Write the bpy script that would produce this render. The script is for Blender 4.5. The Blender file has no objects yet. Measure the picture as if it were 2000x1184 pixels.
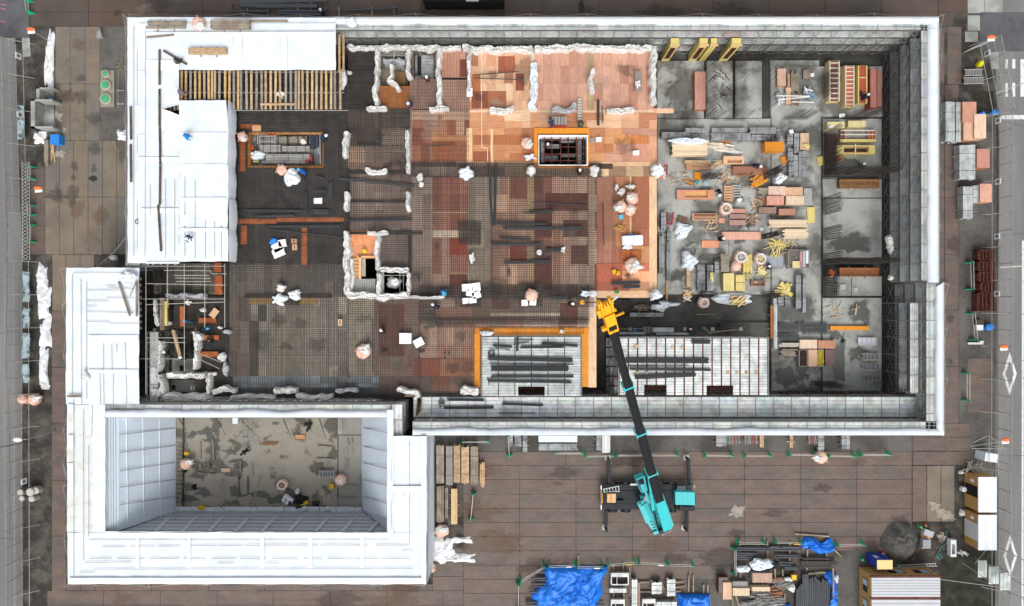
import bpy,math,random
from mathutils import Vector,noise
random.seed(7)
R = math.radians
scene = bpy.context.scene
col = scene.collection
# ------------------------------------------------------------------ camera, sky, sun, exposure
H = 74.0; F = 1335.0
cam_d = bpy.data.cameras.new('camera'); cam = bpy.data.objects.new('camera',cam_d); col.objects.link(cam)
cam.location = (0,0,H); cam_d.sensor_width = 36; cam_d.lens = F/2000*36
cam_d.clip_start = 0.5; cam_d.clip_end = 900
scene.camera = cam
w = bpy.data.worlds.new('World'); scene.world = w; w.use_nodes = True
nt = w.node_tree; bg = nt.nodes['Background']
sky = nt.nodes.new('ShaderNodeTexSky'); sky.sky_type = 'NISHITA'; sky.sun_disc = False
SUN_EL,SUN_ROT = 52,172
sky.sun_elevation = R(SUN_EL); sky.sun_rotation = R(SUN_ROT); sky.dust_density = 4.0; sky.air_density = 1.0
hs = nt.nodes.new('ShaderNodeHueSaturation'); hs.inputs['Saturation'].default_value = 0.22
nt.links.new(sky.outputs[0],hs.inputs['Color']); nt.links.new(hs.outputs[0],bg.inputs[0])
bg.inputs[1].default_value = 0.15
sd = bpy.data.lights.new('sun','SUN'); sd.energy = 0.8; sd.angle = R(28); sd.color = (1,0.975,0.94)
sun = bpy.data.objects.new('sun',sd); col.objects.link(sun)
az = R(SUN_ROT)
dvec = Vector((math.sin(az)*math.cos(R(SUN_EL)),math.cos(az)*math.cos(R(SUN_EL)),math.sin(R(SUN_EL))))
sun.rotation_euler = dvec.to_track_quat('Z','Y').to_euler()
vs = scene.view_settings; vs.view_transform = 'Standard'; vs.look = 'None'; vs.gamma = 1; vs.use_curve_mapping = False
vs.exposure = 0.42
scene.cycles.max_bounces = 6
# ------------------------------------------------------------------ helpers
def W(px,py,z=0.0):
    k = (H - z)/F
    return Vector(((px-1000)*k,-(py-592)*k,z))
def lin(c):
    if isinstance(c,str):
        c = c.lstrip('#'); c = tuple(int(c[i:i+2],16)/255 for i in (0,2,4))
    return tuple((x/12.92 if x <= .04045 else ((x+.055)/1.055)**2.4) for x in c)
MATS = {}
def M(name,c,rough=.8,metal=0.0,var=.15,scale=1.2,stretch=(1,1,1),rnd=0.0,c2=None,s2=.35,th=(.45,.6),bump=0.0,bscale=20,fine=.0,spec=.3,alpha=None,c3=None):
    """procedural material: colour * face tint * noise, with a second colour blended in by large noise"""
    if name in MATS: return MATS[name]
    m = bpy.data.materials.new(name); m.use_nodes = True; t = m.node_tree; N = t.nodes; Lk = t.links
    b = N['Principled BSDF']; b.inputs['Roughness'].default_value = rough; b.inputs['Metallic'].default_value = metal
    b.inputs['Specular IOR Level'].default_value = spec
    geo = N.new('ShaderNodeNewGeometry'); mp = N.new('ShaderNodeMapping'); mp.inputs['Scale'].default_value = stretch
    Lk.new(geo.outputs['Position'],mp.inputs['Vector'])
    oi = N.new('ShaderNodeObjectInfo')
    def mix(kind,a,bb,fac):
        x = N.new('ShaderNodeMix'); x.data_type = 'RGBA'; x.blend_type = kind
        for s,v in ((x.inputs[0],fac),(x.inputs[6],a),(x.inputs[7],bb)):
            if hasattr(v,'links'): Lk.new(v,s)
            else: s.default_value = v if isinstance(v,(int,float)) else tuple(v)+(1,)
        return x.outputs[2]
    def nz(sc,det=4,vec=None,off=None):
        n = N.new('ShaderNodeTexNoise'); n.inputs['Scale'].default_value = sc; n.inputs['Detail'].default_value = det
        n.inputs['Roughness'].default_value = .6
        v = vec or mp.outputs[0]
        Lk.new(v,n.inputs['Vector'])
        return n.outputs['Fac']
    def rng(v,a0,a1,b0,b1):
        r = N.new('ShaderNodeMapRange'); Lk.new(v,r.inputs[0])
        for i,q in enumerate((a0,a1,b0,b1)): r.inputs[i+1].default_value = q
        return r.outputs[0]
    colr = lin(c)
    if c2: colr = mix('MIX',colr,lin(c2),rng(nz(s2,6),th[0],th[1],0,1))
    if c3:
        rr = N.new('ShaderNodeMath'); rr.operation = 'MULTIPLY'; rr.inputs[1].default_value = 1.0
        Lk.new(oi.outputs['Random'],rr.inputs[0])
        colr = mix('MIX',colr,lin(c3),rr.outputs[0])
    v1 = rng(nz(scale,5),.25,.75,1-var,1+var)
    mul = N.new('ShaderNodeVectorMath'); mul.operation = 'SCALE'
    def scale_by(cc,f):
        s = N.new('ShaderNodeVectorMath'); s.operation = 'SCALE'
        if hasattr(cc,'links'): Lk.new(cc,s.inputs[0])
        else: s.inputs[0].default_value = cc
        Lk.new(f,s.inputs['Scale']); return s.outputs[0]
    colr = scale_by(colr,v1)
    if fine: colr = scale_by(colr,rng(nz(bscale,3),.3,.7,1-fine,1+fine))
    if rnd: colr = scale_by(colr,rng(oi.outputs['Random'],0,1,1-rnd,1+rnd))
    at = N.new('ShaderNodeAttribute'); at.attribute_name = 'tint'
    colr = mix('MULTIPLY',colr,at.outputs['Color'],1.0)
    Lk.new(colr,b.inputs['Base Color'])
    if bump:
        bp = N.new('ShaderNodeBump'); bp.inputs['Strength'].default_value = bump; bp.inputs['Distance'].default_value = .05
        Lk.new(nz(bscale,4),bp.inputs['Height']); Lk.new(bp.outputs[0],b.inputs['Normal'])
    if alpha is not None:
        b.inputs['Alpha'].default_value = alpha
    MATS[name] = m
    return m
WH = (1,1,1)
def softm(mat):
    k = mat.name+'_soft'
    if k in MATS: return MATS[k]
    m = mat.copy(); m.name = k; t = m.node_tree; N = t.nodes; a = N.new('ShaderNodeAttribute'); a.attribute_name = 'edge'; g = N.new('ShaderNodeNewGeometry'); n = N.new('ShaderNodeTexNoise'); n.inputs['Scale'].default_value = 2.2; n.inputs['Detail'].default_value = 6
    t.links.new(g.outputs['Position'],n.inputs['Vector']); s = N.new('ShaderNodeMath'); s.operation = 'MULTIPLY_ADD'; s.inputs[1].default_value = 1.6; s.inputs[2].default_value = -.95; t.links.new(n.outputs['Fac'],s.inputs[0])
    ad = N.new('ShaderNodeMath'); ad.operation = 'ADD'; t.links.new(s.outputs[0],ad.inputs[0]); t.links.new(a.outputs['Fac'],ad.inputs[1]); r = N.new('ShaderNodeMapRange'); t.links.new(ad.outputs[0],r.inputs[0]); r.inputs[1].default_value = .1; r.inputs[2].default_value = .75; r.inputs[4].default_value = .3 if mat.name[:4] in ('dirt','deck') else .6 if mat.name[:5] == 'floor' else .85
    t.links.new(r.outputs[0],N['Principled BSDF'].inputs['Alpha']); MATS[k] = m; return m
def tv(a=.15,hue=0.05):
    v = 1+random.uniform(-a,a)
    return (v*(1+random.uniform(-hue,hue)),v,v*(1+random.uniform(-hue,hue)))
class MB:
    def __init__(s): s.v = []; s.f = []; s.t = []; s.sm = False
    def quad(s,pts,t=WH):
        n = len(s.v); s.v += [tuple(p) for p in pts]; s.f.append(tuple(range(n,n+len(pts)))); s.t.append(t); return s
    def box(s,x0,y0,z0,x1,y1,z1,t=WH):
        if x0 > x1: x0,x1 = x1,x0
        if y0 > y1: y0,y1 = y1,y0
        n = len(s.v)
        s.v += [(x0,y0,z0),(x1,y0,z0),(x1,y1,z0),(x0,y1,z0),(x0,y0,z1),(x1,y0,z1),(x1,y1,z1),(x0,y1,z1)]
        for f in ((3,2,1,0),(4,5,6,7),(0,1,5,4),(1,2,6,5),(2,3,7,6),(3,0,4,7)):
            s.f.append(tuple(n+i for i in f)); s.t.append(t)
        return s
    def pbox(s,a,b,c,d,z0,z1,t=WH):
        p = W(a,b,z1); q = W(c,d,z1); return s.box(p.x,q.y,z0,q.x,p.y,z1,t)
    def beam(s,p,q,w_,h_,t=WH):
        p = Vector(p); q = Vector(q); d = (q-p)
        if d.length < 1e-6: return s
        d.normalize()
        up = Vector((0,0,1)) if abs(d.z) < .95 else Vector((0,1,0))
        a = d.cross(up).normalized()*w_/2; b = d.cross(a).normalized()*h_/2
        n = len(s.v)
        for o in (p,q):
            for u,v in ((-1,-1),(1,-1),(1,1),(-1,1)): s.v.append(tuple(o+a*u+b*v))
        for f in ((0,1,2,3),(7,6,5,4),(0,4,5,1),(1,5,6,2),(2,6,7,3),(3,7,4,0)):
            s.f.append(tuple(n+i for i in f)); s.t.append(t)
        return s
    def tube(s,p,q,r,n=6,t=WH,r2=None,cap=True):
        p = Vector(p); q = Vector(q); d = q-p
        if d.length < 1e-6: return s
        d.normalize(); r2 = r if r2 is None else r2
        up = Vector((0,0,1)) if abs(d.z) < .95 else Vector((0,1,0))
        a = d.cross(up).normalized(); b = d.cross(a).normalized(); m = len(s.v)
        for o,rr in ((p,r),(q,r2)):
            for i in range(n):
                an = 2*math.pi*i/n; s.v.append(tuple(o+(a*math.cos(an)+b*math.sin(an))*rr))
        for i in range(n):
            j = (i+1) % n; s.f.append((m+i,m+n+i,m+n+j,m+j)); s.t.append(t)
        if cap:
            s.f.append(tuple(m+i for i in range(n))); s.t.append(t)
            s.f.append(tuple(m+n+i for i in reversed(range(n)))); s.t.append(t)
        return s
    def path(s,pts,r,n=5,t=WH):
        for a,b in zip(pts,pts[1:]): s.tube(a,b,r,n,t)
        return s
    def prism(s,pts,z0,z1,t=WH):
        """pts: world xy list"""
        A = sum(pts[i][0]*pts[(i+1) % len(pts)][1]-pts[(i+1) % len(pts)][0]*pts[i][1] for i in range(len(pts)))
        if A < 0: pts = pts[::-1]
        n = len(s.v); k = len(pts)
        s.v += [(p[0],p[1],z0) for p in pts]+[(p[0],p[1],z1) for p in pts]
        s.f.append(tuple(n+k+i for i in range(k))); s.t.append(t)
        s.f.append(tuple(n+i for i in reversed(range(k)))); s.t.append(t)
        for i in range(k):
            j = (i+1) % k; s.f.append((n+i,n+j,n+k+j,n+k+i)); s.t.append(t)
        return s
    def pprism(s,pp,z0,z1,t=WH):
        return s.prism([tuple(W(a,b,z1)[:2]) for a,b in pp],z0,z1,t)
    def lathe(s,c,prof,n=20,t=WH,jit=0,sx=1,sy=1):
        m = len(s.v); c = Vector(c)
        for r,z in prof:
            for i in range(n):
                an = 2*math.pi*i/n
                rr = r*(1+jit*noise.noise(Vector((math.cos(an)*2,math.sin(an)*2,z*2+c.x*3+c.y))))
                s.v.append((c.x+rr*math.cos(an)*sx,c.y+rr*math.sin(an)*sy,c.z+z+jit*.3*noise.noise(Vector((an*2,r*5,c.x)))))
        for k in range(len(prof)-1):
            for i in range(n):
                j = (i+1) % n; s.f.append((m+k*n+i,m+k*n+j,m+(k+1)*n+j,m+(k+1)*n+i)); s.t.append(t)
        s.f.append(tuple(m+(len(prof)-1)*n+i for i in range(n))); s.t.append(t)
        return s
    def build(s,name,mat,parent=None,smooth=False):
        me = bpy.data.meshes.new(name); me.from_pydata(s.v,[],s.f); me.validate(clean_customdata=False)
        o = bpy.data.objects.new(name,me); col.objects.link(o)
        if len(me.polygons) == len(s.t):
            a = me.attributes.new('tint','FLOAT_COLOR','FACE')
            flat = []
            for t in s.t: flat += [t[0],t[1],t[2],1.0]
        else:
            a = me.attributes.new('tint','FLOAT_COLOR','FACE'); flat = [1.0]*4*len(me.polygons)
        a.data.foreach_set('color',flat)
        if smooth: me.polygons.foreach_set('use_smooth',[True]*len(me.polygons))
        me.materials.append(mat)
        if parent:
            o.parent = parent
            o.matrix_parent_inverse = parent_inv(parent)
        return o
def parent_inv(p):
    from mathutils import Matrix
    m = Matrix.Identity(4); q = p
    loc = Vector(p.location)
    if p.parent: pass
    return Matrix.Translation(-loc) if p.type == 'EMPTY' else Matrix.Identity(4)
def tag(o,label=None,cat=None,group=None,kind=None):
    if label: o['label'] = label
    if cat: o['category'] = cat
    if group: o['group'] = group
    if kind: o['kind'] = kind
    return o
def thing(name,label,cat,loc=(0,0,0),group=None):
    o = bpy.data.objects.new(name,None); col.objects.link(o); o.location = loc; o.empty_display_size = .2
    return tag(o,label,cat,group)
def struct(name,mb,mat,smooth=False): return tag(mb.build(name,mat,None,smooth),kind='structure')
def one(name,mb,mat,label,cat,group=None,smooth=False): return tag(mb.build(name,mat,None,smooth),label,cat,group)
def minus(rects,holes):
    for h in holes:
        out = []
        for r in rects:
            a,b,c,d = r; e,f,g,k = h
            if e >= c or g <= a or f >= d or k <= b: out.append(r); continue
            if b < f: out.append((a,b,c,f)); b = f
            if d > k: out.append((a,k,c,d)); d = k
            if a < e: out.append((a,b,e,d))
            if c > g: out.append((g,b,c,d))
        rects = out
    return rects
def nz2(x,y,s=1.0,seed=0): return noise.noise(Vector((x*s+seed*7.3,y*s-seed*3.1,seed*1.7)))
# ------------------------------------------------------------------ materials
soil = M('soil','#3a3632',var=.35,scale=1.5,c2='#57534c',s2=.5,fine=.45,bscale=9,rough=.95,bump=.5)
gravel = M('gravel','#66635e',var=.2,scale=.5,c2='#4a4743',s2=.25,fine=.6,bscale=11,rough=.95,bump=.9)
grass = M('grass_ground','#34382a',var=.4,scale=.8,c2='#2a2822',s2=.9,th=(.42,.55),fine=.55,bscale=12,rough=.95)
asphalt = M('asphalt','#727271',var=.1,scale=.3,stretch=(1,.12,1),c2='#807f7d',s2=.35,fine=.1,bscale=25,rough=.9)
asphalt2 = M('new_asphalt','#5b5b5e',var=.2,scale=.4,c2='#4c4c50',s2=.3,fine=.1,bscale=25)
paint = M('road_paint','#d9dad8',var=.15,scale=3,c2='#a0a0a0',s2=3.5,th=(.58,.66))
steelp = M('steel_plate','#605955',var=.22,scale=.8,stretch=(.6,1.3,1),c2='#7a6353',s2=.6,th=(.4,.75),c3='#62524a',rnd=.13,fine=.12,bscale=5,rough=.6,spec=.35)
steelw = M('steel_plate_tan','#7c7163',var=.2,scale=.5,c2='#82725f',s2=.3,th=(.4,.7),c3='#6d6861',rnd=.08,fine=.08,bscale=6,rough=.6,spec=.3)
steeld = M('steel_plate_dark','#5a5048',var=.16,scale=.5,c2='#4b4644',s2=.3,th=(.4,.7),c3='#55453b',rnd=.1,fine=.08,bscale=6,rough=.6,spec=.3)
conc = M('concrete','#a9aaa5',var=.2,scale=.45,c2='#6b6a65',s2=.3,th=(.45,.58),fine=.1,bscale=5,rough=.8)
concl = M('concrete_light','#a2a49f',var=.1,scale=.4,c2='#8a8b86',s2=.5,fine=.05,bscale=8)
concd = M('concrete_pit','#55544f',var=.3,scale=.5,c2='#3c3b38',s2=.3,fine=.15,bscale=6)
concc = M('concrete_court','#958f83',var=.14,scale=.5,c2='#5f5c54',s2=.45,th=(.54,.6),fine=.12,bscale=5)
wetc = M('wet_concrete','#62645f',var=.12,scale=1,rough=.35,fine=.05)
white = M('white_sheet','#dce2e7',var=.03,scale=.7,c2='#d3dbe2',s2=.5,rough=.6,bump=.6,bscale=1.3)
white2 = M('white_sheet_seam','#e6ebee',var=.02,scale=.7,rough=.6)
whitedirty = M('white_sheet_worn','#d6d9d8',var=.06,scale=.9,c2='#c6c2b4',s2=.8,th=(.52,.7),rough=.6)
bluew = M('shaded_mesh_sheet','#cbd6e0',var=.05,scale=.5,rough=.7,spec=.2)
greyw = M('grey_mesh_sheet','#b9bdc5',var=.05,scale=.5,rough=.7,spec=.2)
plastic = M('plastic_wrap','#d9d8d4',var=.08,scale=2,c2='#cfcdc8',s2=1.5,rough=.45,spec=.4,bump=.5,bscale=8)
greyplastic = M('grey_plastic','#a8a9ab',var=.12,scale=2,rough=.45)
plank = M('metal_plank','#c0c4c2',var=.1,scale=1.2,stretch=(1,1,1),c2='#a3a7a6',s2=.9,rough=.5,metal=.25,fine=.08,bscale=12)
plankd = M('metal_plank_old','#97999a',var=.15,scale=1.2,c2='#6c6e6d',s2=.7,rough=.55,metal=.2,fine=.1,bscale=12)
galv = M('galvanised_pipe','#adaba6',var=.15,scale=2,rough=.5,metal=.3,rnd=.08)
darkpipe = M('dark_pipe','#3b3a38',var=.2,scale=2,rough=.6,metal=.2)
rebar = M('rebar','#454341',var=.25,scale=1,c2='#4d4743',s2=1,rough=.85)
rebarb = M('rebar_bundle','#454648',var=.15,scale=3,rough=.7,metal=.2,rnd=.12)
rust = M('rust_steel','#6d3d30',var=.25,scale=3,c2='#4e2c26',s2=2,rough=.8,rnd=.1)
ply = M('plywood','#ffffff',var=.10,scale=1.2,stretch=(1.2,.22,1),fine=.16,bscale=5,rough=.7)
plyh = M('plywood_cross','#ffffff',var=.10,scale=1.2,stretch=(.22,1.2,1),fine=.16,bscale=5,rough=.7)
wood = M('sawn_timber','#c2a583',var=.12,scale=1,stretch=(3,3,3),c2='#a78d6e',s2=.8,fine=.12,bscale=14,rnd=.1)
woodg = M('weathered_timber','#9a8f80',var=.16,scale=2,c2='#7e7263',s2=1,fine=.15,bscale=14,rnd=.1)
woodd = M('dark_timber','#6b5f53',var=.2,scale=2,c2='#51473e',s2=1.5,fine=.15,bscale=14,rnd=.1)
teal = M('teal_paint','#3cbcc1',var=.06,scale=1,rough=.35,spec=.5)
black = M('black_paint','#1d2025',var=.2,scale=2,rough=.55,spec=.3,fine=.08,bscale=10)
boomm = M('boom_black','#1c1d1f',var=.1,scale=1,rough=.55,spec=.25)
yellow = M('crane_yellow','#eda813',var=.07,scale=2,rough=.4,spec=.5)
orange = M('orange_form','#dd8d2a',var=.08,scale=1.2,rough=.55,fine=.06,bscale=8)
yform = M('yellow_form','#d9c77e',var=.07,scale=1.5,c2='#cbb763',s2=1.2,rough=.6)
bluet = M('blue_tarp','#0f74dd',var=.12,scale=2.5,rough=.42,spec=.5,bump=1,bscale=3.5)
blued = M('blue_plastic','#2c86da',var=.05,rough=.4)
green = M('green_plastic','#18a878',var=.08,rough=.5)
pink = M('bag_fabric','#dfbca9',var=.1,scale=3,c2='#d5a994',s2=2,rough=.8,bump=.4,bscale=6)
red = M('red_steel','#a02a30',var=.1,rough=.5)
snow = M('snow','#e6e8ea',var=.08,scale=2.5,c2='#c4c0ba',s2=2.2,th=(.5,.7),rough=.7,bump=.6,bscale=6)
glass = M('window_glass','#22262a',rough=.12,spec=.6,var=.05)
tan = M('tan_siding','#b18a52',var=.06,scale=1,stretch=(1,1,8),rough=.6)
card = M('cardboard','#c29a74',var=.08,rough=.8)
gen = M('painted_surface','#ffffff',var=.05,scale=2,rough=.6)
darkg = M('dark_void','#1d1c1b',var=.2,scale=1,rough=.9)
cfl = M('skin_and_cloth','#ffffff',var=.06,scale=6,rough=.85)
P_LIGHT = ['#e0b68c','#d9ab80','#e3bf9a','#cf9f78','#dcb08c','#d3a27c']
P_PINK = ['#c08e78','#c9967c','#b98570','#cf9d82','#b27b62','#c4927a']
P_RED = ['#8f4f38','#9b5a40','#7c4432','#a9674a','#6d3d2f']
P_ORA = ['#c58555','#d3945f','#b87648','#dba676','#c07d50','#a9643c']
P_MIX = ['#b98a6c','#8f5f47','#cda27e','#a5785c','#7f5240','#d6af88','#9a8674','#b3937a']
P_DIRT = ['#6f665c','#7d7266','#665c52','#877a6c','#5d554d','#94836f']
P_OLIVE = ['#9d937a','#a69b82','#8d8470','#b0a58b','#857c68','#7a7162']
P_GREYM = ['#8e9699','#79868c','#9fa3a2','#6f7a80']
def tint(h,v=0.0):
    c = lin(h); k = 1+random.uniform(-v,v); return (c[0]*k,c[1]*k,c[2]*k)
ZG,ZS,ZD,ZT = 0.0,1.0,5.0,7.3
# ================================================================== GROUND, ROADS
g = MB(); g.quad([(-230,-170,0),(230,-170,0),(230,170,0),(-230,170,0)]); struct('ground',g,soil)
def sheet(name,pp,z,mat,kind='structure'):
    m = MB(); m.quad([W(a,b,z) for a,b in reversed(pp)]); return tag(m.build(name,mat),kind=kind)
def blob_sheet(name,cx,cy,rx,ry,z,mat,seed=0,n=32,jag=.35,parent=None):
    m = MB(); ed = []; c = W(cx,cy,z); m.v.append(tuple(c)); ed.append(1.0); ring = (.45,.75,1.0,1.25)
    for q,e in zip(ring,(1.0,.85,.45,0)):
        for i in range(n):
            a = -2*math.pi*i/n
            k = q*(1+jag*noise.noise(Vector((math.cos(a)*1.6+seed*5,math.sin(a)*1.6,seed*2.2)))+jag*.4*noise.noise(Vector((math.cos(a)*4+seed,math.sin(a)*4,seed))))
            m.v.append(tuple(W(cx+rx*k*math.cos(a),cy+ry*k*math.sin(a),z))); ed.append(e)
    for i in range(n):
        j = (i+1) % n; m.f.append((0,1+i,1+j)); m.t.append(WH)
        for r in range(3): m.f.append((1+r*n+i,1+(r+1)*n+i,1+(r+1)*n+j,1+r*n+j)); m.t.append(WH)
    o = m.build(name,softm(mat),parent); a = o.data.attributes.new('edge','FLOAT','POINT'); a.data.foreach_set('value',ed)
    if parent is None: tag(o,kind='structure')
    return o
sheet('west_road',[(-2600,-1800),(34,-1800),(30,100),(44,520),(43,3000),(-2600,3000)],.02,asphalt)
sheet('west_road_patch',[(-300,-60),(58,-60),(56,74),(-300,78)],.028,asphalt2)
sheet('west_road_edge',[(43,74),(58,74),(60,110),(44,112)],.024,concl)
sheet('east_road',[(1958,-1800),(4600,-1800),(4600,3000),(1944,3000),(1944,800),(1950,460),(1953,300),(1945,180)],.02,asphalt)
sheet('east_road_patch',[(1915,24),(2300,24),(2300,102),(1913,100)],.028,asphalt2)
sheet('east_pavement',[(1924,-1800),(1958,-1800),(1958,24),(1924,24)],.024,concl)
sheet('east_pavement_slab',[(1934,102),(1950,102),(1950,135),(1936,135)],.026,concl)
for i,(a,b,c,d) in enumerate(((1890,-40,1923,26),(1890,30,1914,60),(1885,62,1910,82))):
    sheet('pavement_slab',[(a,b),(c,b),(c,d),(a,d)],.018,concl)
sheet('south_gravel',[(845,850),(1783,850),(1783,883),(925,883),(905,905),(905,1000),(845,1060)],.012,gravel)
sheet('south_yard_gravel',[(1340,1126),(1560,1131),(1563,1072),(1730,1072),(1730,1300),(1340,1300)],.012,gravel)
sheet('east_gravel',[(1873,210),(1946,210),(1950,940),(1873,940)],.012,gravel)
sheet('west_gravel',[(195,52),(252,52),(252,275),(195,275)],.012,gravel)
sheet('west_margin_soil',[(58,52),(108,52),(108,275),(60,275)],.010,soil)
sheet('bed_of_grass',[(1838,1075),(1945,1075),(1945,1330),(1838,1330)],.012,grass)
sheet('grass_verge',[(1900,178),(1940,178),(1943,222),(1900,222)],.016,grass)
def marking(pp,label_unused=None):
    m = MB(); m.quad([W(a,b,.035) for a,b in reversed(pp)]); tag(m.build('road_marking',paint),kind='structure')
for (a,c) in ((1963.5,1968.5),(1977,1983)):
    marking([(a,116),(c,116),(c,134),(a,134)]); marking([(a,162),(c,162),(c,189),(a,189)])
marking([(1993,116),(2004,116),(2004,189),(1993,189)])
marking([(1956,225),(2030,225),(2030,233),(1956,233)])
marking([(1996,470),(2000,470),(1999,1184),(1995,1184)])
def diamond(cx,cy,hw,hh,t):
    o = [(cx,cy-hh),(cx+hw,cy),(cx,cy+hh),(cx-hw,cy)]
    k = .58; i = [(cx,cy-hh*.62),(cx+hw*k,cy),(cx,cy+hh*.62),(cx-hw*k,cy)]
    for a in range(4):
        b = (a+1) % 4; marking([o[a],o[b],i[b],i[a]])
diamond(1972,730,14,42,5); diamond(1973,1086,14,42,5)
for y in (58,12,17,42):
    pass
for k,(x,y) in enumerate(((7,9),(7,17),(6,42))):
    m = MB(); m.quad([W(a,b,.034) for a,b in ((x-5,y-1),(x+5,y+1),(x+5,y+2),(x-5,y))][::-1],tint('#e07080'));tag(m.build('road_marking',gen),kind='structure')
for x0,y0,n in ((13,330,9),):
    for i in range(n):
        y = y0+i*17; m = MB(); m.quad([W(a,b,.034) for a,b in ((x0,y),(x0+5,y),(x0+5,y+1.2),(x0,y+1.2))][::-1],tint('#d88090')); tag(m.build('road_marking',gen),kind='structure')
# cracks in the asphalt
def crack(pts,z=.037):
    m = MB()
    for p,q in zip(pts,pts[1:]):
        a,b = W(p[0],p[1],z),W(q[0],q[1],z); d = (b-a).normalized(); n = Vector((-d.y,d.x,0))*.02
        m.quad([a-n,b-n,b+n,a+n],tint('#3a3a3a'))
    tag(m.build('asphalt_crack',gen),kind='structure')
def wiggle(x0,y0,x1,y1,n=8,a=2):
    return [(x0+(x1-x0)*i/n+random.uniform(-a,a),y0+(y1-y0)*i/n+random.uniform(-a,a)) for i in range(n+1)]
crack(wiggle(13,325,14,490,14,1)); crack(wiggle(14,500,12,745,14,1)); crack(wiggle(0,157,28,163)); crack(wiggle(18,760,20,1045,14,1))
crack(wiggle(0,650,30,648)); crack(wiggle(1952,460,2000,455)); crack(wiggle(1948,890,2000,890,8,.5)); crack(wiggle(1958,237,2000,247)); crack(wiggle(0,1052,44,1050))
crack([(1950,520.5),(2000,520)])
# ---------------------------------------------------------------- steel road plates
PL = {}
def plate(px0,py0,px1,py1,mat,group,label):
    z1 = .05+random.uniform(-.004,.004)
    a = W(px0,py0,z1); b = W(px1,py1,z1); wd = b.x-a.x; ht = a.y-b.y
    key = (round(wd,2),round(ht,2),mat.name)
    cx,cy = (a.x+b.x)/2,(a.y+b.y)/2
    if key not in PL:
        m = MB(); g_ = .014; bv = .01
        x,y = wd/2-g_,ht/2-g_
        m.quad([(-x+bv,-y+bv,0),(x-bv,-y+bv,0),(x-bv,y-bv,0),(-x+bv,y-bv,0)])
        o_ = [(-x,-y),(x,-y),(x,y),(-x,y)]; i_ = [(-x+bv,-y+bv),(x-bv,-y+bv),(x-bv,y-bv),(-x+bv,y-bv)]
        for i in range(4):
            j = (i+1) % 4
            m.quad([(*o_[i],-bv),(*o_[j],-bv),(*i_[j],0),(*i_[i],0)],(.6,.6,.6))
            m.quad([(*o_[i],-.03),(*o_[j],-.03),(*o_[j],-bv),(*o_[i],-bv)],(.5,.5,.5))
        lx = wd > ht
        for s in (-1,1):   # lifting holes as dark plugs
            for e in (-.5,.5):
                hx,hy = (e*wd,s*(ht/2-.12)) if lx else (s*(wd/2-.12),e*ht)
                if s > 0: continue
                m.quad([(hx+.06*math.cos(t_),hy+.06*math.sin(t_),.003) for t_ in [i*math.pi/4 for i in range(8)]],(.12,.12,.12))
        PL[key] = m.build('steel_plate',mat); o = PL[key]; tg = True
    else:
        o = PL[key].copy(); col.objects.link(o)
    o.location = (cx,cy,z1); o.rotation_euler = (0,0,random.uniform(-.0025,.0025))
    tag(o,label,'steel plate',group)
GR = 'steel plates paving the site'
def prow(xs,y0,y1,mat,label,skip=()):
    for a,b in zip(xs,xs[1:]): plate(a,y0,b,y1,mat,GR,label)
def pcol(x0,x1,ys,mat,label):
    for a,b in zip(ys,ys[1:]): plate(x0,a,x1,b,mat,GR,label)
ln = 'dark brown steel plate in the strip along the north edge'
prow([173-113,173,285,396,506,616,727,837,947,1060,1171,1281,1392,1502,1612,1722,1833,1890],-4,23.7,steeld,ln)
prow([173-113,173,285,396,506,616,727,837,947,1060,1171,1281,1392,1502,1612,1722,1833,1862],23.7,52,steeld,ln)
prow([60+i*110.5 for i in range(17)],-32,-4,steeld,ln)
lw = 'tan grey steel plate standing lengthwise west of the building'
for x0,x1 in ((108,137),(137,166),(166,195)): pcol(x0,x1,[52,164,275],steelw,lw)
for i in range(6): pcol(88+28*i,116+28*i,[275,385,497],steelw,lw)
plate(60,330,88,441,steelp,GR,lw); plate(60,441,88,497,steelp,GR,lw)
for x0,x1 in ((102,129),(129,156.5),(156.5,184)): pcol(x0,x1,[497,607],steelw,lw)
pcol(101,128.5,[607,718,828,938,1047,1157],steelp,'steel plate in the single file beside the white wrapped wing')
ls = 'steel plate in the bottom strip below the white wrapped wing'
prow([128.5,157,185,296,407,517,627,738,845],1141,1154,steelp,ls)
prow([92,202,313,424,534,645,755,865,905],1154,1182,steelp,ls)
prow([92,202,313,424,534,645,755,865,905],1182,1210,steelp,ls)
prow([845,905],1098,1126,steelp,ls); prow([845,905],1126,1154,steelp,ls); 
plate(875,1070,905,1098,steelp,GR,ls)
ly = 'brown grey steel plate in the crane yard south of the building'
xs = [905,1015,1125,1235,1344.5,1454,1564,1673.5,1781]
ys = [882.5,909,937,965.5,993.5,1021,1048.5,1076,1104,1131.5,1159,1187]
prow([937,1105,1215,1344,1454,1564,1673.5,1781],ys[0],ys[1],steelp,ly)
for r in range(1,5): prow(xs,ys[r],ys[r+1],steelp,ly)
prow(xs[:-1]+[1781],ys[5],ys[6],steelp,ly)
prow(xs[:8]+[1724],ys[6],ys[7],steelp,ly)
prow(xs[:6]+[1564],ys[7],ys[8],steelp,ly)
prow(xs[:6],ys[8],ys[9],steelp,ly); prow(xs[:5],ys[9],ys[10],steelp,ly); prow(xs[:5],ys[10],ys[11],steelp,ly)
plate(1673.5,ys[7],1724,1074,steelp,GR,ly) if False else None
le = 'steel plate on the east side of the yard by the cabins'
prow([1783,1895],827,854,steelp,le); prow([1783,1895],854,881,steelp,le); prow([1783,1895],882,908.5,steelp,le)
for x0,x1 in ((1782,1810),(1810.5,1837.5),(1838,1864)): pcol(x0,x1,[910,1019],steelp if x0 < 1800 else steelw,le)
lx = 'brown steel plate in the lane beside the east scaffold'
pcol(1850,1878,[52,165],steelp,lx)
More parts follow.
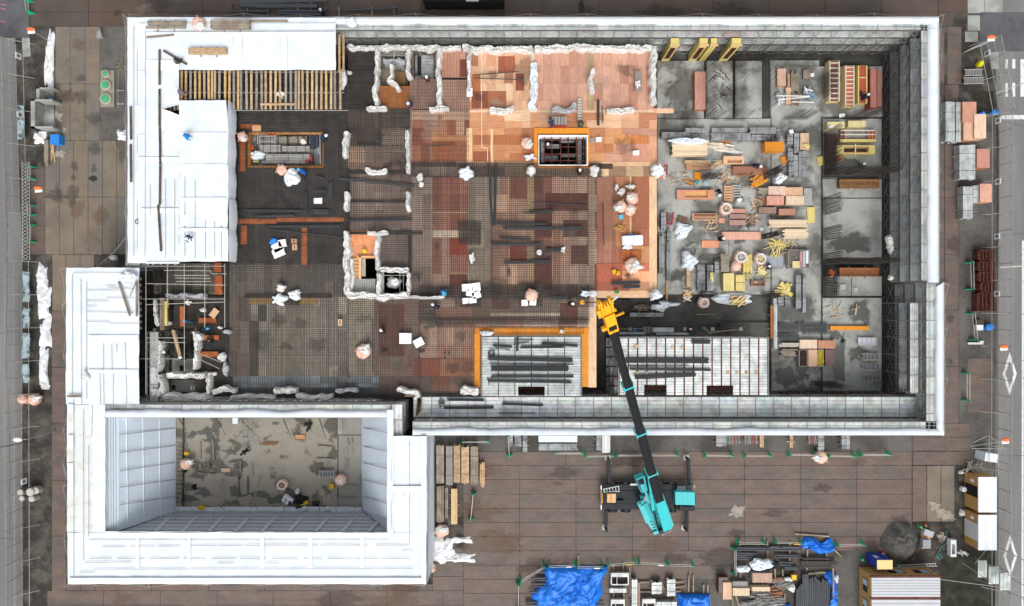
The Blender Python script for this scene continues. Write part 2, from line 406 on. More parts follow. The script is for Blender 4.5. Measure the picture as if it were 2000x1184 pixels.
pcol(1817,1844.5,[55,166,277,387,496.5,606,716,827],steelp,lx); pcol(1845,1872.5,[166,277,387,496.5,606,716,827],steelp,lx)
plate(1889,700,1942,806,steelp,GR,'wide steel plate between the gravel and the east road')
# ---------------------------------------------------------------- puddle and dirt marks, mound
dirt1 = M('dirt_dark','#3f3a36',var=.3,scale=1.5); dirt2 = M('dirt_dusty','#8b8074',var=.25,scale=2); dirt3 = M('dirt_rust','#765a45',var=.3,scale=2)
for i in range(80):
    x,y = random.choice(((random.uniform(920,1770),random.uniform(890,1110)),(random.uniform(920,1770),random.uniform(890,1110)),(random.uniform(95,245),random.uniform(285,490)),(random.uniform(110,190),random.uniform(60,270)),(random.uniform(80,1800),random.uniform(2,28)),(random.uniform(130,840),random.uniform(1146,1180)),(random.uniform(1820,1868),random.uniform(170,820))))
    rr = random.uniform(6,30)
    blob_sheet('dirt_stain',x,y,rr*random.uniform(.8,2.2) if x > 250 and x < 1810 else rr*.6,rr*.7,.062+.0008*i,random.choice((dirt1,dirt1,dirt2,dirt3,dirt2)),i+200,jag=.7)
for i,(x,y) in enumerate(((1437,1002),(1440,995),(1840,1000),(1825,990),(1850,1010),(117,255),(112,225),(115,300))): blob_sheet('dust_patch',x,y,13,9,.11+.001*i,M('pale_dust','#a59c8f'),i+300,jag=.8)
for (x,y,rx,ry,s,mt) in ((182,349,9,6,1,asphalt2),(1135,12,6,14,2,darkg),(905,1068,10,8,3,soil)):
    blob_sheet('water_stain',x,y,rx,ry,.062,M('stain_dark','#37332f',var=.2),s)
def mound(name,cx,cy,rx,ry,h,mat,label,cat,kind=None,seed=0,rings=16,n=64,jag=.25,z0=.0,rough=.18,fr=1.5):
    m = MB(); pts = []
    for k in range(rings+1):
        for i in range(n):
            a = 2*math.pi*i/n; t = k/rings
            kk = 1+jag*noise.noise(Vector((math.cos(a)*1.3+seed*5,math.sin(a)*1.3,seed*2.2)))+jag*.45*noise.noise(Vector((math.cos(a)*4+seed,math.sin(a)*4,seed)))
            kk *= (max(abs(math.cos(a)),abs(math.sin(a)))**-.9 if name == 'snow_patch' else 1)
            x,y = rx*kk*t*math.cos(a),ry*kk*t*math.sin(a)
            p = W(cx+x,cy+y,z0)
            hh = h*(1-t**2.2) + h*rough*(1-t**4)*(noise.noise(Vector((p.x*fr,p.y*fr,seed)))+.6*noise.noise(Vector((p.x*fr*3,p.y*fr*3,seed)))+.35*noise.noise(Vector((p.x*fr*8,p.y*fr*8,seed))))
            if k == rings: hh = -.05
            pts.append((p.x,p.y,z0+max(hh,.01 if k < rings else -.02)))
    m.v = pts
    for k in range(rings):
        for i in range(n):
            j = (i+1) % n
            m.f.append((k*n+i,k*n+j,(k+1)*n+j,(k+1)*n+i)); m.t.append(WH)
    o = m.build(name,mat,None,True)
    return tag(o,label,cat,None,kind)
mound('sand_heap',1757,1054,38,36,1.3,M('wet_sand','#514f4a',var=.22,scale=1.2,fine=.18,bscale=7,c2='#65625b',s2=.7,th=(.45,.6),bump=.4),'round heap of dark grey wet sand beside the green and red cones','sand heap',rough=.3,fr=.9)
blob_sheet('wet_soil',1800,1056,60,36,.016,soil,5)
SN = 'patches of old snow'
for i,(x,y,rx,ry,lab) in enumerate((
    (96,128,9,50,'long ragged patch of white snow above the concrete box culverts'),
    (79,268,13,13,'small snow patch between the culverts and the blue box'),
    (83,541,11,22,'uppermost snow patch along the west fence beside the wrapped wing'),
    (87,592,12,31,'second snow patch from the top along the west fence'),
    (88,650,12,27,'third snow patch from the top along the west fence'),
    (86,716,9,36,'narrow fourth snow patch along the west fence'),
    (88,753,9,8,'small lowest snow patch along the west fence near the pink bag'),
    (239,264,9,10,'little snow patch at the corner of the gravel by the main building'),
    (866,1074,24,26,'big melting snow patch beside the wrapped wing and the timber stacks'),
    (893,1090,34,8,'flat arm of snow stretching out over the steel plates'),
    (905,1054,16,6,'thin snow strip on the dark wet plate'))):
    mound('snow_patch',x,y,rx,ry,.28,snow,lab,'snow',seed=i+3,jag=.5,z0=.03,rough=.6,fr=2.2,rings=12)
# ================================================================== CONCRETE FLOORS
m = MB()
for r in ((300,95,1724,768),): m.pbox(r[0],r[1],r[2],r[3],.15,.7)
struct('building_floor_base',m,concd)
def slab(rects,z,mat,name='concrete_floor'):
    m = MB()
    for r in rects: m.pbox(*r,.72,z,tv(.05,.01))
    return struct(name,m,mat)
hall = minus([(1284,118,1722,765)],[(1284,580,1503,642),(1505,225,1606,226)])
slab([(1284,232,1505,575),(1507,222,1604,765),(1504,118,1600,221)],ZS,conc)
slab([(1284,119,1375,230),(1379,119,1431,230),(1436,119,1488,230),(1506,130,1724,228)],ZS+.14,conc,'raised_floor_bay')
slab([(1606,232,1722,345),(1608,388,1722,512),(1608,540,1722,578),(1606,582,1722,765),(1606,350,1722,386)],ZS+.1,concl,'light_floor_bay')
slab([(1284,640,1405,655),(1165,640,1284,655),(1405,630,1503,655)],ZS,concd,'pit_floor')
for i,(x,y,rx,ry,z) in enumerate(((1563,605,33,27,ZS+.012),(1664,475,36,18,ZS+.112),(1680,607,20,24,ZS+.112),(1562,705,16,40,ZS+.012),(1642,705,14,48,ZS+.112),
        (1675,690,18,14,ZS+.112),(1535,735,20,26,ZS+.012),(1630,655,12,10,ZS+.112),(1575,735,5,5,ZS+.012),(1660,320,22,12,ZS+.112),(1645,664,7,6,ZS+.112))):
    blob_sheet('wet_patch',x,y,rx,ry,z,wetc,i+11,jag=.6)
for i in range(16):
    x,y = random.uniform(1290,1590),random.uniform(238,575)
    blob_sheet('floor_stain',x,y,random.uniform(4,22),random.uniform(3,13),ZS+.006+.0012*i,M('floor_stain_%d' % (i % 4),('#5f5e59','#6c675f','#83837e','#55504a')[i % 4],var=.25,scale=2,fine=.15),i+40,jag=.8,n=28)
# floor joints
m = MB()
for a,b,c,d,z in ((1605,232,1607,765,ZS+.15),(1606,346,1722,349,ZS+.3),(1606,513,1722,516,ZS+.3),(1663,542,1664,578,ZS+.14),(1423,448,1424,510,ZS+.01),(1441,521,1442,580,ZS+.01)):
    m.pbox(a,b,c,d,ZS-.1,z)
struct('floor_joints',m,concd)
# courtyard floor
m = MB(); m.pbox(343,800,707,1000,.1,1.0); struct('courtyard_floor',m,concc)
sheet('courtyard_bay',[(660,815),(706,815),(706,990),(660,990)],1.012,M('court_bay','#8f8d86',var=.12,scale=.7,fine=.08))
m = MB(); m.pbox(659,815,661,990,.9,1.03); m.pbox(660,849,706,851,.9,1.035); m.pbox(356,815,358,990,.9,1.25); struct('floor_joints',m,concd)
for i in range(26):
    x,y = random.uniform(365,470),random.uniform(835,985)
    if i > 18: x,y = random.uniform(480,650),random.choice((830,970,980))+random.uniform(-6,6)
    blob_sheet('floor_stain',x,y,random.uniform(4,20),random.uniform(3,12),1.014+.0012*i,wetc if i % 3 else M('damp','#65615a',var=.2),i+90,jag=.9,n=28)
blob_sheet('floor_stain',604,831,9,12,1.05,darkg,4,jag=.9); blob_sheet('floor_stain',621,915,14,12,1.05,M('damp','#65615a'),5,jag=.6)
blob_sheet('floor_stain',530,866,16,4,1.05,M('rusty','#7d5a42',var=.3),6,jag=.8)
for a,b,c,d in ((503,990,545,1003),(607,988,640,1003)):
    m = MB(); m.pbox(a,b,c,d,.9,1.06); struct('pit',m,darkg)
# ================================================================== SCAFFOLDS
def scaffold(label,P0,P1,side,width,levels,z0=0.0,bay=1.83,mat=plank,posts=True,brace=True,group='scaffolds round the building',top=None,guard=True,red_=.0):
    """P0,P1 world xy of outer line; side = inward unit normal"""
    P0 = Vector((P0[0],P0[1],0)); P1 = Vector((P1[0],P1[1],0)); n = Vector((side[0],side[1],0))
    L_ = (P1-P0).length; d = (P1-P0)/L_; k = max(1,round(L_/bay)); b = L_/k; top = top or max(levels)+.25
    t = thing('scaffold',label,'scaffold',(P0.x,P0.y,z0),group)
    for lv in levels:
        m = MB(); nb = max(2,int(round(width/.42))); pw = width/nb
        for i in range(k):
            tb = tv(.13,.025)
            if random.random() < red_: tb = (.85,.6,.56)
            for j in range(nb):
                a = P0+d*(i*b+.05)+n*(j*pw+.02); c = P0+d*((i+1)*b-.05)+n*((j+1)*pw-.02)
                m.box(a.x,a.y,lv-.05,c.x,c.y,lv,tuple(q*random.uniform(.93,1.05)*(1.3 if lv < 7 else 1) for q in tb))  # lower walkways tinted brighter, making up in colour for light lost under the covers
        m.build('walkway',mat,t)
    for i in range(k+1):
        m = MB(); base = P0+d*(i*b)
        for o in (0,width):
            q = base+n*o; m.tube((q.x,q.y,z0),(q.x,q.y,top),.032,5)
        for lv in levels:
            q = base+n*width; m.beam((base.x,base.y,lv-.03),(q.x,q.y,lv-.03),.05,.09)
            if lv < top-1: m.beam((base.x,base.y,lv+.95),(q.x,q.y,lv+.95),.03,.03)
        if i < 100: m.build('frame',galv,t)
    m = MB()
    for lv in levels:
        for o_ in (0,width):
            e0,e1 = P0+n*o_,P1+n*o_; m.beam((e0.x,e0.y,lv-.06),(e1.x,e1.y,lv-.06),.08,.14,(.3,.3,.3))
        for h in (.45,.9):
            if guard or lv < max(levels)-.1:
                q0,q1 = P0+n*width,P1+n*width
                if lv+h < top+.6: m.tube((q0.x,q0.y,lv+h),(q1.x,q1.y,lv+h),.024,4)
                m.tube((P0.x,P0.y,lv+h),(P1.x,P1.y,lv+h),.024,4) if lv+h < top+.6 else None
    if m.v: m.build('guard_rail',galv,t)
    if brace:
        m = MB(); lvl = sorted(levels)
        for a_,c_ in zip([z0]+lvl[:-1],lvl):
            for i in range(k):
                q = P0+d*(i*b)+n*width; e = P0+d*((i+1)*b)+n*width
                m.tube((q.x,q.y,a_+.1),(e.x,e.y,c_-.1),.026,4,(1.2,1.2,1.2)); m.tube((q.x,q.y,c_-.1),(e.x,e.y,a_+.1),.026,4,(1.2,1.2,1.2))
        m.build('brace',galv,t)
    return t
LV = [7.1,5.25,3.4,1.55]
kT = (H-ZT)/F
def WT(px,py,z=ZT): q = W(px,py,z); return (q.x,q.y)
scaffold('north scaffold with four metal walkways between the steel plates and the plywood deck',WT(655,35.5),WT(1826,35.5),(0,-1),1.12,LV,red_=.02)
scaffold('tall east scaffold with ladder of metal walkways beside the brown plate lane',WT(1832,47),WT(1832,548),(-1,0),1.55,LV)
scaffold('lower east scaffold bay standing past the step in the outer wall',WT(1842,553),WT(1842,845),(-1,0),1.55,LV)
scaffold('south scaffold with white sheet along the gravel strip',WT(806,849),WT(1836,849),(0,1),1.25,LV,red_=.0)
scaffold('west scaffold under the white roofing sheets of the main building',WT(249,37),WT(249,518),(1,0),1.1,LV)
scaffold('inner scaffold on the north rim of the walled courtyard',WT(205,815),WT(762,815),(0,1),1.25,LV,red_=.03)
scaffold('inner west scaffold between the wing roof and the dark stair block',WT(274,650),WT(274,790),(1,0),.9,[5.6,3.4,1.55])
scaffold('short scaffold with lengthwise planks in the corner right of the courtyard',WT(764,790,6.9),WT(764,850,6.9),(1,0),1.15,[6.9,5.0,3.2])
scaffold('wide loading platform of grey metal planks running along the south side',WT(808,815,5.3),WT(1792,815,5.3),(0,1),2.05,[5.3,3.0],mat=plank,guard=False,red_=.0)
scaffold('narrow raised walkway of pale metal planks in the east gap',WT(1777,592,6.0),WT(1777,768,6.0),(1,0),.9,[6.0,4.0],red_=.05)
# sub-pavement dark sheets between scaffold levels : toe netting
# ================================================================== WHITE SHEETS
def sheet_poly(name,pp,z,mat,label,cat='white sheet',group=None,amp=.05,step=14,thick=.03,seams=(),parent=None,seed=0,fr=.7):
    """axis-aligned-ish quad of cloth subdivided with soft folds; pp = 4 corners TL TR BR BL with z or (px,py,z)"""
    c = [W(p[0],p[1],p[2] if len(p) > 2 else z) for p in pp]
    L1 = max((c[1]-c[0]).length,(c[2]-c[3]).length); L2 = max((c[3]-c[0]).length,(c[2]-c[1]).length)
    nu,nv = max(2,int(L1/.35)),max(2,int(L2/.35))
    m = MB()
    for j in range(nv+1):
        for i in range(nu+1):
            u,v = i/nu,j/nv
            p = (c[0]*(1-u)+c[1]*u)*(1-v)+(c[3]*(1-u)+c[2]*u)*v
            f = noise.noise(Vector((p.x*fr,p.y*fr*.6,seed)))+.55*abs(noise.noise(Vector((p.x*1.7+p.y*.9,p.y*1.3,seed+4))))+.3*noise.noise(Vector((p.x*3+2*p.y,p.y*2.2,seed)))
            p = p+Vector((0,0,f*amp))
            if (i in (0,nu) or j in (0,nv)): p += Vector((nz2(p.y,p.z,1.1,seed)*.05,nz2(p.x,p.z,1.1,seed)*.05,0))
            m.v.append(tuple(p))
    for j in range(nv):
        for i in range(nu):
            a = j*(nu+1)+i; m.f.append((a,a+nu+1,a+nu+2,a+1)); m.t.append(WH)
    o = m.build(name,mat,parent,True)
    if parent is None: tag(o,label,cat,group)
    return o
def seam_strips(parent,lst,z,amp=0):
    for k,s in enumerate(lst):
        m = MB(); m.pbox(*s,z+.02,z+.035+.004*k); m.build('overlap_strip',white2,parent)
def pipes_on(parent,lst,z,r=.03,mat=galv,nm='batten'):
    for (a,b,c,d) in lst:
        m = MB(); m.tube(W(a,b,z+.06),W(c,d,z+.06),r,5,(.75,.72,.68)); m.build(nm,mat,parent)
G2 = 'white sheets over the scaffold tops'
zr = 7.55
def rim(label,pts_outer,pts_inner,zt=ZT,drop=5.5,dirn=(0,1),seed=0,mat=white):
    """sheet capping a scaffold: top strip with ragged inner edge + hanging outer skirt"""
    a,b = pts_outer; c,d = pts_inner
    A,B = W(*a,zt),W(*b,zt); n = max(4,int((B-A).length/.5)); m = MB()
    C0,D0 = W(*c,zt),W(*d,zt); out = Vector((dirn[0],dirn[1],0))
    rows = []
    for i in range(n+1):
        u = i/n; o = A*(1-u)+B*u; q = C0*(1-u)+D0*u
        rag = .16*noise.noise(Vector((i*.16,seed,1)))+.07*noise.noise(Vector((i*.9,seed,2)))
        q2 = q-out*rag; w1 = .03*noise.noise(Vector((i*.5,seed,7)))
        rows.append([Vector((o.x,o.y,zt-drop))+out*(.02+w1*2),Vector((o.x,o.y,zt-drop*.5))+out*(.05+w1),Vector((o.x,o.y,zt-.3))+out*(.03-w1),o+Vector((0,0,.06+w1)),(o*.5+q2*.5)+Vector((0,0,.10+w1*1.5)),q2+Vector((0,0,.02)),q2+Vector((0,0,-.22))])
    for r in rows: m.v += [tuple(p) for p in r]
    k = 7
    for i in range(n):
        for j in range(k-1):
            a_ = i*k+j; m.f.append((a_,a_+k,a_+k+1,a_+1)); m.t.append(WH)
    return one('rim_sheet',m,mat,label,'white sheet',G2,True)
rim('white sheet folded over the whole length of the north scaffold',((654,34),(1833,33)),((654,46),(1833,46)),dirn=(0,1),seed=1)
rim('white sheet folded over the east scaffold above the step',((1833,33),(1833,552)),((1813,46),(1813,552)),dirn=(1,0),seed=2)
rim('white sheet folded over the east scaffold below the step',((1843,551),(1843,850)),((1829,560),(1829,838)),dirn=(1,0),seed=3)
rim('white sheet folded over the south scaffold above the gravel',((806,850.5),(1843,850.5)),((806,838),(1843,838)),dirn=(0,-1),seed=4)
rim('white sheet along the north rim of the walled courtyard',((205,815),(763,815)),((205,801),(763,803)),dirn=(0,-1),seed=5,drop=1.2)
# scaffold net walls outside west and the wing (hidden from above but real)
def wallnet(pts,z0,z1,label):
    m = MB()
    for (a,b),(c,d) in zip(pts,pts[1:]):
        p,q = W(a,b,ZT),W(c,d,ZT); m.quad([(p.x,p.y,z0),(q.x,q.y,z0),(q.x,q.y,z1),(p.x,p.y,z1)])
    return one('wall_sheet',m,white,label,'white sheet','white sheets hung down the outside walls')
wallnet([(249,520),(248,35),(654,35)],.3,7.5,'white sheet wall closing the north west corner of the main building')
wallnet([(249,523),(129,523),(132,1140)],.3,7.4,'white sheet wall down the west side of the wing')
wallnet([(132,1140),(833,1140)],.3,7.4,'white sheet wall down the south side of the wing')
wallnet([(833,1140),(833,851)],.3,7.4,'pale sheet wall of the wing facing the crane yard')
# main roof (north-west)
r1 = thing('roof_sheet','huge white sheet roof over the north west corner of the main building','white sheet',W(450,80,zr),G2)
for k,(a,b,c,d,z) in enumerate(((249,34,456,137,zr),(456,35,656,137,zr-.02),(249,137,350,205,zr),(249,205,316,262,zr),(249,262,350,390,zr-.01),(249,390,350,514,zr-.02))):
    sheet_poly('sheet_panel',((a,b),(c,b),(c,d),(a,d)),z,white,'',parent=r1,seed=k,amp=.07)
sheet_poly('sheet_panel',((316,205,zr),(350,205,zr+.05),(318,214,zr+.2),(316,216,zr)),zr,white,'',parent=r1,seed=9,amp=.03)
sheet_poly('torn_flap',((316,213,zr),(320,214,zr+.35),(348,224,zr+.15),(316,262,zr)),zr,white2,'',parent=r1,seed=9,amp=.1)
sheet_poly('torn_flap',((348,224,zr+.1),(351,224,zr+.1),(351,262,zr),(316,262,zr)),zr,white,'',parent=r1,seed=11,amp=.07)
seam_strips(r1,((285,63,655,70.5),(456,70,472,137),(551,70,560,137),(285,117,350,137),(270,307,350,316),(274,407,350,416),(285,512,350,515),(350,307,351,308)),zr+.09)
sheet_poly('loose_sheet',((350,196),(442,196),(447,262),(350,262)),zr+.12,white,'top white sheet panel laid beside the bare timbers on the west roof',seed=21,amp=.08,group=G2)
for k,(y0,y1,lab) in enumerate(((262,322,'second white roof panel, the one the blue worker kneels on'),(322,388,'third white roof panel down the west roof edge'),(388,448,'fourth white roof panel beside the orange deck strips'),(448,511,'lowest white roof panel, the one a worker in navy sits on'))):
    sheet_poly('loose_sheet',((350,y0),(446,y0),(444+2*(k % 2),y1),(350,y1)),zr+.11-.012*k,white,lab,seed=22+k,amp=.09,group=G2)
    m = MB(); m.pbox(351,y0,443,y0+6,zr+.18,zr+.2); o = m.build('overlap_strip',white2,col.objects[-1]) if False else None
seamz = zr+.24
m = MB()
for y in (259,321,386,446): m.pbox(352,y,442,y+6,seamz-.03,seamz)
one('overlap_strips',m,white2,'bright doubled bands where the west roof panels overlap','white sheet') if False else None
for y in (259,321,386,446):
    m = MB(); m.pbox(352,y,442,y+6,seamz-.03,seamz); m.build('overlap_strip',white2,r1)
pipes_on(r1,[(284,60,283,500),(341,350,341,500),(323,380,323,505),(361,345,361,420),(381,352,381,432),(401,430,401,505),(419,432,419,500),(381,434,381,505),(361,440,361,500),(432,440,432,505),(261,50,261,500),(293,360,293,420),(300,62,655,60),(272,45,655,45),(323,350,323,385)],zr+.12,r=.022)
# flap edges hanging over the deck on the east side of these panels
for k,(y0,y1) in enumerate(((196,262),(262,322),(322,388),(388,448),(448,511))):
    m = MB(); n = 12
    for i in range(n+1):
        y = y0+(y1-y0)*i/n; z1 = zr+.08; bulge = 3*math.sin(i*math.pi/n)+random.uniform(-.6,.6)
        for (dx,z) in ((0,z1),(2+bulge*.6,z1-.5),(1+bulge,z1-1.6)):
            p = W(445+(2 if k > 2 else 0),y,z1); m.v.append((p.x+dx*.05,p.y,z))
    for i in range(n):
        for j in range(2): a_ = i*3+j; m.f.append((a_,a_+1,a_+4,a_+3)); m.t.append(WH)
    m.build('hanging_edge',white,r1,True)
# wing roof
r2 = thing('roof_sheet','L shaped white sheet roof around the courtyard wing with thin battens','white sheet',W(450,1090,zr),G2)
for k,(a,b,c,d,mt) in enumerate(((129,523,272,655,white),(129,655,272,790,white),(131,790,180,1040,whitedirty),(180,790,206,1040,white),(132,1040,480,1141,white),(480,1040,833,1141,white),(762,852,834,1040,white))):
    sheet_poly('sheet_panel',((a,b),(c,b),(c,d),(a,d)),zr-.1-.01*(k % 2),mt,'',parent=r2,seed=40+k,amp=.06)
seam_strips(r2,((172,655,270,668),(172,722,270,728),(132,790,143,806),(132,850,143,875),(132,905,143,960),(265,1048,272,1110),(366,1048,372,1110),(508,1048,515,1110),(602,1040,610,1110),(704,1048,711,1110),(232,1041,760,1050),(764,950,832,962),(823,852,832,1140),(135,1129,830,1140)),zr+.0)
pb = [(141,535,141,770),(158,545,159,790),(169,550,169,780),(143,533,250,533),(206,558,225,558),(170,567,232,567),(210,562,262,564),(208,582,262,582),(170,588,212,588),(170,598,188,598),(170,609,262,611),(170,628,214,629),(214,632,270,632),
      (202,670,202,725),(218,672,219,725),(228,672,228,688),(244,668,246,725),(195,728,196,790),(202,730,203,790),(221,730,221,790),(246,732,247,790),(144,780,144,1125),(163,800,163,1095),(173,870,173,1048),
      (173,1054,760,1053),(200,1068,246,1068),(252,1067,303,1067),(308,1067,352,1067),(372,1066,425,1066),(428,1066,474,1066),(476,1066,522,1065),(524,1065,570,1065),(572,1065,622,1065),(626,1065,670,1065),(672,1065,720,1065),(734,1065,798,1065),
      (174,1091,218,1091),(228,1091,282,1091),(292,1091,350,1091),(358,1091,402,1091),(412,1091,462,1091),(468,1091,520,1092),(530,1091,582,1092),(592,1091,628,1092),(640,1091,690,1092),(692,1091,738,1091),(745,1091,800,1091),
      (166,1099,256,1098),(426,1100,456,1100),(520,1100,545,1100),(183,1112,806,1111),(146,1129,820,1129),(155,1118,186,1118),(800,862,800,1065),(764,890,764,1052),(786,1075,806,1075),(790,950,790,968),(824,853,824,1135)]
pipes_on(r2,pb,zr-.02,r=.022)
# courtyard sloping sheets
ws = thing('sloping_sheet','pale blue sheet sloping down the west side of the courtyard with five cords','mesh sheet',W(290,900,3),'sheets sloping into the courtyard')
sheet_poly('sheet_panel',((232,812,6.8),(343.5,812,1.1),(343.5,998,1.05),(232,1037,6.8)),0,bluew,'',parent=ws,seed=60,amp=.04)
for y0,y1 in ((849,837),(884,871),(920,904),(952,937),(986,970)):
    m = MB(); m.tube(W(234,y0,6.85),W(341,y1,1.3),.03,5,tint('#8c7d70')); m.build('cord',gen,ws)
for x,z in ((247,6.1),(279,4.5),(311,2.85)):
    m = MB(); m.tube(W(x,814,z),W(x+2,1026-(x-247)*.25,z+.02),.05,5,(1.25,1.25,1.25)); m.build('seam',bluew,ws)
es = thing('sloping_sheet','pale blue sheet sloping down the east side of the courtyard with four cords','mesh sheet',W(735,900,3),'sheets sloping into the courtyard')
sheet_poly('sheet_panel',((706,812,1.1),(762,803,6.8),(760,1012,6.8),(707,997,1.05)),0,bluew,'',parent=es,seed=61,amp=.04)
for y0,y1 in ((836,846),(872,882),(904,916),(937,949),(969,984)):
    m = MB(); m.tube(W(710,y0,1.6),W(758,y1,6.9),.03,5,tint('#8c7d70')); m.build('cord',gen,es)
so = thing('sloping_sheet','lavender grey sheet with many level cords sloping down the south side of the courtyard','mesh sheet',W(500,1015,3),'sheets sloping into the courtyard')
sheet_poly('sheet_panel',((343.5,998,1.05),(707,997,1.05),(760,1042,6.8),(226,1040,6.8)),0,greyw,'',parent=so,seed=62,amp=.04)
sheet_poly('sheet_panel',((706,996,1.05),(762,1009,6.8),(762,1043,6.8),(712,1001,1.3)),0,greyw,'',parent=so,seed=66,amp=.02)
for k in range(6):
    t_ = (k+.6)/6.2; z = 1.3+5.6*t_; x0 = 343-115*t_; x1 = 707+52*t_; y = 998+42*t_
    m = MB(); m.tube(W(x0+4,y,z),W(x1-3,y,z),.026,5,tint('#8b8580')); m.build('cord',gen,so)
for k in range(9):
    x = 300+k*52; m = MB(); m.quad([W(x,1038,6.75),W(x+8,1038,6.75),W(x+28+7,1008,2.6),W(x+28,1008,2.6)],(1.15,1.15,1.15)); m.build('seam',greyw,so)
wn = thing('wall_sheet','narrow blue white sheet with upright cords between the wing roof and the courtyard','mesh sheet',W(215,900,5),'sheets sloping into the courtyard')
sheet_poly('sheet_panel',((206,790,7.2),(232,800,6.8),(232,1038,6.8),(198,1045,7.3)),0,bluew,'',parent=wn,seed=63,amp=.03)
for x in (210,216,221,226):
    m = MB(); m.tube(W(x,792,7.3),W(x+1,1038-(x-210)*.3,7.3),.025,5,tint('#77757a')); m.build('cord',gen,wn)
m = MB(); m.pbox(232,800,233,1039,1,6.78); 
lip = sheet_poly('lip_sheet',((206,1038),(762,1040),(762,1050),(198,1050)),zr+.02,white,'bright crumpled sheet lip on the south edge of the courtyard',seed=70,amp=.12,group=G2)
sheet_poly('lip_sheet',((756,801),(768,801),(768,1050),(756,1050)),zr+.03,white,'narrow crumpled sheet lip on the east edge of the courtyard',seed=71,amp=.1,group=G2)
sheet_poly('lip_sheet',((343,990,1.35),(706,990,1.35),(706,998,1.2),(343,998,1.2)),0,white,'white sheet edge lying along the south side of the courtyard floor',seed=72,amp=.15,group=G2)
# outer wall of the wing, battered outwards on the yard side (sheet bellies out)
sheet_poly('side_sheet',((834,852,7.3),(848,853,.4),(845,1112,.4),(834,1140,7.3)),0,greyw,'grey sheet bellying out on the yard side of the wing','mesh sheet',seed=73,amp=.05)
# perimeter rope on outrigger poles
def rope(label,pts,inner):
    t = thing('safety_rope',label,'safety rope',W(*pts[0],6.5),'ropes strung outside the scaffolds')
    m = MB()
    P_ = [W(a,b,6.8) for a,b in pts]
    for a,b in zip(P_,P_[1:]):
        prev = a
        for i in range(1,7):
            u = i/6; q = a*(1-u)+b*u; q.z -= .5*math.sin(math.pi*u); q.x += .0; m.tube(prev,q,.02,4,(.95,.9,.85)); prev = q
    m.build('rope',galv,t)
    for k,a in enumerate(P_):
        q = W(*inner[k],7.0) if k < len(inner) else a
        m = MB(); m.tube(q,a,.025,5); m.build('outrigger',galv,t)
rope('thin rope with outrigger poles strung outside the north scaffold',[(250+i*112,28+2*math.sin(i*2.3)) for i in range(15)],[(256+i*112,36) for i in range(15)])
rope('thin rope with outrigger poles strung outside the east scaffold',[(1844,28),(1841,105),(1840,220),(1837,332),(1838,440),(1836,552),(1853,556),(1850,643),(1851,742),(1838+2,846)],[(1832,33),(1832,112),(1832,224),(1832,334),(1832,441),(1832,552),(1843,552),(1843,643),(1843,738),(1843,848)])
rope('thin rope with outrigger poles strung outside the west scaffold',[(240,28),(242,130),(242,230),(242,312),(243,412),(244,520)],[(248,36),(248,130),(248,232),(248,314),(248,414),(249,518)])
rope('thin rope with outrigger poles strung west of the wing',[(117,525),(121,600),(123,695),(128,770),(123,840),(122,905),(123,952),(125,1058),(125,1147)],[(129,523),(129,585),(129,695),(130,765),(132,838),(132,945),(132,946),(132,1056),(132,1141)])
rope('thin rope with outrigger poles strung south of the wing',[(125,1147),(185,1144),(290,1147),(400,1144),(507,1144),(620,1144),(728,1145),(826,1145)],[(132,1141),(188,1141),(290,1141),(404,1141),(510,1141),(622,1141),(730,1141),(832,1141)])
rope('steel stay rope slanting down from the roof corner to the wing',[(250,456),(188,522)],[(250,456)])
# ================================================================== PLYWOOD DECK
HOLES = [(487,261,628,323),(1052,263,1148,323),(808,100,850,152),(742,95,797,168),(714,505,736,540),(750,531,796,575),(700,540,736,570)]
deck = thing('formwork_deck','large plywood formwork deck patchworked in red brown, orange and pale boards','formwork deck',W(900,400,ZD))
def deck_zone(rect,pal,z=ZD,k_=1.06,pw=17,ph=34.5,name='deck_boards',parent=deck,v=.1,mat=None,thick=.12,seams=True,holes=True):
    m = MB(); a,b,c,d = rect
    x = a; last = None; L_ = [lin(h_) for h_ in pal]; mean = [sum(q[i] for q in L_)/len(L_) for i in range(3)]
    while x < c-.5:
        x1 = min(x+pw,c); y = b - (ph*.5 if False else 0)
        while y < d-.5:
            y1 = min(y+ph,d)
            if y1 > b:
                hue = random.choice(pal) if (last is None or random.random() < .62) else last
                last = hue
                for r in (minus([(x,max(y,b),x1,y1)],HOLES) if holes else [(x,max(y,b),x1,y1)]):
                    t_ = tint(hue,v); t_ = tuple(x_*.7+y_*.3 for x_,y_ in zip(t_,mean)); g_ = sum(t_)/3; s_ = .1 if k_ < 1.3 else .28; t_ = tuple((x_*(1-s_)+g_*s_)*k_ for x_ in t_); m.pbox(r[0]+.12,r[1]+.12,r[2]-.12,r[3]-.12,z-thick,z+random.uniform(-.003,.003),t_)
            y += ph
        x += pw
    return m.build(name,mat or ply,parent)
dark = ['#5d5a56','#69645e','#514f4c','#736c63','#5c5c5d']
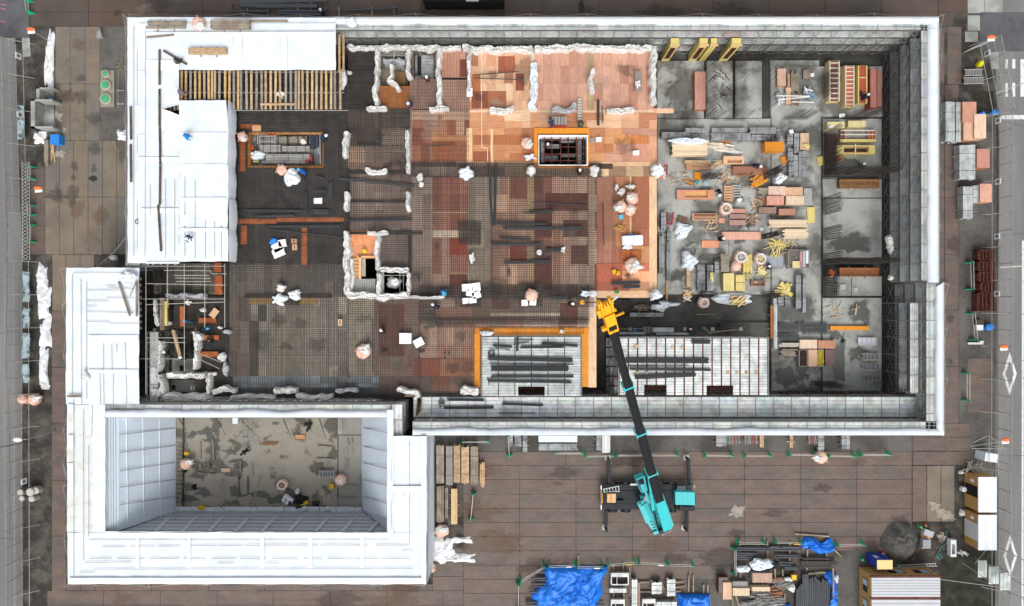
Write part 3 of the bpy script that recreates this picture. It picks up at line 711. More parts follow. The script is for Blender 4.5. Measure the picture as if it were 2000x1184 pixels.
zones = [
 ((350,137,680,217),dark,17,35),((447,217,680,515),dark+['#736a5c'],17,35),
 ((680,90,740,215),['#4a423e','#54473f','#433e3c'],17,35),((740,168,800,213),['#a8652c'],17,35),
 ((680,213,805,335),P_MIX[1:5]+['#8f7a68','#7f6b5b','#a08873'],17,35),((680,340,805,450),['#9d8676','#8a7363','#b39a86','#7d6656','#9c7f6e'],17,35),
 ((800,152,858,213),['#a3816f','#95725f','#8a6a5a'],17,35),((850,95,862,152),['#6e4f42'],17,35),((862,95,912,152),P_PINK,17,35),((862,156,917,215),['#b08570','#a67a66','#bb9079'],17,35),
 ((805,215,917,235),['#b88b70','#c39a7c','#a5775f'],34,20),((805,235,917,325),P_RED[:3]+['#a9674a','#cf9f78','#b5805f'],17,45),
 ((917,95,1036,215),P_LIGHT+['#c68a63','#b8764f','#a65f42','#8f4f38','#d3a27c'],17,34),((1036,95,1044,215),['#d8bfa8'],8,34),
 ((1044,95,1146,215),P_PINK,17,34),((1146,95,1160,215),['#a98f68'],14,34),((1160,95,1277,215),P_PINK,17,34),
 ((917,215,1283,220),['#deb894'],60,5),((917,220,1036,250),P_ORA+P_LIGHT,34,17),((1036,220,1146,250),P_ORA+P_LIGHT[:2],34,17),((1146,220,1283,250),P_ORA+P_LIGHT,34,15),
 ((917,250,1052,316),P_ORA,34,22),((1148,250,1283,316),P_ORA+P_PINK[:3],34,17),
 ((917,316,1283,325),['#d9b186','#cfa67b'],34,9),((805,325,917,345),['#8d7765','#9a8471','#b39878'],34,20),((917,325,1283,345),['#d2ab80','#bfa078','#dcb88c','#7a5947'],34,20),
 ((805,345,845,580),['#8c7360','#7d6553','#9b826e','#a48b74'],20,35),((845,345,912,450),P_RED[:4]+['#8a5b46'],17,35),((845,450,912,465),['#cbb394'],34,15),((845,465,912,580),P_RED[:2]+['#a88870','#8d7464','#9a5f48'],17,35),
 ((912,345,960,580),['#8c7a66','#9a8670','#7c6b5a','#a39077'],17,35),((960,345,1044,580),P_MIX,17,35),((1044,345,1078,580),P_RED+['#a5785c'],17,35),((1078,345,1150,580),P_MIX+P_RED[:2],17,35),
 ((1150,345,1165,580),['#b99a7c','#a98868'],15,35),((1162,345,1202,515),['#96604a','#85513e','#a8745a'],17,50),((1202,345,1268,515),P_RED[:2]+P_ORA[:2]+['#b5764f','#a4623f'],33,34),((1162,515,1268,568),P_RED[:3]+['#c98f68'],34,17),
 ((1268,345,1283,580),['#e2ba90','#dcb186'],15,60),((1165,568,1268,582),['#e2ba90','#d8ad83'],50,14),
 ((820,580,1165,640),['#8f7866','#7f6a5a','#a08672','#8e5c47','#6f5848'],34,20),
 ((447,515,680,580),['#6f665a','#7d7264','#625a50','#8b7a66','#6a5b4f'],17,35),((447,580,490,735),['#7b6355','#6b574b','#87705f'],17,35),
 ((490,580,680,735),P_OLIVE,17,34),((455,735,740,757),['#86949a','#75838a','#94a0a4','#6a7478'],17,14),((455,757,740,775),['#4f5356','#5d6366','#444749'],17,14),
 ((680,450,740,505),['#b0672a','#a5602a'],30,30),((740,450,805,530),['#8a7566','#7b6759'],17,35),((680,505,805,580),['#8b8378','#7b7369'],17,35),
 ((680,580,730,735),['#96876c','#a69678','#8a7a62'],17,35),((730,580,805,735),['#7d5445','#8e6350','#7f6d5c','#96806a'],17,35),((805,580,820,735),['#8d6a58'],15,35),
 ((740,735,940,775),['#6e5748','#7f5946','#5f5045','#98694f'],17,17),((820,640,927,735),['#a37d66','#95705b','#b38d72','#a5674c'],17,35)]
for i,(r,pal,pw,ph) in enumerate(zones):
    deck_zone(r,pal,k_=(1.4 if pal and pal[0] == dark[0] else 1.95 if r[0] < 805 and r[1] > 200 else 1.95 if r[1] >= 325 and r[2] <= 1165 else .98),pw=pw,ph=ph,mat=(plyh if pw > ph else ply))
# lighter boards and strong patches that read singly
patch = [(973,110,1006,142,'#a05a3c'),(921,178,954,212,'#8a4a34'),(954,178,989,211,'#a5643f'),(1007,144,1024,177,'#8c4b36'),(921,145,938,178,'#b36a3c'),(862,100,900,150,'#c38b74'),(898,116,911,150,'#7c4233'),
 (805,250,828,283,'#8a4c38'),(843,264,912,315,'#a5623f'),(843,264,912,276,'#c98a5c'),(963,264,1030,283,'#b06a40'),(924,264,958,283,'#a7653f'),(924,296,958,315,'#9c583a'),(1198,263,1232,281,'#e09a5c'),(1232,264,1266,281,'#cc7e43'),(1198,281,1232,298,'#d59a80'),(1232,281,1268,314,'#cf947a'),(1163,281,1197,298,'#c07a4c'),
 (1170,320,1197,330,'#4f3529'),(996,300,1040,315,'#b26e48'),(1065,378,1148,412,'#6f3a2c'),(1044,412,1078,464,'#6b3a2e'),(1044,480,1078,566,'#6a392c'),(996,480,1029,512,'#8b3f28'),(996,346,1030,388,'#8a5442'),(1043,345,1060,377,'#6e4334'),(1100,430,1148,463,'#6f4435'),(1115,480,1148,516,'#75493a'),
 (878,465,911,498,'#a0442a'),(878,536,912,558,'#723b30'),(1064,512,1078,516,'#caa'),(1162,515,1215,550,'#8f4a33'),(1215,515,1268,530,'#a85f3f'),(1215,530,1268,549,'#cd936c'),(1162,550,1215,567,'#864632'),(960,582,995,604,'#704a41'),(1094,592,1128,634,'#7d4a39'),(1093,605,1128,620,'#72453a'),
 (740,595,790,695,'#77493a'),(808,700,860,735,'#a25a3d'),(860,700,925,735,'#a9775a'),(487,582,620,594,'#b8924e'),(504,596,520,628,'#5b564c'),(520,628,560,735,'#a79d86'),(560,600,640,735,'#a49c8a'),(487,628,504,735,'#5f5647'),(468,628,487,690,'#8f8374'),(845,735,878,755,'#8f563d'),(958,611,1090,617,'#c8b99c'),(1028,611,1094,617,'#d4c6a9')]
for pi_,(a,b,c,d,h) in enumerate(patch):
    if len(h) < 7: continue
    bo = 1.65 if b > 340 or a < 800 else 1.05
    n = max(1,round((c-a)/17)); mm = MB()
    for i in range(n):
        mm.pbox(a+(c-a)*i/n+.12,b,a+(c-a)*(i+1)/n-.12,d,ZD-.02,ZD+.012+.0013*pi_,tuple((x_*.82+.012)*bo for x_ in tint(h,.08)))
    mm.build('plywood_panel',ply,deck)
# pale closing strips between bays
for a,b,c,d in ((958,252,963,320),(991,345,994,470),(1029,345,1043,580),(845,413,912,417),(878,532,912,536),(920,548,996,551),(1043,498,1150,501),(1165,548,1268,550),(1230,345,1233,470),(912,325,915,345),(842,345,845,570),(911,250,922,325),(1077,452,1080,545)):
    mm = MB(); mm.pbox(a,b,c,d,ZD-.02,ZD+.02,tint('#dcb890')); mm.build('closing_strip',plyh if c-a > d-b else ply,deck)
mm = MB()
mm.path([W(940,95,ZD+.06),W(941,288,ZD+.06),W(952,289,ZD+.06),W(953,330,ZD+.06)],.035,4,tint('#f3dcc0')); mm.build('chalk_cord',gen,deck)
m = MB(); m.pbox(1148,602,1165,756,ZD-.12,ZD+.02); m.build('edge_board',plyh,deck) if False else None
deck_zone((1149,602,1165,757),['#e2bb92','#dcb288'],pw=16,ph=60)
deck_zone((1283,212,1316,221),['#dcb088'],pw=30,ph=9)
deck_zone((1268,212,1283,345),['#d49a72','#c98d66','#e0b18a'],pw=15,ph=40)
for i in range(46):
    x,y = random.choice(((random.uniform(700,1150),random.uniform(340,570)),(random.uniform(460,670),random.uniform(530,760)),(random.uniform(690,920),random.uniform(590,760)),(random.uniform(690,900),random.uniform(230,330)),(random.uniform(930,1270),random.uniform(110,310))))
    rr = random.uniform(6,24)
    if any(h[0]-30 < x < h[2]+30 and h[1]-30 < y < h[3]+30 for h in HOLES): continue
    blob_sheet('damp_stain',x,y,rr,rr*random.uniform(.5,1.2),ZD+.09+.0006*i,M('deck_damp','#4b4039',var=.3,scale=2) if i % 3 else M('deck_dust','#b8a796',var=.2),i+400,jag=.7,parent=deck)
# support grid below the deck edge and joists of the deck
m = MB()
for r in ((447,90,1280,96),(1276,96,1283,580),(1162,575,1283,582),(447,770,940,776)): m = MB(); m.pbox(*r,ZD-.9,ZD-.13); m.build('edge_beam',woodd,deck)
for i in range(16):
    for j in range(5):
        q = W(480+i*50,130+j*105,1)
        m = MB(); m.tube((q.x,q.y,.7),(q.x,q.y,ZD-.12),.06,5); m.build('shoring_post',galv,deck)
# orange form edges
def oform(label,rects,z0=ZD-.5,z1=ZD+.16,mat=orange):
    t = thing('orange_formwork',label,'formwork',W(rects[0][0],rects[0][1],z0),'orange form panels on the deck')
    for r in rects:
        m = MB(); n = max(1,int(max(r[2]-r[0],r[3]-r[1])/12)); hz = (r[2]-r[0]) > (r[3]-r[1])
        for i in range(n):
            if hz: m.pbox(r[0]+(r[2]-r[0])*i/n+.1,r[1],r[0]+(r[2]-r[0])*(i+1)/n-.1,r[3],z0,z1,tv(.06,.02))
            else: m.pbox(r[0],r[1]+(r[3]-r[1])*i/n+.1,r[2],r[1]+(r[3]-r[1])*(i+1)/n-.1,z0,z1,tv(.06,.02))
        m.build('form_panel',mat,t)
    return t
oform('orange form boards framing the dark stair opening in the middle of the deck',[(1043,250,1151,261),(1043,261,1050,328),(1050,324,1151,329),(1148,261,1152,324)])
oform('orange form boards in an L round the first loading stage',[(926,640,1150,655),(926,655,938,757),(1136,655,1149,756)])
oform('narrow orange form edge round the sunken store of grey tubes',[(484,258,632,260),(630,260,633,326),(484,324,630,328),(484,260,486,324)])
osurf = M('orange_board','#924c24',var=.15,scale=3,c2='#a55f35',s2=2,rough=.5)
def omat(a,b,c,d,label,z=ZD+.25):
    m = MB(); hz = (c-a) > (d-b); n = max(1,round(max(c-a,d-b)/19))
    m2 = MB()
    for i in range(n):
        r = (a+(c-a)*i/n+.2,b,a+(c-a)*(i+1)/n-.2,d) if hz else (a,b+(d-b)*i/n+.2,c,b+(d-b)*(i+1)/n-.2)
        m.pbox(*r,z-.08,z,tv(.08,.03))
        for k in range(1,5):   # ribs of the plastic grating
            if hz: x = r[0]+(r[2]-r[0])*k/5; m2.pbox(x-.3,b+.3,x+.3,d-.3,z,z+.015,(1.35,1.4,1.5))
            else: y = r[1]+(r[3]-r[1])*k/5; m2.pbox(a+.3,y-.3,c-.3,y+.3,z,z+.015,(1.35,1.4,1.5))
        if hz: m2.pbox(r[0],(b+d)/2-.25,r[2],(b+d)/2+.25,z,z+.02,(1.4,1.4,1.5))
        else: m2.pbox((a+c)/2-.25,r[1],(a+c)/2+.25,r[3],z,z+.02,(1.4,1.4,1.5))
    t = thing('walk_board',label,'walk board',W(a,b,z),'orange walk boards laid on the rebar')
    m.build('board',osurf,t); m2.build('ribs',osurf,t)
omat(468,242,507,251,'orange walk board lying level above the sunken tube store')
omat(468,259,479,335,'orange walk boards upright left of the sunken tube store')
omat(446,384,455,427,'orange walk board half under the white roof edge')
omat(450,428,540,438,'long orange walk boards running level towards the middle, west half')
omat(540,425,672,433,'long orange walk boards running level towards the middle, east half')
omat(470,441,482,478,'short upright orange walk board below the level run')
omat(589,441,600,518,'upright orange walk boards between the blue bag and the wall covers')
omat(418,513,432,532,'small orange walk board just under the lowest roof panel edge')
omat(419,538,434,576,'leaning orange walk board in the north of the dark west bay')
omat(351,598,361,638,'upright orange walk board beside the column forms in the west bay')
omat(388,621,422,631,'orange walk board beside the worker with the blue helmet')
omat(392,655,428,664,'orange walk board third down in the west bay')
omat(390,687,426,697,'lowest orange walk board in the west bay')
omat(1212,488,1253,509,'bright orange grating on the red boards by the deck edge',ZD+.1)
# ================================================================== REBAR MATS
def mat_grid(label,rects,z,sx=.2,sy=.2,r=.014,dirs=(1,1),jit=.02,holes=True,end_out=.0,double=True,dens=None):
    m = MB(); r *= .76
    rr = minus(list(rects),HOLES) if holes else rects
    for (a,b,c,d) in rects:
        p,q = W(a,b,z),W(c,d,z)
        hs_ = []
        for h in HOLES:
            if holes and not (h[0] >= c or h[2] <= a or h[1] >= d or h[3] <= b):
                hp,hq = W(h[0]-2,h[1]-2,z),W(h[2]+2,h[3]+2,z); hs_.append((hp.x,hq.y,hq.x,hp.y))
        for lay in range(2 if double else 1):
            zz = z-.1*lay; off = .055*lay
            if dirs[0]:
                x = p.x+off
                while x < q.x:
                    segs = [(q.y,p.y)]
                    for h in hs_:
                        if h[0] < x < h[2]:
                            ns = []
                            for s0,s1 in segs:
                                if h[1] > s0: ns.append((s0,min(s1,h[1])))
                                if h[3] < s1: ns.append((max(s0,h[3]),s1))
                            segs = [s_ for s_ in ns if s_[1]-s_[0] > .1]
                    for s0,s1 in segs:
                        j = random.uniform(-jit,jit); m.box(x+j-r,s0-random.random()*.2,zz-r,x+j+r,s1+random.random()*.2,zz+r)
                    x += sx*random.uniform(.93,1.07)
            if dirs[1]:
                y = q.y+off
                while y < p.y:
                    segs = [(p.x,q.x)]
                    for h in hs_:
                        if h[1] < y < h[3]:
                            ns = []
                            for s0,s1 in segs:
                                if h[0] > s0: ns.append((s0,min(s1,h[0])))
                                if h[2] < s1: ns.append((max(s0,h[2]),s1))
                            segs = [s_ for s_ in ns if s_[1]-s_[0] > .1]
                    for s0,s1 in segs:
                        j = random.uniform(-jit,jit); m.box(s0-random.random()*.2,y+j-r,zz+2*r-r,s1+random.random()*.2,y+j+r,zz+2*r+r)
                    y += sy*random.uniform(.93,1.07)
    return one('rebar_mat',m,rebar,label,'rebar mat','rebar mats tied on the deck')
zm = ZD+.22
mat_grid('dense dark rebar mat filling the bay round the sunken store',[(447,217,678,515)],zm,.19,.19,.026)
mat_grid('dark rebar mat under the row of bare timbers',[(352,137,678,216)],zm,.19,.19,.02)
mat_grid('very dense rebar mat in the narrow bay left of the stair walls',[(682,96,732,214)],zm,.16,.2,.027)
mat_grid('dense strip of rebar mat across the top of the pink brown bay',[(680,214,742,285),(742,214,800,250)],zm,.17,.17,.024)
mat_grid('rebar mat over the pinkish boards between the two rows of wall covers',[(682,285,797,450),(742,250,797,285)],zm,.2,.2,.018)
mat_grid('rebar mat of mostly lengthwise bars beside the seated pair of workers',[(802,155,915,215)],zm,.2,.34,.014,double=False)
mat_grid('rebar mat of close lengthwise bars over the orange brown boards',[(800,215,915,325)],zm,.19,.5,.016,double=False)
mat_grid('lengthwise bars over the narrow pink bay by the north wall',[(862,96,911,152)],zm,.3,3.5,.013,double=False)
mat_grid('dark band of crossed bars along the beam south of the stair opening',[(800,318,1175,345)],zm,.19,.16,.02)
mat_grid('rebar mat over the red boards in the centre of the deck, west half',[(800,345,960,580)],zm,.2,.2,.016)
mat_grid('rebar mat over the red boards in the centre of the deck, east half',[(960,345,1165,580)],zm,.2,.21,.0155)
mat_grid('thin cross bars reaching east over the red boards',[(1165,345,1240,470)],zm,.4,.2,.01,dirs=(0,1),double=False)
mat_grid('dark band of crossed bars on the beam above the stage form',[(820,560,1150,582),(820,582,850,632),(850,624,1150,634)],zm+.1,.17,.14,.02)
mat_grid('rebar mat in the long bay above the loading stage',[(850,582,1150,624)],zm,.2,.2,.016)
mat_grid('rebar mat over the olive boards in the south west of the deck',[(447,515,680,770)],zm,.2,.2,.0175)
mat_grid('rebar mat over the brown boards in the middle of the south side',[(680,580,820,770)],zm,.2,.2,.017)
mat_grid('rebar mat left of the first loading stage',[(820,634,927,770)],zm,.2,.2,.015)
mat_grid('crossed bars over the orange form by the loading stage',[(927,640,1140,650)],zm,.22,.4,.013,double=False)
mat_grid('rebar mat over the small orange floor between the stair walls',[(742,170,798,213)],zm,.24,.3,.012,double=False)
mat_grid('rebar mat on the pink bay between the wall covers and the lift walls',[(742,450,802,525)],zm,.2,.2,.017)
def band(label,rects,z=ZD+.16,wd=.5):
    """beam cage: dense bars plus stirrups"""
    m = MB()
    for a,b,c,d in rects:
        p,q = W(a,b,z),W(c,d,z); hz = abs(q.x-p.x) > abs(p.y-q.y)
        if hz:
            y = q.y
            while y < p.y: m.box(p.x,y-.017,z+.1,q.x,y+.017,z+.134); y += .11
            x = p.x
            while x < q.x: m.box(x-.012,q.y,z+.135,x+.012,p.y,z+.16); x += .15
        else:
            x = p.x
            while x < q.x: m.box(x-.017,q.y,z+.1,x+.017,p.y,z+.134); x += .11
            y = q.y
            while y < p.y: m.box(p.x,y-.012,z+.135,q.x,y+.012,z+.16); y += .15
        m.pbox(a,b,c,d,z-.12,z-.05,(.35,.35,.35))
    return one('beam_cage',m,rebar,label,'beam cage','dark beam cages of rebar')
band('dark beam cage running down the east end of the dense bay',[(677,330,683,450)])
band('dark beam cage across under the pair of wall covers',[(683,333,800,339)])
band('dark beam cage across the pinkish bay, second one down',[(683,391,800,396)])
band('dark beam cage across above the orange floor',[(683,453,825,458)])
band('dark slot beam under the cluster of white covers in the south west',[(478,575,648,582)])
band('dark beam cage edge along the west of the olive bay',[(441,515,447,690)])
band('dark beam cage along the inner side of the north wall at the dark bay',[(700,123,730,126)])
band('dark double beam cage bounding the west side of the stage bay',[(672,225,678,245),(661,240,667,330)])
band('dark beam cage in an L on the pinkish bay',[(740,240,744,285),(700,280,744,284)])
band('dark beam cage down the east side of the lift walls',[(798,458,803,530)])
band('dark band of stacked bars on the south edge of the deck',[(447,770,790,777),(815,768,925,776)])
def pipes(label,lst,z=ZD+.35,mat=rebarb,r=.05,cat='pipe bundle',name='pipe_bundle',group=None,t=None,hooks=False):
    """lst of (x0,y0,x1,y1,widthpx)"""
    m = MB()
    for (a,b,c,d,wd) in lst:
        p,q = W(a,b,z),W(c,d,z); dd = (q-p).normalized(); n = Vector((-dd.y,dd.x,0)); ww = wd*.0515; k = max(1,int(ww/(r*1.9)))
        for i in range(k):
            for lay in range(2 if wd > 3 else 1):
                o = n*((i+.5+.5*lay)/k-.5)*ww; e = dd*random.uniform(-.15,.15)
                m.tube(p+o+e+Vector((0,0,lay*r*1.5)),q+o+e*.5+Vector((0,0,lay*r*1.5)),r,5,tv(.14,.01))
        if hooks: m.tube(q,q+n*.5,r,5); m.tube(p,p+n*.6,r,5)
    return one(name,m,mat,label,cat,group)
gp = 'steel bundles on the deck'
for args in (
    ('pair of long dark bars lying upright left of the centre of the deck',[(955,320,961,440,4),(968,320,966,440,4)]),
    ('grey bar bundle lying level in the middle of the red boards',[(985,446,1137,446,6)]),
    ('thin level bar bundle above the grey one in the middle of the red boards',[(970,437,1068,438,4)]),
    ('level bars near the top of the red boards by the tall dark bars',[(1037,395,1148,402,3)]),
    ('bent level bars with hooked ends on the red boards',[(1035,415,1080,413,5),(1020,414,1035,417,2)]),
    ('long level bar bundle on the lower red boards',[(960,478,1055,478,5)]),
    ('hooked bars just above the long level bundle',[(978,466,1037,468,4)]),
    ('short thick level bundle in the lower middle of the deck',[(985,514,1077,511,5)]),
    ('dark bundle beside the white cap near the centre of the deck',[(1070,489,1101,488,6)]),
    ('tall single bundle on the red boards east of the centre',[(1178,395,1180,478,3)]),
    ('slim bundle with a brown end on the orange boards near the north',[(835,286,889,281,3)]),
    ('slanting long bar on the pale boards in the north bay',[(930,146,1014,140,3)]),
    ('level long bar on the pale boards in the north bay',[(928,153,1024,156,2.4)]),
    ('long grey bars slanting across the beam below the pink bay',[(665,350,810,364,4)]),
    ('long dark bars level across beside the orange floor',[(520,443,665,442,4),(520,447,670,464,3)]),
    ('long dark bars level over the top of the lift walls',[(684,431,805,429,4)]),
    ('level dark bars right of the blue helmeted worker',[(480,412,600,413,4)]),
    ('dark bars with white ends above the orange run',[(500,424,575,421,4)]),
    ('upright grey bars below the worker in blue',[(593,348,594,370,6),(596,376,596,410,7)]),
    ('short thick bundle with white ends by the square white board',[(644,356,645,383,9)]),
    ('small level bundle with a white end near the beam',[(611,414,641,414,8)]),
    ('angled pair of grey bars left of the upright bundle',[(548,374,568,406,2.5),(543,378,562,406,2)]),
    ('small angled bars beside the upright bundle',[(616,345,634,350,4),(618,345,616,358,4)]),
    ('short level bars under the angled ones',[(613,374,636,374,5)]),
    ('single upright grey bar in the olive bay',[(727,625,728,727,3)]),
    ('rolled dark mats at the corner of the red boards',[(1195,554,1250,552,6),(1218,561,1250,560,6)]),
    ('grey bars standing on the pale boards beside the duckboard',[(1168,195,1168,245,4),(1176,208,1177,240,3)]),
    ('dark blue grey bars lying in the dense bay under the white blob',[(504,345,505,370,2),(536,370,536,402,2)])):
    pipes(*args,group=gp)
m = MB(); 
for i in range(8): m.pbox(1128+0*i,192+i*5.5,1137,196+i*5.5,ZD+.12,ZD+.17,tint('#b9b6ae'))
m.pbox(1127.5,191,1128.6,237,ZD+.1,ZD+.2,tint('#8d8a84')); m.pbox(1136.4,191,1137.5,237,ZD+.1,ZD+.2,tint('#8d8a84'))
one('duckboard',m,gen,'slatted metal duckboard on the pale boards above the stair opening','duckboard')
m = MB()
for i in range(5): m.pbox(1077+i*6.2,228,1082+i*6.2,246,ZD+.3,ZD+.6,tint('#8f8d89',.1)); m.pbox(1077+i*6.2,244,1082+i*6.2,247,ZD+.3,ZD+.63,tint('#a02a30'))
one('beam_clamps',m,gen,'row of grey clamp boxes with red ends beside the orange form','clamp')
# grating patches
for k,(a,b,c,d,lab) in enumerate(((896,434,940,478,'dark square of doubled rebar in the west of the red boards'),(1180-220,520,1000,560,'dark shaded square of doubled bars'),(900,555,940,600,'dark doubled bars round the cluster of white blocks'),(1015,552,1060,600,'dark doubled bars round the pink bag and white blocks'),(540,582,585,596,'dark doubled bars under the south west white covers'))):
    if k == 1: continue
    m = MB(); p,q = W(a,b,zm+.1),W(c,d,zm+.1)
    x = p.x
    while x < q.x: m.box(x-.02,q.y,zm+.06,x+.02,p.y,zm+.1); x += .13
    y = q.y
    while y < p.y: m.box(p.x,y-.02,zm+.1,q.x,y+.02,zm+.14); y += .13
    one('rebar_patch',m,rebar,lab,'rebar patch','doubled rebar patches')
# ================================================================== HOLES: stair opening, sunken store
def lining(nm,hole,mat=woodd,z0=ZS,z1=ZD+.3,th=3,label='',cat='shaft lining'):
    a,b,c,d = hole; m = MB()
    t = W(a,b,z1); u = W(c,d,z1)
    for r in ((a-th,b-th,c+th,b),(a-th,d,c+th,d+th),(a-th,b,a,d),(c,b,c+th,d)): m.pbox(*r,z0,z1)
    return one(nm,m,mat,label,cat)
lining('opening_frame',(1053,265,1147,322),plyh,ZD-1.2,ZD+.25,1.2,'pale timber frame inside the orange boards of the stair opening','opening frame')
t = thing('shoring_tower','dark scaffold tower with rust red tubes down in the stair opening','shoring',W(1100,290,1))
for i,x in enumerate((1063,1078,1095,1110,1126,1140)):
    m = MB(); m.tube(W(x,268,4.6),W(x,318,4.6),.05,5); m.tube(W(x,270,4.6),W(x,270,4.6)-Vector((0,0,3.5)),.05,5); m.tube(W(x,316,4.6),W(x,316,4.6)-Vector((0,0,3.5)),.05,5); m.build('frame',rust,t)
for y in (274,287,301,314):
    m = MB(); m.tube(W(1057,y,4.7),W(1144,y,4.7),.045,5); m.build('ledger',rust,t)
for a,b,c,d,z in ((1056,272,1062,318,3.2),(1128,268,1136,320,4.0),(1096,272,1122,279,3.4),(1066,282,1092,290,3.0),(1096,300,1124,307,2.6),(1064,304,1090,312,2.6)):
    m = MB(); m.pbox(a,b,c,d,z-.06,z,tv(.1)); m.build('plank',plankd,t)
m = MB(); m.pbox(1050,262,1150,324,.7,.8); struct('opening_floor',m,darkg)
t = thing('tube_store','sunken store of grey tubes, crates and scrap inside the orange edge','material store',W(560,290,3.8))
m = MB()
for i in range(10): m.pbox(487+i*14,262,500+i*14,322,3.9,4.0,tv(.12))
m.build('platform',plankd,t)
for a,b,c,d in ((507,283,548,297),(551,285,605,296),(520,301,605,307),(520,307,606,314),(512,314,600,320)):
    m = MB(); n = max(2,int((d-b)/2.4))
    for i in range(n): y = b+(d-b)*(i+.5)/n; m.tube(W(a,y,4.4),W(c,y,4.4),.075,6,tv(.12,.01))
    for i in range(3): x = a+(c-a)*(i+.5)/3; m.pbox(x,b,x+.7,d,4.2,4.5,(.3,.3,.3))
    m.build('tube_bundle',galv,t)
def crate(parent,a,b,c,d,z0,h,mat,fill,nm='crate',walls=.9):
    m = MB()
    for r in ((a,b,c,b+walls),(a,d-walls,c,d),(a,b,a+walls,d),(c-walls,b,c,d)): m.pbox(*r,z0,z0+h)
    m.pbox(a,b,c,d,z0,z0+.05)
    o = m.build(nm,mat,parent)
    m = MB(); n = int((c-a)*(d-b)*.9)
    for i in range(n):
        x,y = random.uniform(a+1.2,c-1.2),random.uniform(b+1.2,d-1.2); q = W(x,y,z0+h*.6+random.uniform(0,.2)); an = random.random()*6.3; l = .12
        m.beam(q,q+Vector((math.cos(an)*l,math.sin(an)*l,random.uniform(-.05,.05))),.05,.05,tuple(k*random.uniform(.6,1.2) for k in fill))
    m.build('contents',gen,parent)
    return o
crate(t,543,266,561,281,4.0,.7,woodd,tint('#a19c90')); crate(t,563,266,582,281,4.0,.7,woodd,tint('#a19c90')); crate(t,582,266,600,281,4.0,.7,woodd,tint('#b0ab9a'))
m = MB()
for p,q in (((507,266),(537,266)),((507,266),(507,281)),((507,277),(537,277)),((537,264),(537,281)),((487,259),(625,261)),((503,258),(503,282)),((625,259),(626,322))): m.tube(W(*p,5.0),W(*q,5.0),.045,5)
m.build('tube_rail',galv,t)
m = MB(); m.pbox(606,264,615,290,4.1,4.4,tint('#2d3844')); m.pbox(616,263,621,287,4.1,4.4,tint('#38434f')); m.build('dark_bundle',gen,t)
for a,b,c,d,cc in ((524,262,536,267,'#a82a30'),(604,303,609,317,'#a02c38'),(595,313,607,317,'#93304a'),(491,284,495,292,'#b4502f'),(494,314,505,317,'#b5b45a')):
    m = MB(); m.pbox(a,b,c,d,4.5,4.65,tint(cc)); m.build('painted_part',gen,t)
# small shaft with grating (808..850)
t = thing('shaft_platform','small grey planked shaft platform with a dark box and green netting by the north wall','platform',W(829,126,4))
m = MB()
for i in range(8): m.pbox(811,103+i*6,847,108.4+i*6,3.9,4.0,tv(.12))
m.build('platform',plank,t); m = MB(); m.pbox(815,110,822,145,4.0,4.35); m.build('dark_box',black,t)
m = MB()
for a,b,c,d in ((806,97,852,100),(806,150,852,153),(804,97,808,153),(848,97,852,153)): m.pbox(a,b,c,d,1,ZD+.1)
m.build('lining',woodd,t)
# stair recess 742..797 x 95..168
t = thing('stair_well','stair well with dark bars and an orange floor between two wrapped walls','stair well',W(770,130,3))
m = MB(); m.pbox(742,96,797,170,3.4,3.5); m.build('landing',woodg,t)
m = MB()
for i in range(12): m.tube(W(746+i*4.4,98,4.6),W(746+i*4.4,111,4.6),.03,4)
for i in range(3): m.tube(W(744,100+i*4,4.6),W(796,100+i*4,4.6),.03,4)
m.tube(W(771,96,5),W(768,128,5),.05,4); m.build('bars',galv,t)
m = MB(); m.pbox(768,168,794,183,3.0,4.4,tint('#7c5a3c')); m.pbox(771,140,793,166,3.5,3.9,tint('#8b6a48')); m.build('steps',gen,t)
# lift shafts
t = thing('lift_shaft','pair of open shafts between wrapped walls with timber steps','shaft',W(730,540,2))
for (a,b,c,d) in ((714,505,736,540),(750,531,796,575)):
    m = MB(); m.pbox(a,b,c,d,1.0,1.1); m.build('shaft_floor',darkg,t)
m = MB(); m.pbox(686,503,704,543,ZD+.05,ZD+.12,tint('#b48a5e')); 
for i in range(5): m.pbox(686,504+i*7,703,508+i*7,ZD+.12,ZD+.2,tint('#caa070'))
m.pbox(701,500,705,545,ZD+.12,ZD+.35,tint('#e2bb8c')); m.pbox(697,500,735,503,ZD+.12,ZD+.35,tint('#dcae7c')); m.build('timber_frame',gen,t)
m = MB()
for x in (781,788): m.tube(W(x,531,5),W(x,575,5),.035,4)
m.tube(W(750,538,5),W(796,538,5),.035,4); m.build('cross_tube',galv,t)
m = MB(); m.pbox(692,545,733,572,ZD-.1,ZD+.08,tint('#a5a5a2')); 
for i in range(9): m.tube(W(694+i*4.5,546,ZD+.14),W(694+i*4.5,571,ZD+.14),.02,4,(.2,.2,.2))
m.build('slab_end',gen,t)
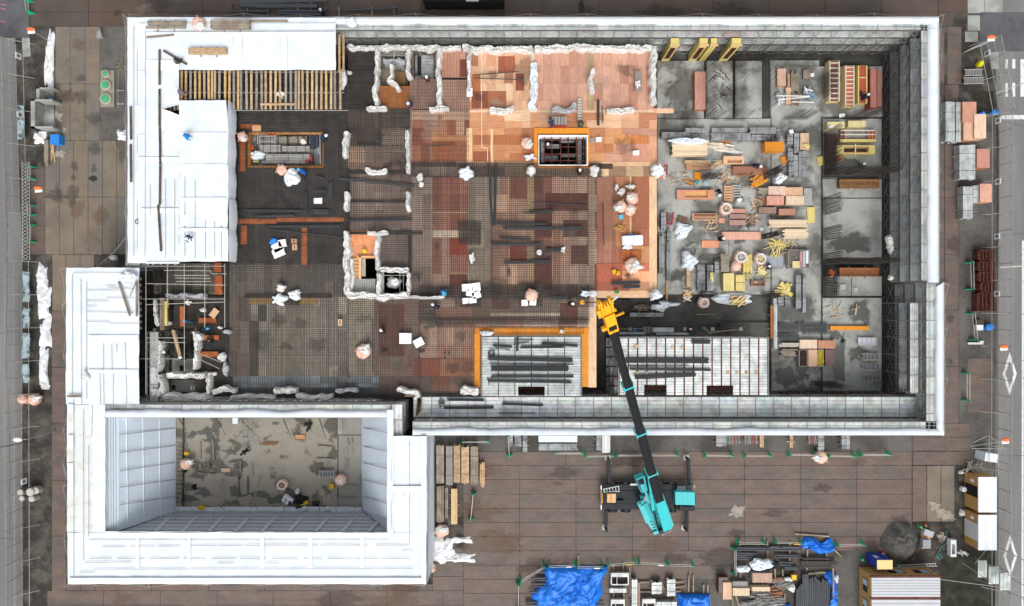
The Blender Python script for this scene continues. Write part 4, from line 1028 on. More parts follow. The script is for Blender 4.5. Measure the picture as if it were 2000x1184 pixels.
# ================================================================== LOADING STAGES
def stage(label,a,b,c,d,z,bayx,red_,openings,nx=0):
    t = thing('loading_stage',label,'loading stage',W((a+c)/2,(b+d)/2,.7),'metal plank stages on shoring')
    nb = round((c-a)/bayx); bw = (c-a)/nb; rows = int((d-b)/5.2); rh = (d-b)/rows
    m = MB(); m2 = MB()
    for i in range(nb):
        for j in range(rows):
            g4 = 1.5 if red_ else .9; r = (a+i*bw+g4,b+j*rh+.3,a+(i+1)*bw-g4,b+(j+1)*rh-.3)
            hit = [o for o in openings if not (o[0] >= r[2] or o[2] <= r[0] or o[1] >= r[3] or o[3] <= r[1])]
            if hit: 
                for rr in minus([r],openings): m.pbox(*rr,z-.06,z,tv(.12,.03))
                continue
            m.pbox(*r,z-.06,z,tv(.13,.03))
    m.t = [tuple(q_*(1.25 if red_ else 1.05) for q_ in t_) for t_ in m.t]; m.build('plank_deck',plank,t)
    for i in range(nb+1):
        m2 = MB(); x = a+i*bw
        for rr in minus([(x-1.3,b,x+1.3,d)],openings): m2.pbox(*rr,z-.2,z-.02,(1,1,1) if red_ else (.6,.6,.65))
        m2.build('joist',rust if red_ else darkpipe,t)
    for i in range(nb+1):
        for j in range(0,4):
            m3 = MB(); q = W(a+i*bw,b+(d-b)*j/3,z); m3.tube((q.x,q.y,ZS-.3),(q.x,q.y,z-.06),.045,5)
            if len([o for o in t.children]) < 90: m3.build('post',galv if not red_ else rust,t)
    m = MB()
    for zz in (1.8,3.2,4.6):
        for j in (0,3):
            m.tube(W(a,b+(d-b)*j/3,z)+Vector((0,0,zz-z)),W(c,b+(d-b)*j/3,z)+Vector((0,0,zz-z)),.03,4)
        for x in (a,c): m.tube(W(x,b,z)+Vector((0,0,zz-z)),W(x,d,z)+Vector((0,0,zz-z)),.03,4)
    m.build('ledger',galv,t)
    m = MB()
    for x in (a-1,c+1): m.tube(W(x,b-2,z+.5),W(x,d+2,z+.5),.03,4)
    m.tube(W(a-1,b-2,z+.5),W(c+1,b-2,z+.5),.03,4); m.build('guard_rail',galv,t)
    for o in openings:
        m = MB()
        for k in range(4): m.tube(W(o[0]+1,o[1]+3+k*3.4,z-1.2-.3*k),W(o[2]-1,o[1]+3+k*3.4,z-1.2-.3*k),.035,4)
        m.build('opening_bars',rust,t)
    return t
stage('first loading stage of grey metal planks inside the orange form',941,658,1135,774,5.6,35,False,[(1012,755,1064,773)])
stage('second loading stage of pale planks with dark red joists beside the crane boom',1209,661,1500,772,6.1,18,True,[(1258,752,1302,772),(1380,753,1432,772)])
t = thing('stage_side','lower rust stained scaffold bays on the west flank of the second stage','scaffold',W(1195,715,1))
for k,(x,z) in enumerate(((1204,4.6),(1196,3.2),(1188,1.9))):
    m = MB()
    for j in range(6): m.pbox(x-4,660+j*19,x+6,677+j*19,z-.05,z,tv(.15,.04))
    m.build('walkway',plankd,t)
    for j in range(7):
        m = MB(); m.tube(W(x-4,660+j*19,z),W(x+9,661+j*18,z+1.4),.04,5); m.build('strut',rust,t)
for args in (
    ('big dark bar bundle lying across the upper part of the first stage',[(955,700,1118,704,8)]),('second dark bar bundle across the middle of the first stage',[(960,720,1110,720,10)]),
    ('slim bars along the bottom of the first stage with a bent foot',[(952,744,1115,747,5),(953,740,956,753,3)]),('dark bars at the top right of the first stage',[(1058,671,1128,676,5),(1018,679,1100,678,4)]),
    ('short bars at the top left of the first stage',[(963,675,1000,678,4),(966,680,996,683,3)]),('crossed short bars at the top of the first stage',[(1005,664,1042,664,3),(1010,658,1010,686,4),(1005,672,1035,668,3)]),('slim bars along the lower middle of the first stage',[(960,736,1120,736,4)]),
    ('slim bar bundle along the level of the third row on the first stage',[(955,710,1120,712,3)])):
    pipes(*args,z=5.75,group='dark bars on the loading stages')
for args in (('thick dark beam bundle in the upper part of the second stage',[(1222,704,1383,705,10)]),('long thin bars below the thick bundle on the second stage',[(1225,715,1345,714,3),(1230,721,1388,723,4)]),('dark bars low on the second stage',[(1240,737,1358,732,8)]),('faint grey bars at the top edge of the second stage',[(1352,668,1387,668,8)])):
    pipes(*args,z=6.25,group='dark bars on the loading stages')
m = MB(); q = W(959,690,5.75)
for k in range(5): 
    pts = [q+Vector((.28*math.cos(a*.7+k)+.02*k,.28*math.sin(a*.7+k),.05*k)) for a in range(10)]; m.path(pts,.035,4)
one('wire_coil',m,darkpipe,'black coil of wire on the first loading stage','wire coil')
for i,(x,y) in enumerate(((1314,679),(1333,679),(1263,729),(1245,729),(1422,728),(1440,728),(1458,728),(1478,728),(1240,678),(1245,676))):
    m = MB(); m.pbox(x-2.5,y-3,x+2.5,y+3,6.12,6.2); one('plywood_offcut',m,wood,'small pale plywood pad over a joist of the second stage','plywood pad','plywood pads on the second stage')
# things on the long loading platform
for args in (('dark bars on the west end of the long platform',[(873,781,945,782,5),(868,797,965,796,5)]),('pair of thin dark bars in the middle of the long platform',[(982,789,1060,792,4)]),('short dark bundle beside the crane end of the platform',[(974,807,1045,807,3)])):
    pipes(*args,z=5.45,group='dark bars on the long platform')
m = MB()
for k in range(7): m.beam(W(817+k,772+k*1.5,5.6),W(812+k*1.6,815-k*2,5.6),.12,.1,tv(.2))
one('timber_offcuts',m,woodg,'narrow heap of timber offcuts at the west end of the long platform','timber scrap')
# ================================================================== WRAPPED WALLS (white plastic covers on wall starters)
def cover(label,pts,wpx,z=ZD+.9,zb=ZD,mat=plastic,name='wall_cover',seed=None,hatch=True,ragged=.3,wallz=None,cat='wall cover'):
    """wrinkled plastic pulled over a low wall or a row of starter bars, along a polyline of pixels"""
    t = thing(name,label,cat,W(pts[0][0],pts[0][1],zb),'white plastic covers over wall starters')
    P_ = [W(a,b,z) for a,b in pts]; samp = []
    for p,q in zip(P_,P_[1:]):
        L_ = (q-p).length; n = max(2,int(L_/.11))
        for i in range(n): samp.append((p+(q-p)*i/n,(q-p).normalized()))
    samp.append((P_[-1],samp[-1][1])); s0 = (seed if seed is not None else random.random()*50)
    hw0 = wpx*.0225; m = MB(); k = 9
    for i,(p,d) in enumerate(samp):
        n = Vector((-d.y,d.x,0)); e = min(i,len(samp)-1-i)
        hw = hw0*(1+1.3*ragged*noise.noise(Vector((i*.13,s0,0)))+.22*noise.noise(Vector((i*.5,s0,3))))*(1 if e else .6)
        off = hw0*.7*noise.noise(Vector((i*.12,s0,9)))
        for j in range(k):
            a = math.pi*j/(k-1); u = math.cos(a); h = min(1,1.5*math.sin(a))
            wr = .13*noise.noise(Vector((i*.28+j*.8,j*.9,s0)))+.2*abs(noise.noise(Vector((i*.17-j*.45,j*.5,s0+5))))
            zz = zb+.02+(z-zb)*h*.93+wr*1.3*(1 if 0 < j < k-1 else 0)
            m.v.append(tuple(Vector((p.x,p.y,zz))+n*(u*hw*(1+wr)+off)))
    for i in range(len(samp)-1):
        for j in range(k-1): a_ = i*k+j; m.f.append((a_,a_+1,a_+k+1,a_+k)); m.t.append(WH)
    for base in (0,(len(samp)-1)*k): m.f.append(tuple(base+j for j in range(k))); m.t.append(WH)
    m.build('plastic_cover',mat,t)
    if hatch:
        m = MB()
        for i,(p,d) in enumerate(samp):
            if i % 3 or noise.noise(Vector((i*.07,s0,2))) < -.12: continue
            n = Vector((-d.y,d.x,0))
            m.tube(p-n*hw0*.5+Vector((0,0,.12)),p+n*hw0*.3+d*.38+Vector((0,0,.16)),.013,3)
            for sgn in (-.55,.55):
                q = p+n*(sgn*hw0); m.tube((q.x,q.y,zb),(q.x+n.x*.03,q.y,z+.04+random.random()*.12),.016,4)
        m.build('starter_bars',rebar,t)
    return t
cover('long crumpled cover along the whole north wall, west part',[(678,90),(700,93),(737,92),(770,90),(840,93),(900,92)],10,z=5.7,ragged=.7,wallz=4)
cover('long crumpled cover along the whole north wall, middle part over the pale bay',[(903,91),(950,95),(1000,93),(1040,95)],14,z=5.8)
cover('long hatched cover along the north wall over the pink bay',[(1044,95),(1120,91),(1200,93),(1275,92)],14,z=5.8)
cover('narrow cover running down between the very dense bay and the stair well',[(735,95),(736,130),(733,170),(735,206)],11)
cover('short cross cover at the foot of the stair well wall',[(715,212),(755,210)],10)
cover('cover down the east side of the stair well',[(797,95),(795,130),(801,152)],11)
cover('loose cover lying across the stair well',[(748,120),(765,118),(792,122)],20,z=4.6,zb=3.6,hatch=False,mat=greyplastic)
cover('bent white cover dropping down the middle of the stair well',[(766,126),(765,148),(757,156),(772,166),(777,176)],9,hatch=False)
cover('cover down the wall between the shaft platform and the pink bay',[(857,94),(855,130),(857,165),(857,206)],12)
cover('short cross cover with a dark foot below the shaft platform wall',[(838,212),(876,211)],11)
cover('cover with a white block at its end beside the pale bay',[(917,92),(915,130),(917,178)],9)
cover('flat white sheet over the wall between the pale bay and the pink bay',[(1044,122),(1043,170),(1041,215)],17,z=5.45,mat=white,hatch=True,ragged=.2)
cover('short cover in the middle of the pink bay',[(1157,133),(1153,155),(1157,182)],12,z=5.7)
cover('hatched cover down the east wall of the pink bay',[(1277,90),(1275,140),(1277,203)],13,z=5.8)
cover('short level cover at the south end of the pale bay',[(956,215),(1004,216)],15,z=5.6)
cover('grey hatched cover left of the duckboard',[(1078,214),(1100,215),(1118,212),(1124,201)],12,z=5.6,mat=greyplastic)
cover('short level cover right of the duckboard',[(1185,217),(1240,214)],12,z=5.6)
cover('short upright cover above the slanting bars',[(675,256),(674,280),(671,300),(672,308)],13)
cover('tall thin cover on the east side of the pinkish bay',[(795,254),(796,285),(796,338)],10)
cover('leaf shaped level cover on the dark beam cage',[(713,330),(735,336),(756,333)],14,z=5.6)
cover('short upright cover at the second beam cage, west end',[(674,374),(675,412)],12)
cover('short upright cover at the second beam cage, east end',[(796,374),(797,413)],10)
cover('tall cover on the west side of the lift walls',[(673,451),(676,480),(675,520),(678,576)],14)
cover('T shaped cover top above the small orange floor',[(717,454),(737,456),(757,453)],10)
cover('cover down the middle of the lift walls',[(737,458),(734,495),(738,528)],10)
cover('cover along the north side of the second shaft',[(740,526),(798,527)],12,ragged=.15)
cover('cover down the west side of the second shaft',[(740,534),(739,575)],11,ragged=.15)
cover('cover down the east side of the second shaft',[(797,532),(797,576)],9,ragged=.15)
cover('wavy cover along the south side of both shafts',[(676,577),(710,577),(740,582),(800,578)],14)
cover('thin roll of cover stretching east to the teal worker',[(800,580),(835,582),(868,580)],7,hatch=False)
cover('loose sheet hanging inside the west shaft wall',[(686,505),(690,540),(684,568)],9,hatch=False,z=5.5)
cover('first cover along the south deck edge, a grey leaf shape',[(414,764),(436,761),(460,764)],14)
cover('long cover low on the south edge of the olive bay',[(448,777),(480,774),(535,776)],9)
cover('cover with a hooked end along the south edge of the olive bay',[(534,765),(556,762),(579,764)],15)
cover('long pointed cover at the south edge next to the blue grey boards',[(577,774),(610,776),(649,773)],11)
cover('small grey cover on the south edge beside the upright bar',[(655,763),(698,763)],10,mat=greyplastic)
cover('big folded cover at the south edge west of the long platform',[(775,760),(795,766),(812,765),(815,778)],12,hatch=False)
cover('thick cover beside the first loading stage',[(899,766),(935,765)],17,hatch=False)
cover('level cover in the north of the dark west bay',[(323,577),(345,576),(398,580)],11,mat=greyplastic)
cover('upright white cover west of the column forms',[(301,585),(303,612),(308,638)],8,z=5.4)
cover('upright cover down the west side of the small stair block',[(311,666),(310,700),(306,728)],9)
cover('cover turning down to the south west corner of the stair block',[(307,733),(316,750),(317,770)],12)
cover('round bundle of cover at the south west corner',[(296,768),(312,766)],18,hatch=False)
cover('cover down the east side of the small stair block',[(377,648),(383,680),(378,722)],10)
cover('burst open end of cover at the top of the stair block',[(382,655),(392,663)],14,hatch=False,ragged=.9)
cover('cover across the middle of the stair block',[(325,734),(360,735),(400,733)],13)
cover('short cover down beside the grey landing',[(408,728),(406,770)],9)
cover('cover along the south edge of the stair block',[(318,775),(370,776),(410,773)],12)
# ================================================================== BLOBS, BAGS, SHEETS
def crumple(label,cx,cy,rx,ry,z,h=.35,mat=plastic,name='plastic_sheet',cat='plastic sheet',group=None,seed=None,rot=0,jag=.5,sq=0,rings=9,n=44,wr=.09,parent=None):
    s0 = seed if seed is not None else random.random()*40; m = MB(); k0 = (H-z)/F; c = W(cx,cy,z)
    for r in range(rings+1):
        t = r/rings
        for i in range(n):
            a = 2*math.pi*i/n
            k = 1+jag*noise.noise(Vector((math.cos(a)*1.4+s0,math.sin(a)*1.4,s0)))+jag*.2*noise.noise(Vector((math.cos(a)*3+s0,math.sin(a)*3,s0)))
            if sq: k = k*(1-sq)+sq/max(abs(math.cos(a)),abs(math.sin(a)))*.88
            x,y = rx*k0*k*t*math.cos(a),ry*k0*k*t*math.sin(a); x,y = x*math.cos(rot)-y*math.sin(rot),x*math.sin(rot)+y*math.cos(rot)
            nn = abs(noise.noise(Vector((x*2.2+s0,y*2.2,s0))))*1.6+.6*noise.noise(Vector((x*5,y*5,s0)))+.5*abs(noise.noise(Vector((x*3-y*3,y*4,s0+3))))
            zz = z+h*(1-t**6)+1.6*wr*nn*(1 if r < rings else .1)-(.0 if r < rings else 0)
            m.v.append((c.x+x,c.y+y,max(zz,z+.02) if r < rings else z))
    for r in range(rings):
        for i in range(n):
            j = (i+1) % n; m.f.append((r*n+i,r*n+j,(r+1)*n+j,(r+1)*n+i)); m.t.append(WH)
    o = m.build(name,mat,parent)
    if parent is None: tag(o,label,cat,group)
    return o
def tonbag(label,cx,cy,r,z,open_=False,flat=False,fill=None,seed=0,liner=True):
    t = thing('bulk_bag',label,'bulk bag',W(cx,cy,z),'pink bulk bags'); rr = r*(H-z)/F; h = .45 if flat else .85
    c = W(cx,cy,z); sd_ = seed
    m = MB(); m.lathe(c,[(rr*.82,0),(rr*1.0,h*.3),(rr*1.02,h*.7),(rr*.86,h)] + ([(rr*.6,h*.92),(rr*.5,h*.5)] if open_ else [(rr*.5,h*1.08),(rr*.15,h*1.16),(.02,h*1.15)]),26,WH,.22 if flat else .13)
    m.build('bag_body',pink,t,True)
    if open_:
        m = MB(); m.lathe(c+Vector((0,0,.02)),[(rr*.86,h*.96),(rr*.84,h*1.06),(rr*.66,h*1.08),(rr*.55,h*.9),(rr*.5,h*.4)],24,WH,.12); m.build('white_liner',plastic,t,True)
        if fill:
            m = MB()
            for i in range(22):
                an = random.random()*6.3; d = random.random()*rr*.4; q = c+Vector((d*math.cos(an),d*math.sin(an),h*.8+random.random()*.15)); b = random.random()*6.3
                m.beam(q,q+Vector((math.cos(b)*.3,math.sin(b)*.3,random.uniform(-.05,.1))),.08,.04,tuple(k_*random.uniform(.7,1.2) for k_ in fill))
            m.build('waste',gen,t)
        else:
            m = MB(); m.lathe(c+Vector((0,0,h*.35)),[(rr*.5,0),(.02,.02)],12); m.build('waste',darkg,t)
    elif liner:
        an = seed*1.3
        crumple('',cx+r*.35*math.cos(an),cy+r*.35*math.sin(an),r*(.75+.2*math.sin(seed*2)),r*.55,z+h*.95,.2,plastic,'white_liner',parent=t,seed=seed,jag=.9)
    m = MB()
    for k in range(4):
        an = k*math.pi/2+.6+seed; e = c+Vector((math.cos(an)*rr*.8,math.sin(an)*rr*.8,h)); m.path([e,e+Vector((math.cos(an)*.18,math.sin(an)*.18,.12)),e+Vector((math.cos(an+.3)*.25,math.sin(an+.3)*.25,-.1))],.03,4)
    m.build('lifting_strap',pink,t)
    return t
zd = ZD+.25
for a in (('flat pink bag lying on the roof sheet beside the planks',390,48,12,7.65,dict(flat=True,seed=1)),
    ('pink bag standing at the west end of the sunken tube store',478,270,9,zd,dict(seed=2)),('pink bag below the sunken tube store',552,333,10,zd,dict(flat=True,seed=3,liner=False)),
    ('crumpled pink bag on the olive and brown boards',711,686,14,zd,dict(flat=True,seed=4)),('pink bag left of the stair opening',1029,281,11,zd,dict(flat=True,seed=5)),
    ('pink bag behind the two white blocks',1038,577,12,zd,dict(seed=6,liner=False)),('westmost pink bag of the cluster on the red boards',1211,405,11,zd,dict(seed=7)),
    ('northmost pink bag of the cluster on the red boards',1233,389,12,zd,dict(seed=8)),('southmost pink bag of the cluster on the red boards',1229,411,11,zd,dict(seed=9)),
    ('large flattened pink bag beside the orange grating',1234,519,15,zd,dict(flat=True,seed=10)),
    ('open pink bag of timber waste on the slab beside the red brown boards',1414,409,12.5,ZS,dict(open_=True,fill=tint('#caa27a'))),('open pink bag holding grey plastic beside the pallets',1443,503,13,ZS,dict(open_=True,fill=tint('#b9b9bc'))),
    ('open pink bag full of yellow offcuts by the blue grey plate',1481,506,12,ZS,dict(open_=True,fill=tint('#d9c98a'))),('pink bag crossed by two pale blue planks',1434,520,10,ZS,dict(seed=14,liner=False)),
    ('open pink bag alone near the dark pit',1371,591,11,ZS,dict(open_=True)),('pink bag standing on the steel plates by the green barricades',1599,891,12,0.06,dict(seed=16)),
    ('pink bag above the snow beside the wrapped wing',863,1035,13,.1,dict(flat=True,seed=17)),('pink bag half hidden against the wrapped wing',844,1106,8,.1,dict(seed=18)),
    ('pink bag in the west of the courtyard',368,904,10.5,1,dict(seed=19)),('open pink bag in the middle of the courtyard',555,944,10.5,1,dict(open_=True,fill=tint('#a07c5c'))),('pink bag in the east of the courtyard',668,935,11,1,dict(seed=21)),
    ('eastern pink bag at the west fence',74,779,11,.1,dict(seed=22)),('western pink bag behind the west fence',52,778,9,.1,dict(seed=23,liner=False))):
    tonbag(a[0],a[1],a[2],a[3],a[4],**a[5])
wp = white
for a in (('crumpled white sheet draped below the pink bag at the tube store',571,346,15,18,zd,.4,.5),('white sheet heap in the corner of the tube store',503,304,15,10,4.4,.35,.4),('white bag on the tube crates',593,277,6,6,4.8,.3,.4),
    ('white plastic blob lying west of the olive bay',545,585,14,11,zd,.4,.7),('white plastic lump at the east of the south west cluster',577,576,14,9,zd,.4,.6),('upper white lump of the south west cluster',550,563,9,8,zd+.1,.4,.6),
    ('white wrapped column cap on the beam, westmost',909,338,14,13,zd,.5,.7),('white column cap below the stair opening',1037,335,9,10,zd,.6,.4),('white column cap right of the stair opening',1159,334,9,13,zd,.6,.4),('tall white wrap at the deck edge corner',1282,333,13,14,zd,.7,.6),
    ('white column cap by the crane head',1158,574,9,8,zd,.6,.3),('crumpled tail of plastic left of the cap by the crane head',1143,573,10,7,zd,.3,.8),('white column cap on the south east deck corner',1279,577,13,10,zd,.7,.4),
    ('long white sheet trailing onto the slab from the deck corner',1298,597,20,8,ZS+.6,.4,.9),('small white rag at the lower end of the trailing sheet',1291,605,10,5,ZS+.3,.3,.6),
    ('small white sheet below the beside the pink bag at the opening',1036,307,12,6,zd,.3,.7),('white scrap on the beam left of the first column cap',821,347,7,8,zd,.15,.4),('small white scrap under the first one',823,361,5,5,zd,.15,.3),
    ('small crumpled bag with beige foot on the red boards',922,503,6,10,zd,.3,.6),('small white paper beside dark bars, east one',1100,487,5,6,zd,.15,.5),('small white paper on the red boards, west one',1053,493,6,5,zd,.12,.3),
    ('white sheet lump at the top of the bag cluster',1214,375,8,7,zd,.35,.5),('white bag at the upper right of the bag cluster',1232,365,9,5,zd,.3,.6),('thin white corner piece at the left of the bag cluster',1204,366,4,6,zd,.2,.8),
    ('small grey white sack under the folded sheets by the deck edge',1225,482,11,6,zd,.3,.4),('white rag near the pale edge strip at the stage form',1097,648,5,4,zd+.1,.2,.5),('bluish white sheet lying over the orange form corner',950,651,13,6,zd+.1,.25,.3),
    ('big white crumpled sheet on the slab near the red frames',1330,450,18,17,ZS,.5,.5),('white crumpled sheet above the timber column on the slab',1346,511,14,14,ZS+.4,.5,.9),('white crumpled bag beside the orange pile',1522,350,11,12,ZS,.5,.5),
    ('white block lump north of the tall sheet on the north scaffold',687,45,12,9,7.4,.5,.2),('white rag at the edge of the pink bay by the deck',1294,340,6,9,ZS+.4,.3,.9),
    ('white sack in the dark west bay by the lowest walk board',435,697,9,9,zd,.4,.4),('grey plastic roll right of the small stair block',441,721,6,14,zd,.3,.4),('small white rag by the stair block corner',420,730,4,4,zd,.25,.3),
    ('grey plastic bag east of the seated workers',445,648,9,5,zd,.25,.4),('white bucket shaped lump near the seated workers',431,640,5,3,zd,.3,.1),('pale rag near the cardboard square',397,605,6,4,zd,.15,.6),('white triangular rag under the level cover',367,591,6,5,zd,.2,.8),
    ('crumpled plastic sheets on the roof corner of the wing',247,543,13,13,7.6,.25,.35),('second crumpled plastic sheet on the roof corner of the wing',256,541,11,9,7.85,.2,.3),('white rag on the gravel by the stay rope',223,504,8,6,.1,.3,.3),
    ('grey plastic sheeting heaped in the lift shaft',770,553,15,12,4.6,.5,.5),('white plastic block pile on top of the lift shaft heap',771,551,9,8,5.2,.3,.3),
    ('white rag in the slatted roof opening',548,185,8,9,6.9,.25,.7),('white plastic sheet spilling beside the last bare timbers',672,155,6,20,6.4,.3,.6),('small plastic bag right of the bare timbers',683,143,5,4,zd,.3,.3),
    ('white bag pile in the middle of the courtyard',563,976,12,10,1.2,.5,.5),('small white bag beside the courtyard workers',582,959,4,6,1.2,.4,.3),('white sack at the pit of the courtyard',597,991,5,6,1.2,.4,.3),('small white rag at the pit edge of the courtyard',641,993,5,5,1.2,.3,.5),
    ('white sheet being carried over the pipes in the south yard',1490,1102,22,12,.7,.3,.5),('torn west tail of the carried sheet',1456,1111,14,7,.6,.2,.6),('white and green bag among the scrap bars',1546,1148,7,8,.3,.3,.4),('white paper by the yellow bucket',1540,1130,9,4,.3,.2,.8),('pale green rag by the blue grey tubes',1632,1130,6,8,.3,.25,.6),
    ('small white rag left of the upper hut',1876,922,5,4,.1,.2,.4),('white bag between the two huts',1877,1000,5,7,.1,.25,.6),('white plastic lump snagged in the east scaffold, lower',1736,478,8,17,3.5,.4,.9),('small white lump snagged in the east scaffold',1738,543,5,5,3.5,.3,.5)):
    crumple(a[0],a[1],a[2],a[3],a[4],a[5],a[6],(greyplastic if 'grey plastic' in a[0] else wp if a[3] > 9 else plastic),jag=a[7],group='loose white plastic')
# white blocks / boards
def slabs(label,lst,z,hue='#e9ebea',h=.12,name='foam_board',cat='foam board',group='white foam boards',mat=gen):
    t = thing(name,label,cat,W(lst[0][0],lst[0][1],z),group)
    for k,(cx,cy,w_,h_,a) in enumerate(lst):
        for lay in range(3):
            c = W(cx,cy,z); s = .0515; m = MB(); an = R(a+random.uniform(-4,4)); ca,sa = math.cos(an),math.sin(an); pts = []
            for u,v in ((-1,-1),(1,-1),(1,1),(-1,1)):
                x,y = u*w_*s/2*(1-.04*lay),v*h_*s/2*(1-.04*lay); pts.append((c.x+x*ca-y*sa+lay*.03,c.y+x*sa+y*ca+lay*.02))
            m.prism(pts,z+lay*h,z+(lay+1)*h-.01,tint(hue,.03)); m.build('board',mat,t)
slabs('cluster of five white foam packs west of the centre beam',[(912,562,20,14,3),(930,561,16,16,8),(930,577,18,13,20),(918,573,16,12,-10),(909,588,12,11,5),(923,587,14,11,12)],zd)
slabs('pair of white foam packs below the pink bag',[(1024,592,12,12,4),(1040,591,13,11,-6)],zd)
slabs('two white foam packs on the brown boards in the south',[(792,661,24,21,-2),(818,669,19,16,25)],zd)
slabs('white foam packs with a blue sheet under them by the cardboard boxes',[(543,484,20,18,30),(552,476,16,14,12),(545,494,24,16,20)],zd)
slabs('two square white foam packs side by side near the deck edge',[(1225,470,21,17,0),(1245,470,18,19,3)],zd+.05)
slabs('square white board in the dense bay',[(621,393,16,11,0)],zd,h=.03); slabs('small white board right of the orange form',[(1169,273,10,9,3)],zd,h=.03); slabs('small grey board beside the orange form',[(1155,275,8,9,0)],zd,hue='#8f8f8b',h=.03)
slabs('small white board on the red and pink boards near the edge',[(1242,299,12,9,6)],zd,h=.02); slabs('tiny white cap at the lift corner',[(917,182,11,14,2)],zd+.1,h=.15)
slabs('tilted cardboard sheet in the dark west bay',[(418,612,18,13,55)],zd,hue='#cba989',h=.02,name='cardboard_sheet',cat='cardboard',group=None)
slabs('cardboard sheet beside the upper orange walk board',[(501,251,17,11,0)],zd,hue='#c39a75',h=.02,name='cardboard_sheet',cat='cardboard',group=None)
def cbox(label,cx,cy,w_,d_,z,h,hue,name='cardboard_box',cat='box',hole=True,group=None,mat=gen,rot=0):
    t = thing(name,label,cat,W(cx,cy,z),group); c = W(cx,cy,z+h); s = (H-z-h)/F; an = R(rot); ca,sa = math.cos(an),math.sin(an)
    def P4(u0,v0,u1,v1): return [(c.x+(x*ca-y*sa)*s,c.y+(x*sa+y*ca)*s) for x,y in ((u0,v0),(u1,v0),(u1,v1),(u0,v1))]
    m = MB(); m.prism(P4(-w_/2,-d_/2,w_/2,d_/2),z,z+h,tint(hue)); m.build('body',mat,t)
    m = MB(); m.prism(P4(-w_*.1,-d_*.3,w_*.1,d_*.3) if hole else P4(-w_/2-.3,-d_/2-.3,w_/2+.3,d_/2+.3),z+h+.002,z+h+.03,tint('#5d4a3a') if hole else tuple(k*.9 for k in tint(hue))); m.build('lid' if not hole else 'handle_slot',gen,t)
    return t
cbox('beige box with a dark slot on the dark beam in the south',664,630,8,13,zd,.3,'#c9a88a'); cbox('upper open cardboard box right of the blue bag',574,471,11,9,zd,.3,'#a9825f'); cbox('lower cardboard box with a dark slot',575,483,9,11,zd,.3,'#c2a07c')
cbox('grey metal box of white rags on the pink bay',1247,158,13,38,zd,.35,'#8f877f',hole=False,name='metal_box')
crumple('white rags lying in the grey metal box',1246,164,5,8,zd+.4,.15,plastic,jag=.6,name='rags',cat='rags')
crumple('blue plastic under the white packs by the cardboard boxes',536,473,9,8,zd,.2,blued,name='blue_sheet',cat='blue sheet',jag=.4)
crumple('blue cloth between the two square packs',1234,461,12,3,zd,.2,blued,name='blue_sheet',cat='blue sheet',jag=.3)
cbox('yellow folded cloth on the red boards',1200,531,7,8,zd,.2,'#e2b21f',hole=False,name='yellow_case',rot=25); cbox('second yellow piece beside the folded cloth',1207,534,7,7,zd,.2,'#dca91c',hole=False,name='yellow_case',rot=20)
cbox('yellow piece on the small orange floor',712,491,7,7,zd,.15,'#d9c81e',hole=False,name='yellow_case',rot=25); cbox('sky blue rag box below the bag cluster',1213,424,8,8,zd,.2,'#5fb4d8',hole=False,name='blue_case',rot=10)
cbox('small yellow case in the west of the courtyard',364,886,8,5,1,.4,'#d8a623',hole=False,name='yellow_case'); cbox('yellow tool case at the south west of the courtyard',392,992,12,7,1.1,.4,'#d8ac2c',hole=False,name='yellow_case')
cbox('yellow bucket box beside the courtyard cart',648,950,7,9,1,.4,'#dcae1f',hole=False,name='yellow_case'); cbox('yellow bucket in the south yard',1551,1128,9,9,.1,.4,'#dfb72c',hole=False,name='yellow_case')
cbox('green canister on the beige deck edge',1205,570,7,6,zd,.3,'#2f7d48',hole=False,name='canister')
# orange clutter sticks on deck
def scatter(label,cx,cy,rx,ry,z,n,hues,l=(.4,1.2),wd=.08,name='timber_scrap',cat='scrap',ang=None,spread=1.5,group=None,th=.05):
    m = MB()
    for i in range(n):
        a = random.random()*6.28; r = math.sqrt(random.random()); q = W(cx+rx*r*math.cos(a),cy+ry*r*math.sin(a),z); q.z += random.random()*.15+i*.004
        b = (R(ang) if ang is not None else 0)+random.uniform(-spread,spread); ll = random.uniform(*l)/2; v = Vector((math.cos(b)*ll,math.sin(b)*ll,random.uniform(-.03,.05)))
        m.beam(q-v,q+v,wd*random.uniform(.6,1.5),th,tint(random.choice(hues),.12))
    return one(name,m,gen,label,cat,group)
PALE = ['#dcc09a','#cfae84','#e6d2b0','#b99770']; YEL = ['#dccb85','#d2be6c','#e3d7a0']; BRN = ['#8d5c45','#a8735a','#7b5544','#c28f70']; DRK = ['#3a3734','#4d4946','#2c2a29']; GRY = ['#8e8d89','#a5a4a0','#6f6e6c']
scatter('little heap of sticks and yellow tape on the red boards',1212,445,10,9,zd,16,['#c9a06a','#d9c23a','#8a4a3a','#b07a50'],(.3,.9),.05)
scatter('tangle of thin bars by the yellow cloth',1228,538,8,6,zd,12,DRK+['#8a6a58'],(.3,.8),.03)
scatter('tangle of short dark bars by the deck centre',993,534,4,12,zd,10,DRK,(.2,.5),.05)
scatter('small tangle of dark wire right of the lift shaft',815,540,9,8,zd,18,DRK,(.3,.8),.03); scatter('dark scraps on the south boards, west',750,684,6,3,zd,8,DRK,(.2,.4),.05); scatter('dark scraps on the south boards, middle',822,686,14,3,zd,12,DRK,(.2,.4),.05); scatter('dark scraps on the south boards, east',872,692,8,6,zd,10,DRK,(.2,.4),.05)
pipes('dark scrap plates beside the black clothed worker',[(1079,583,1105,583,6)],name='scrap_plates')
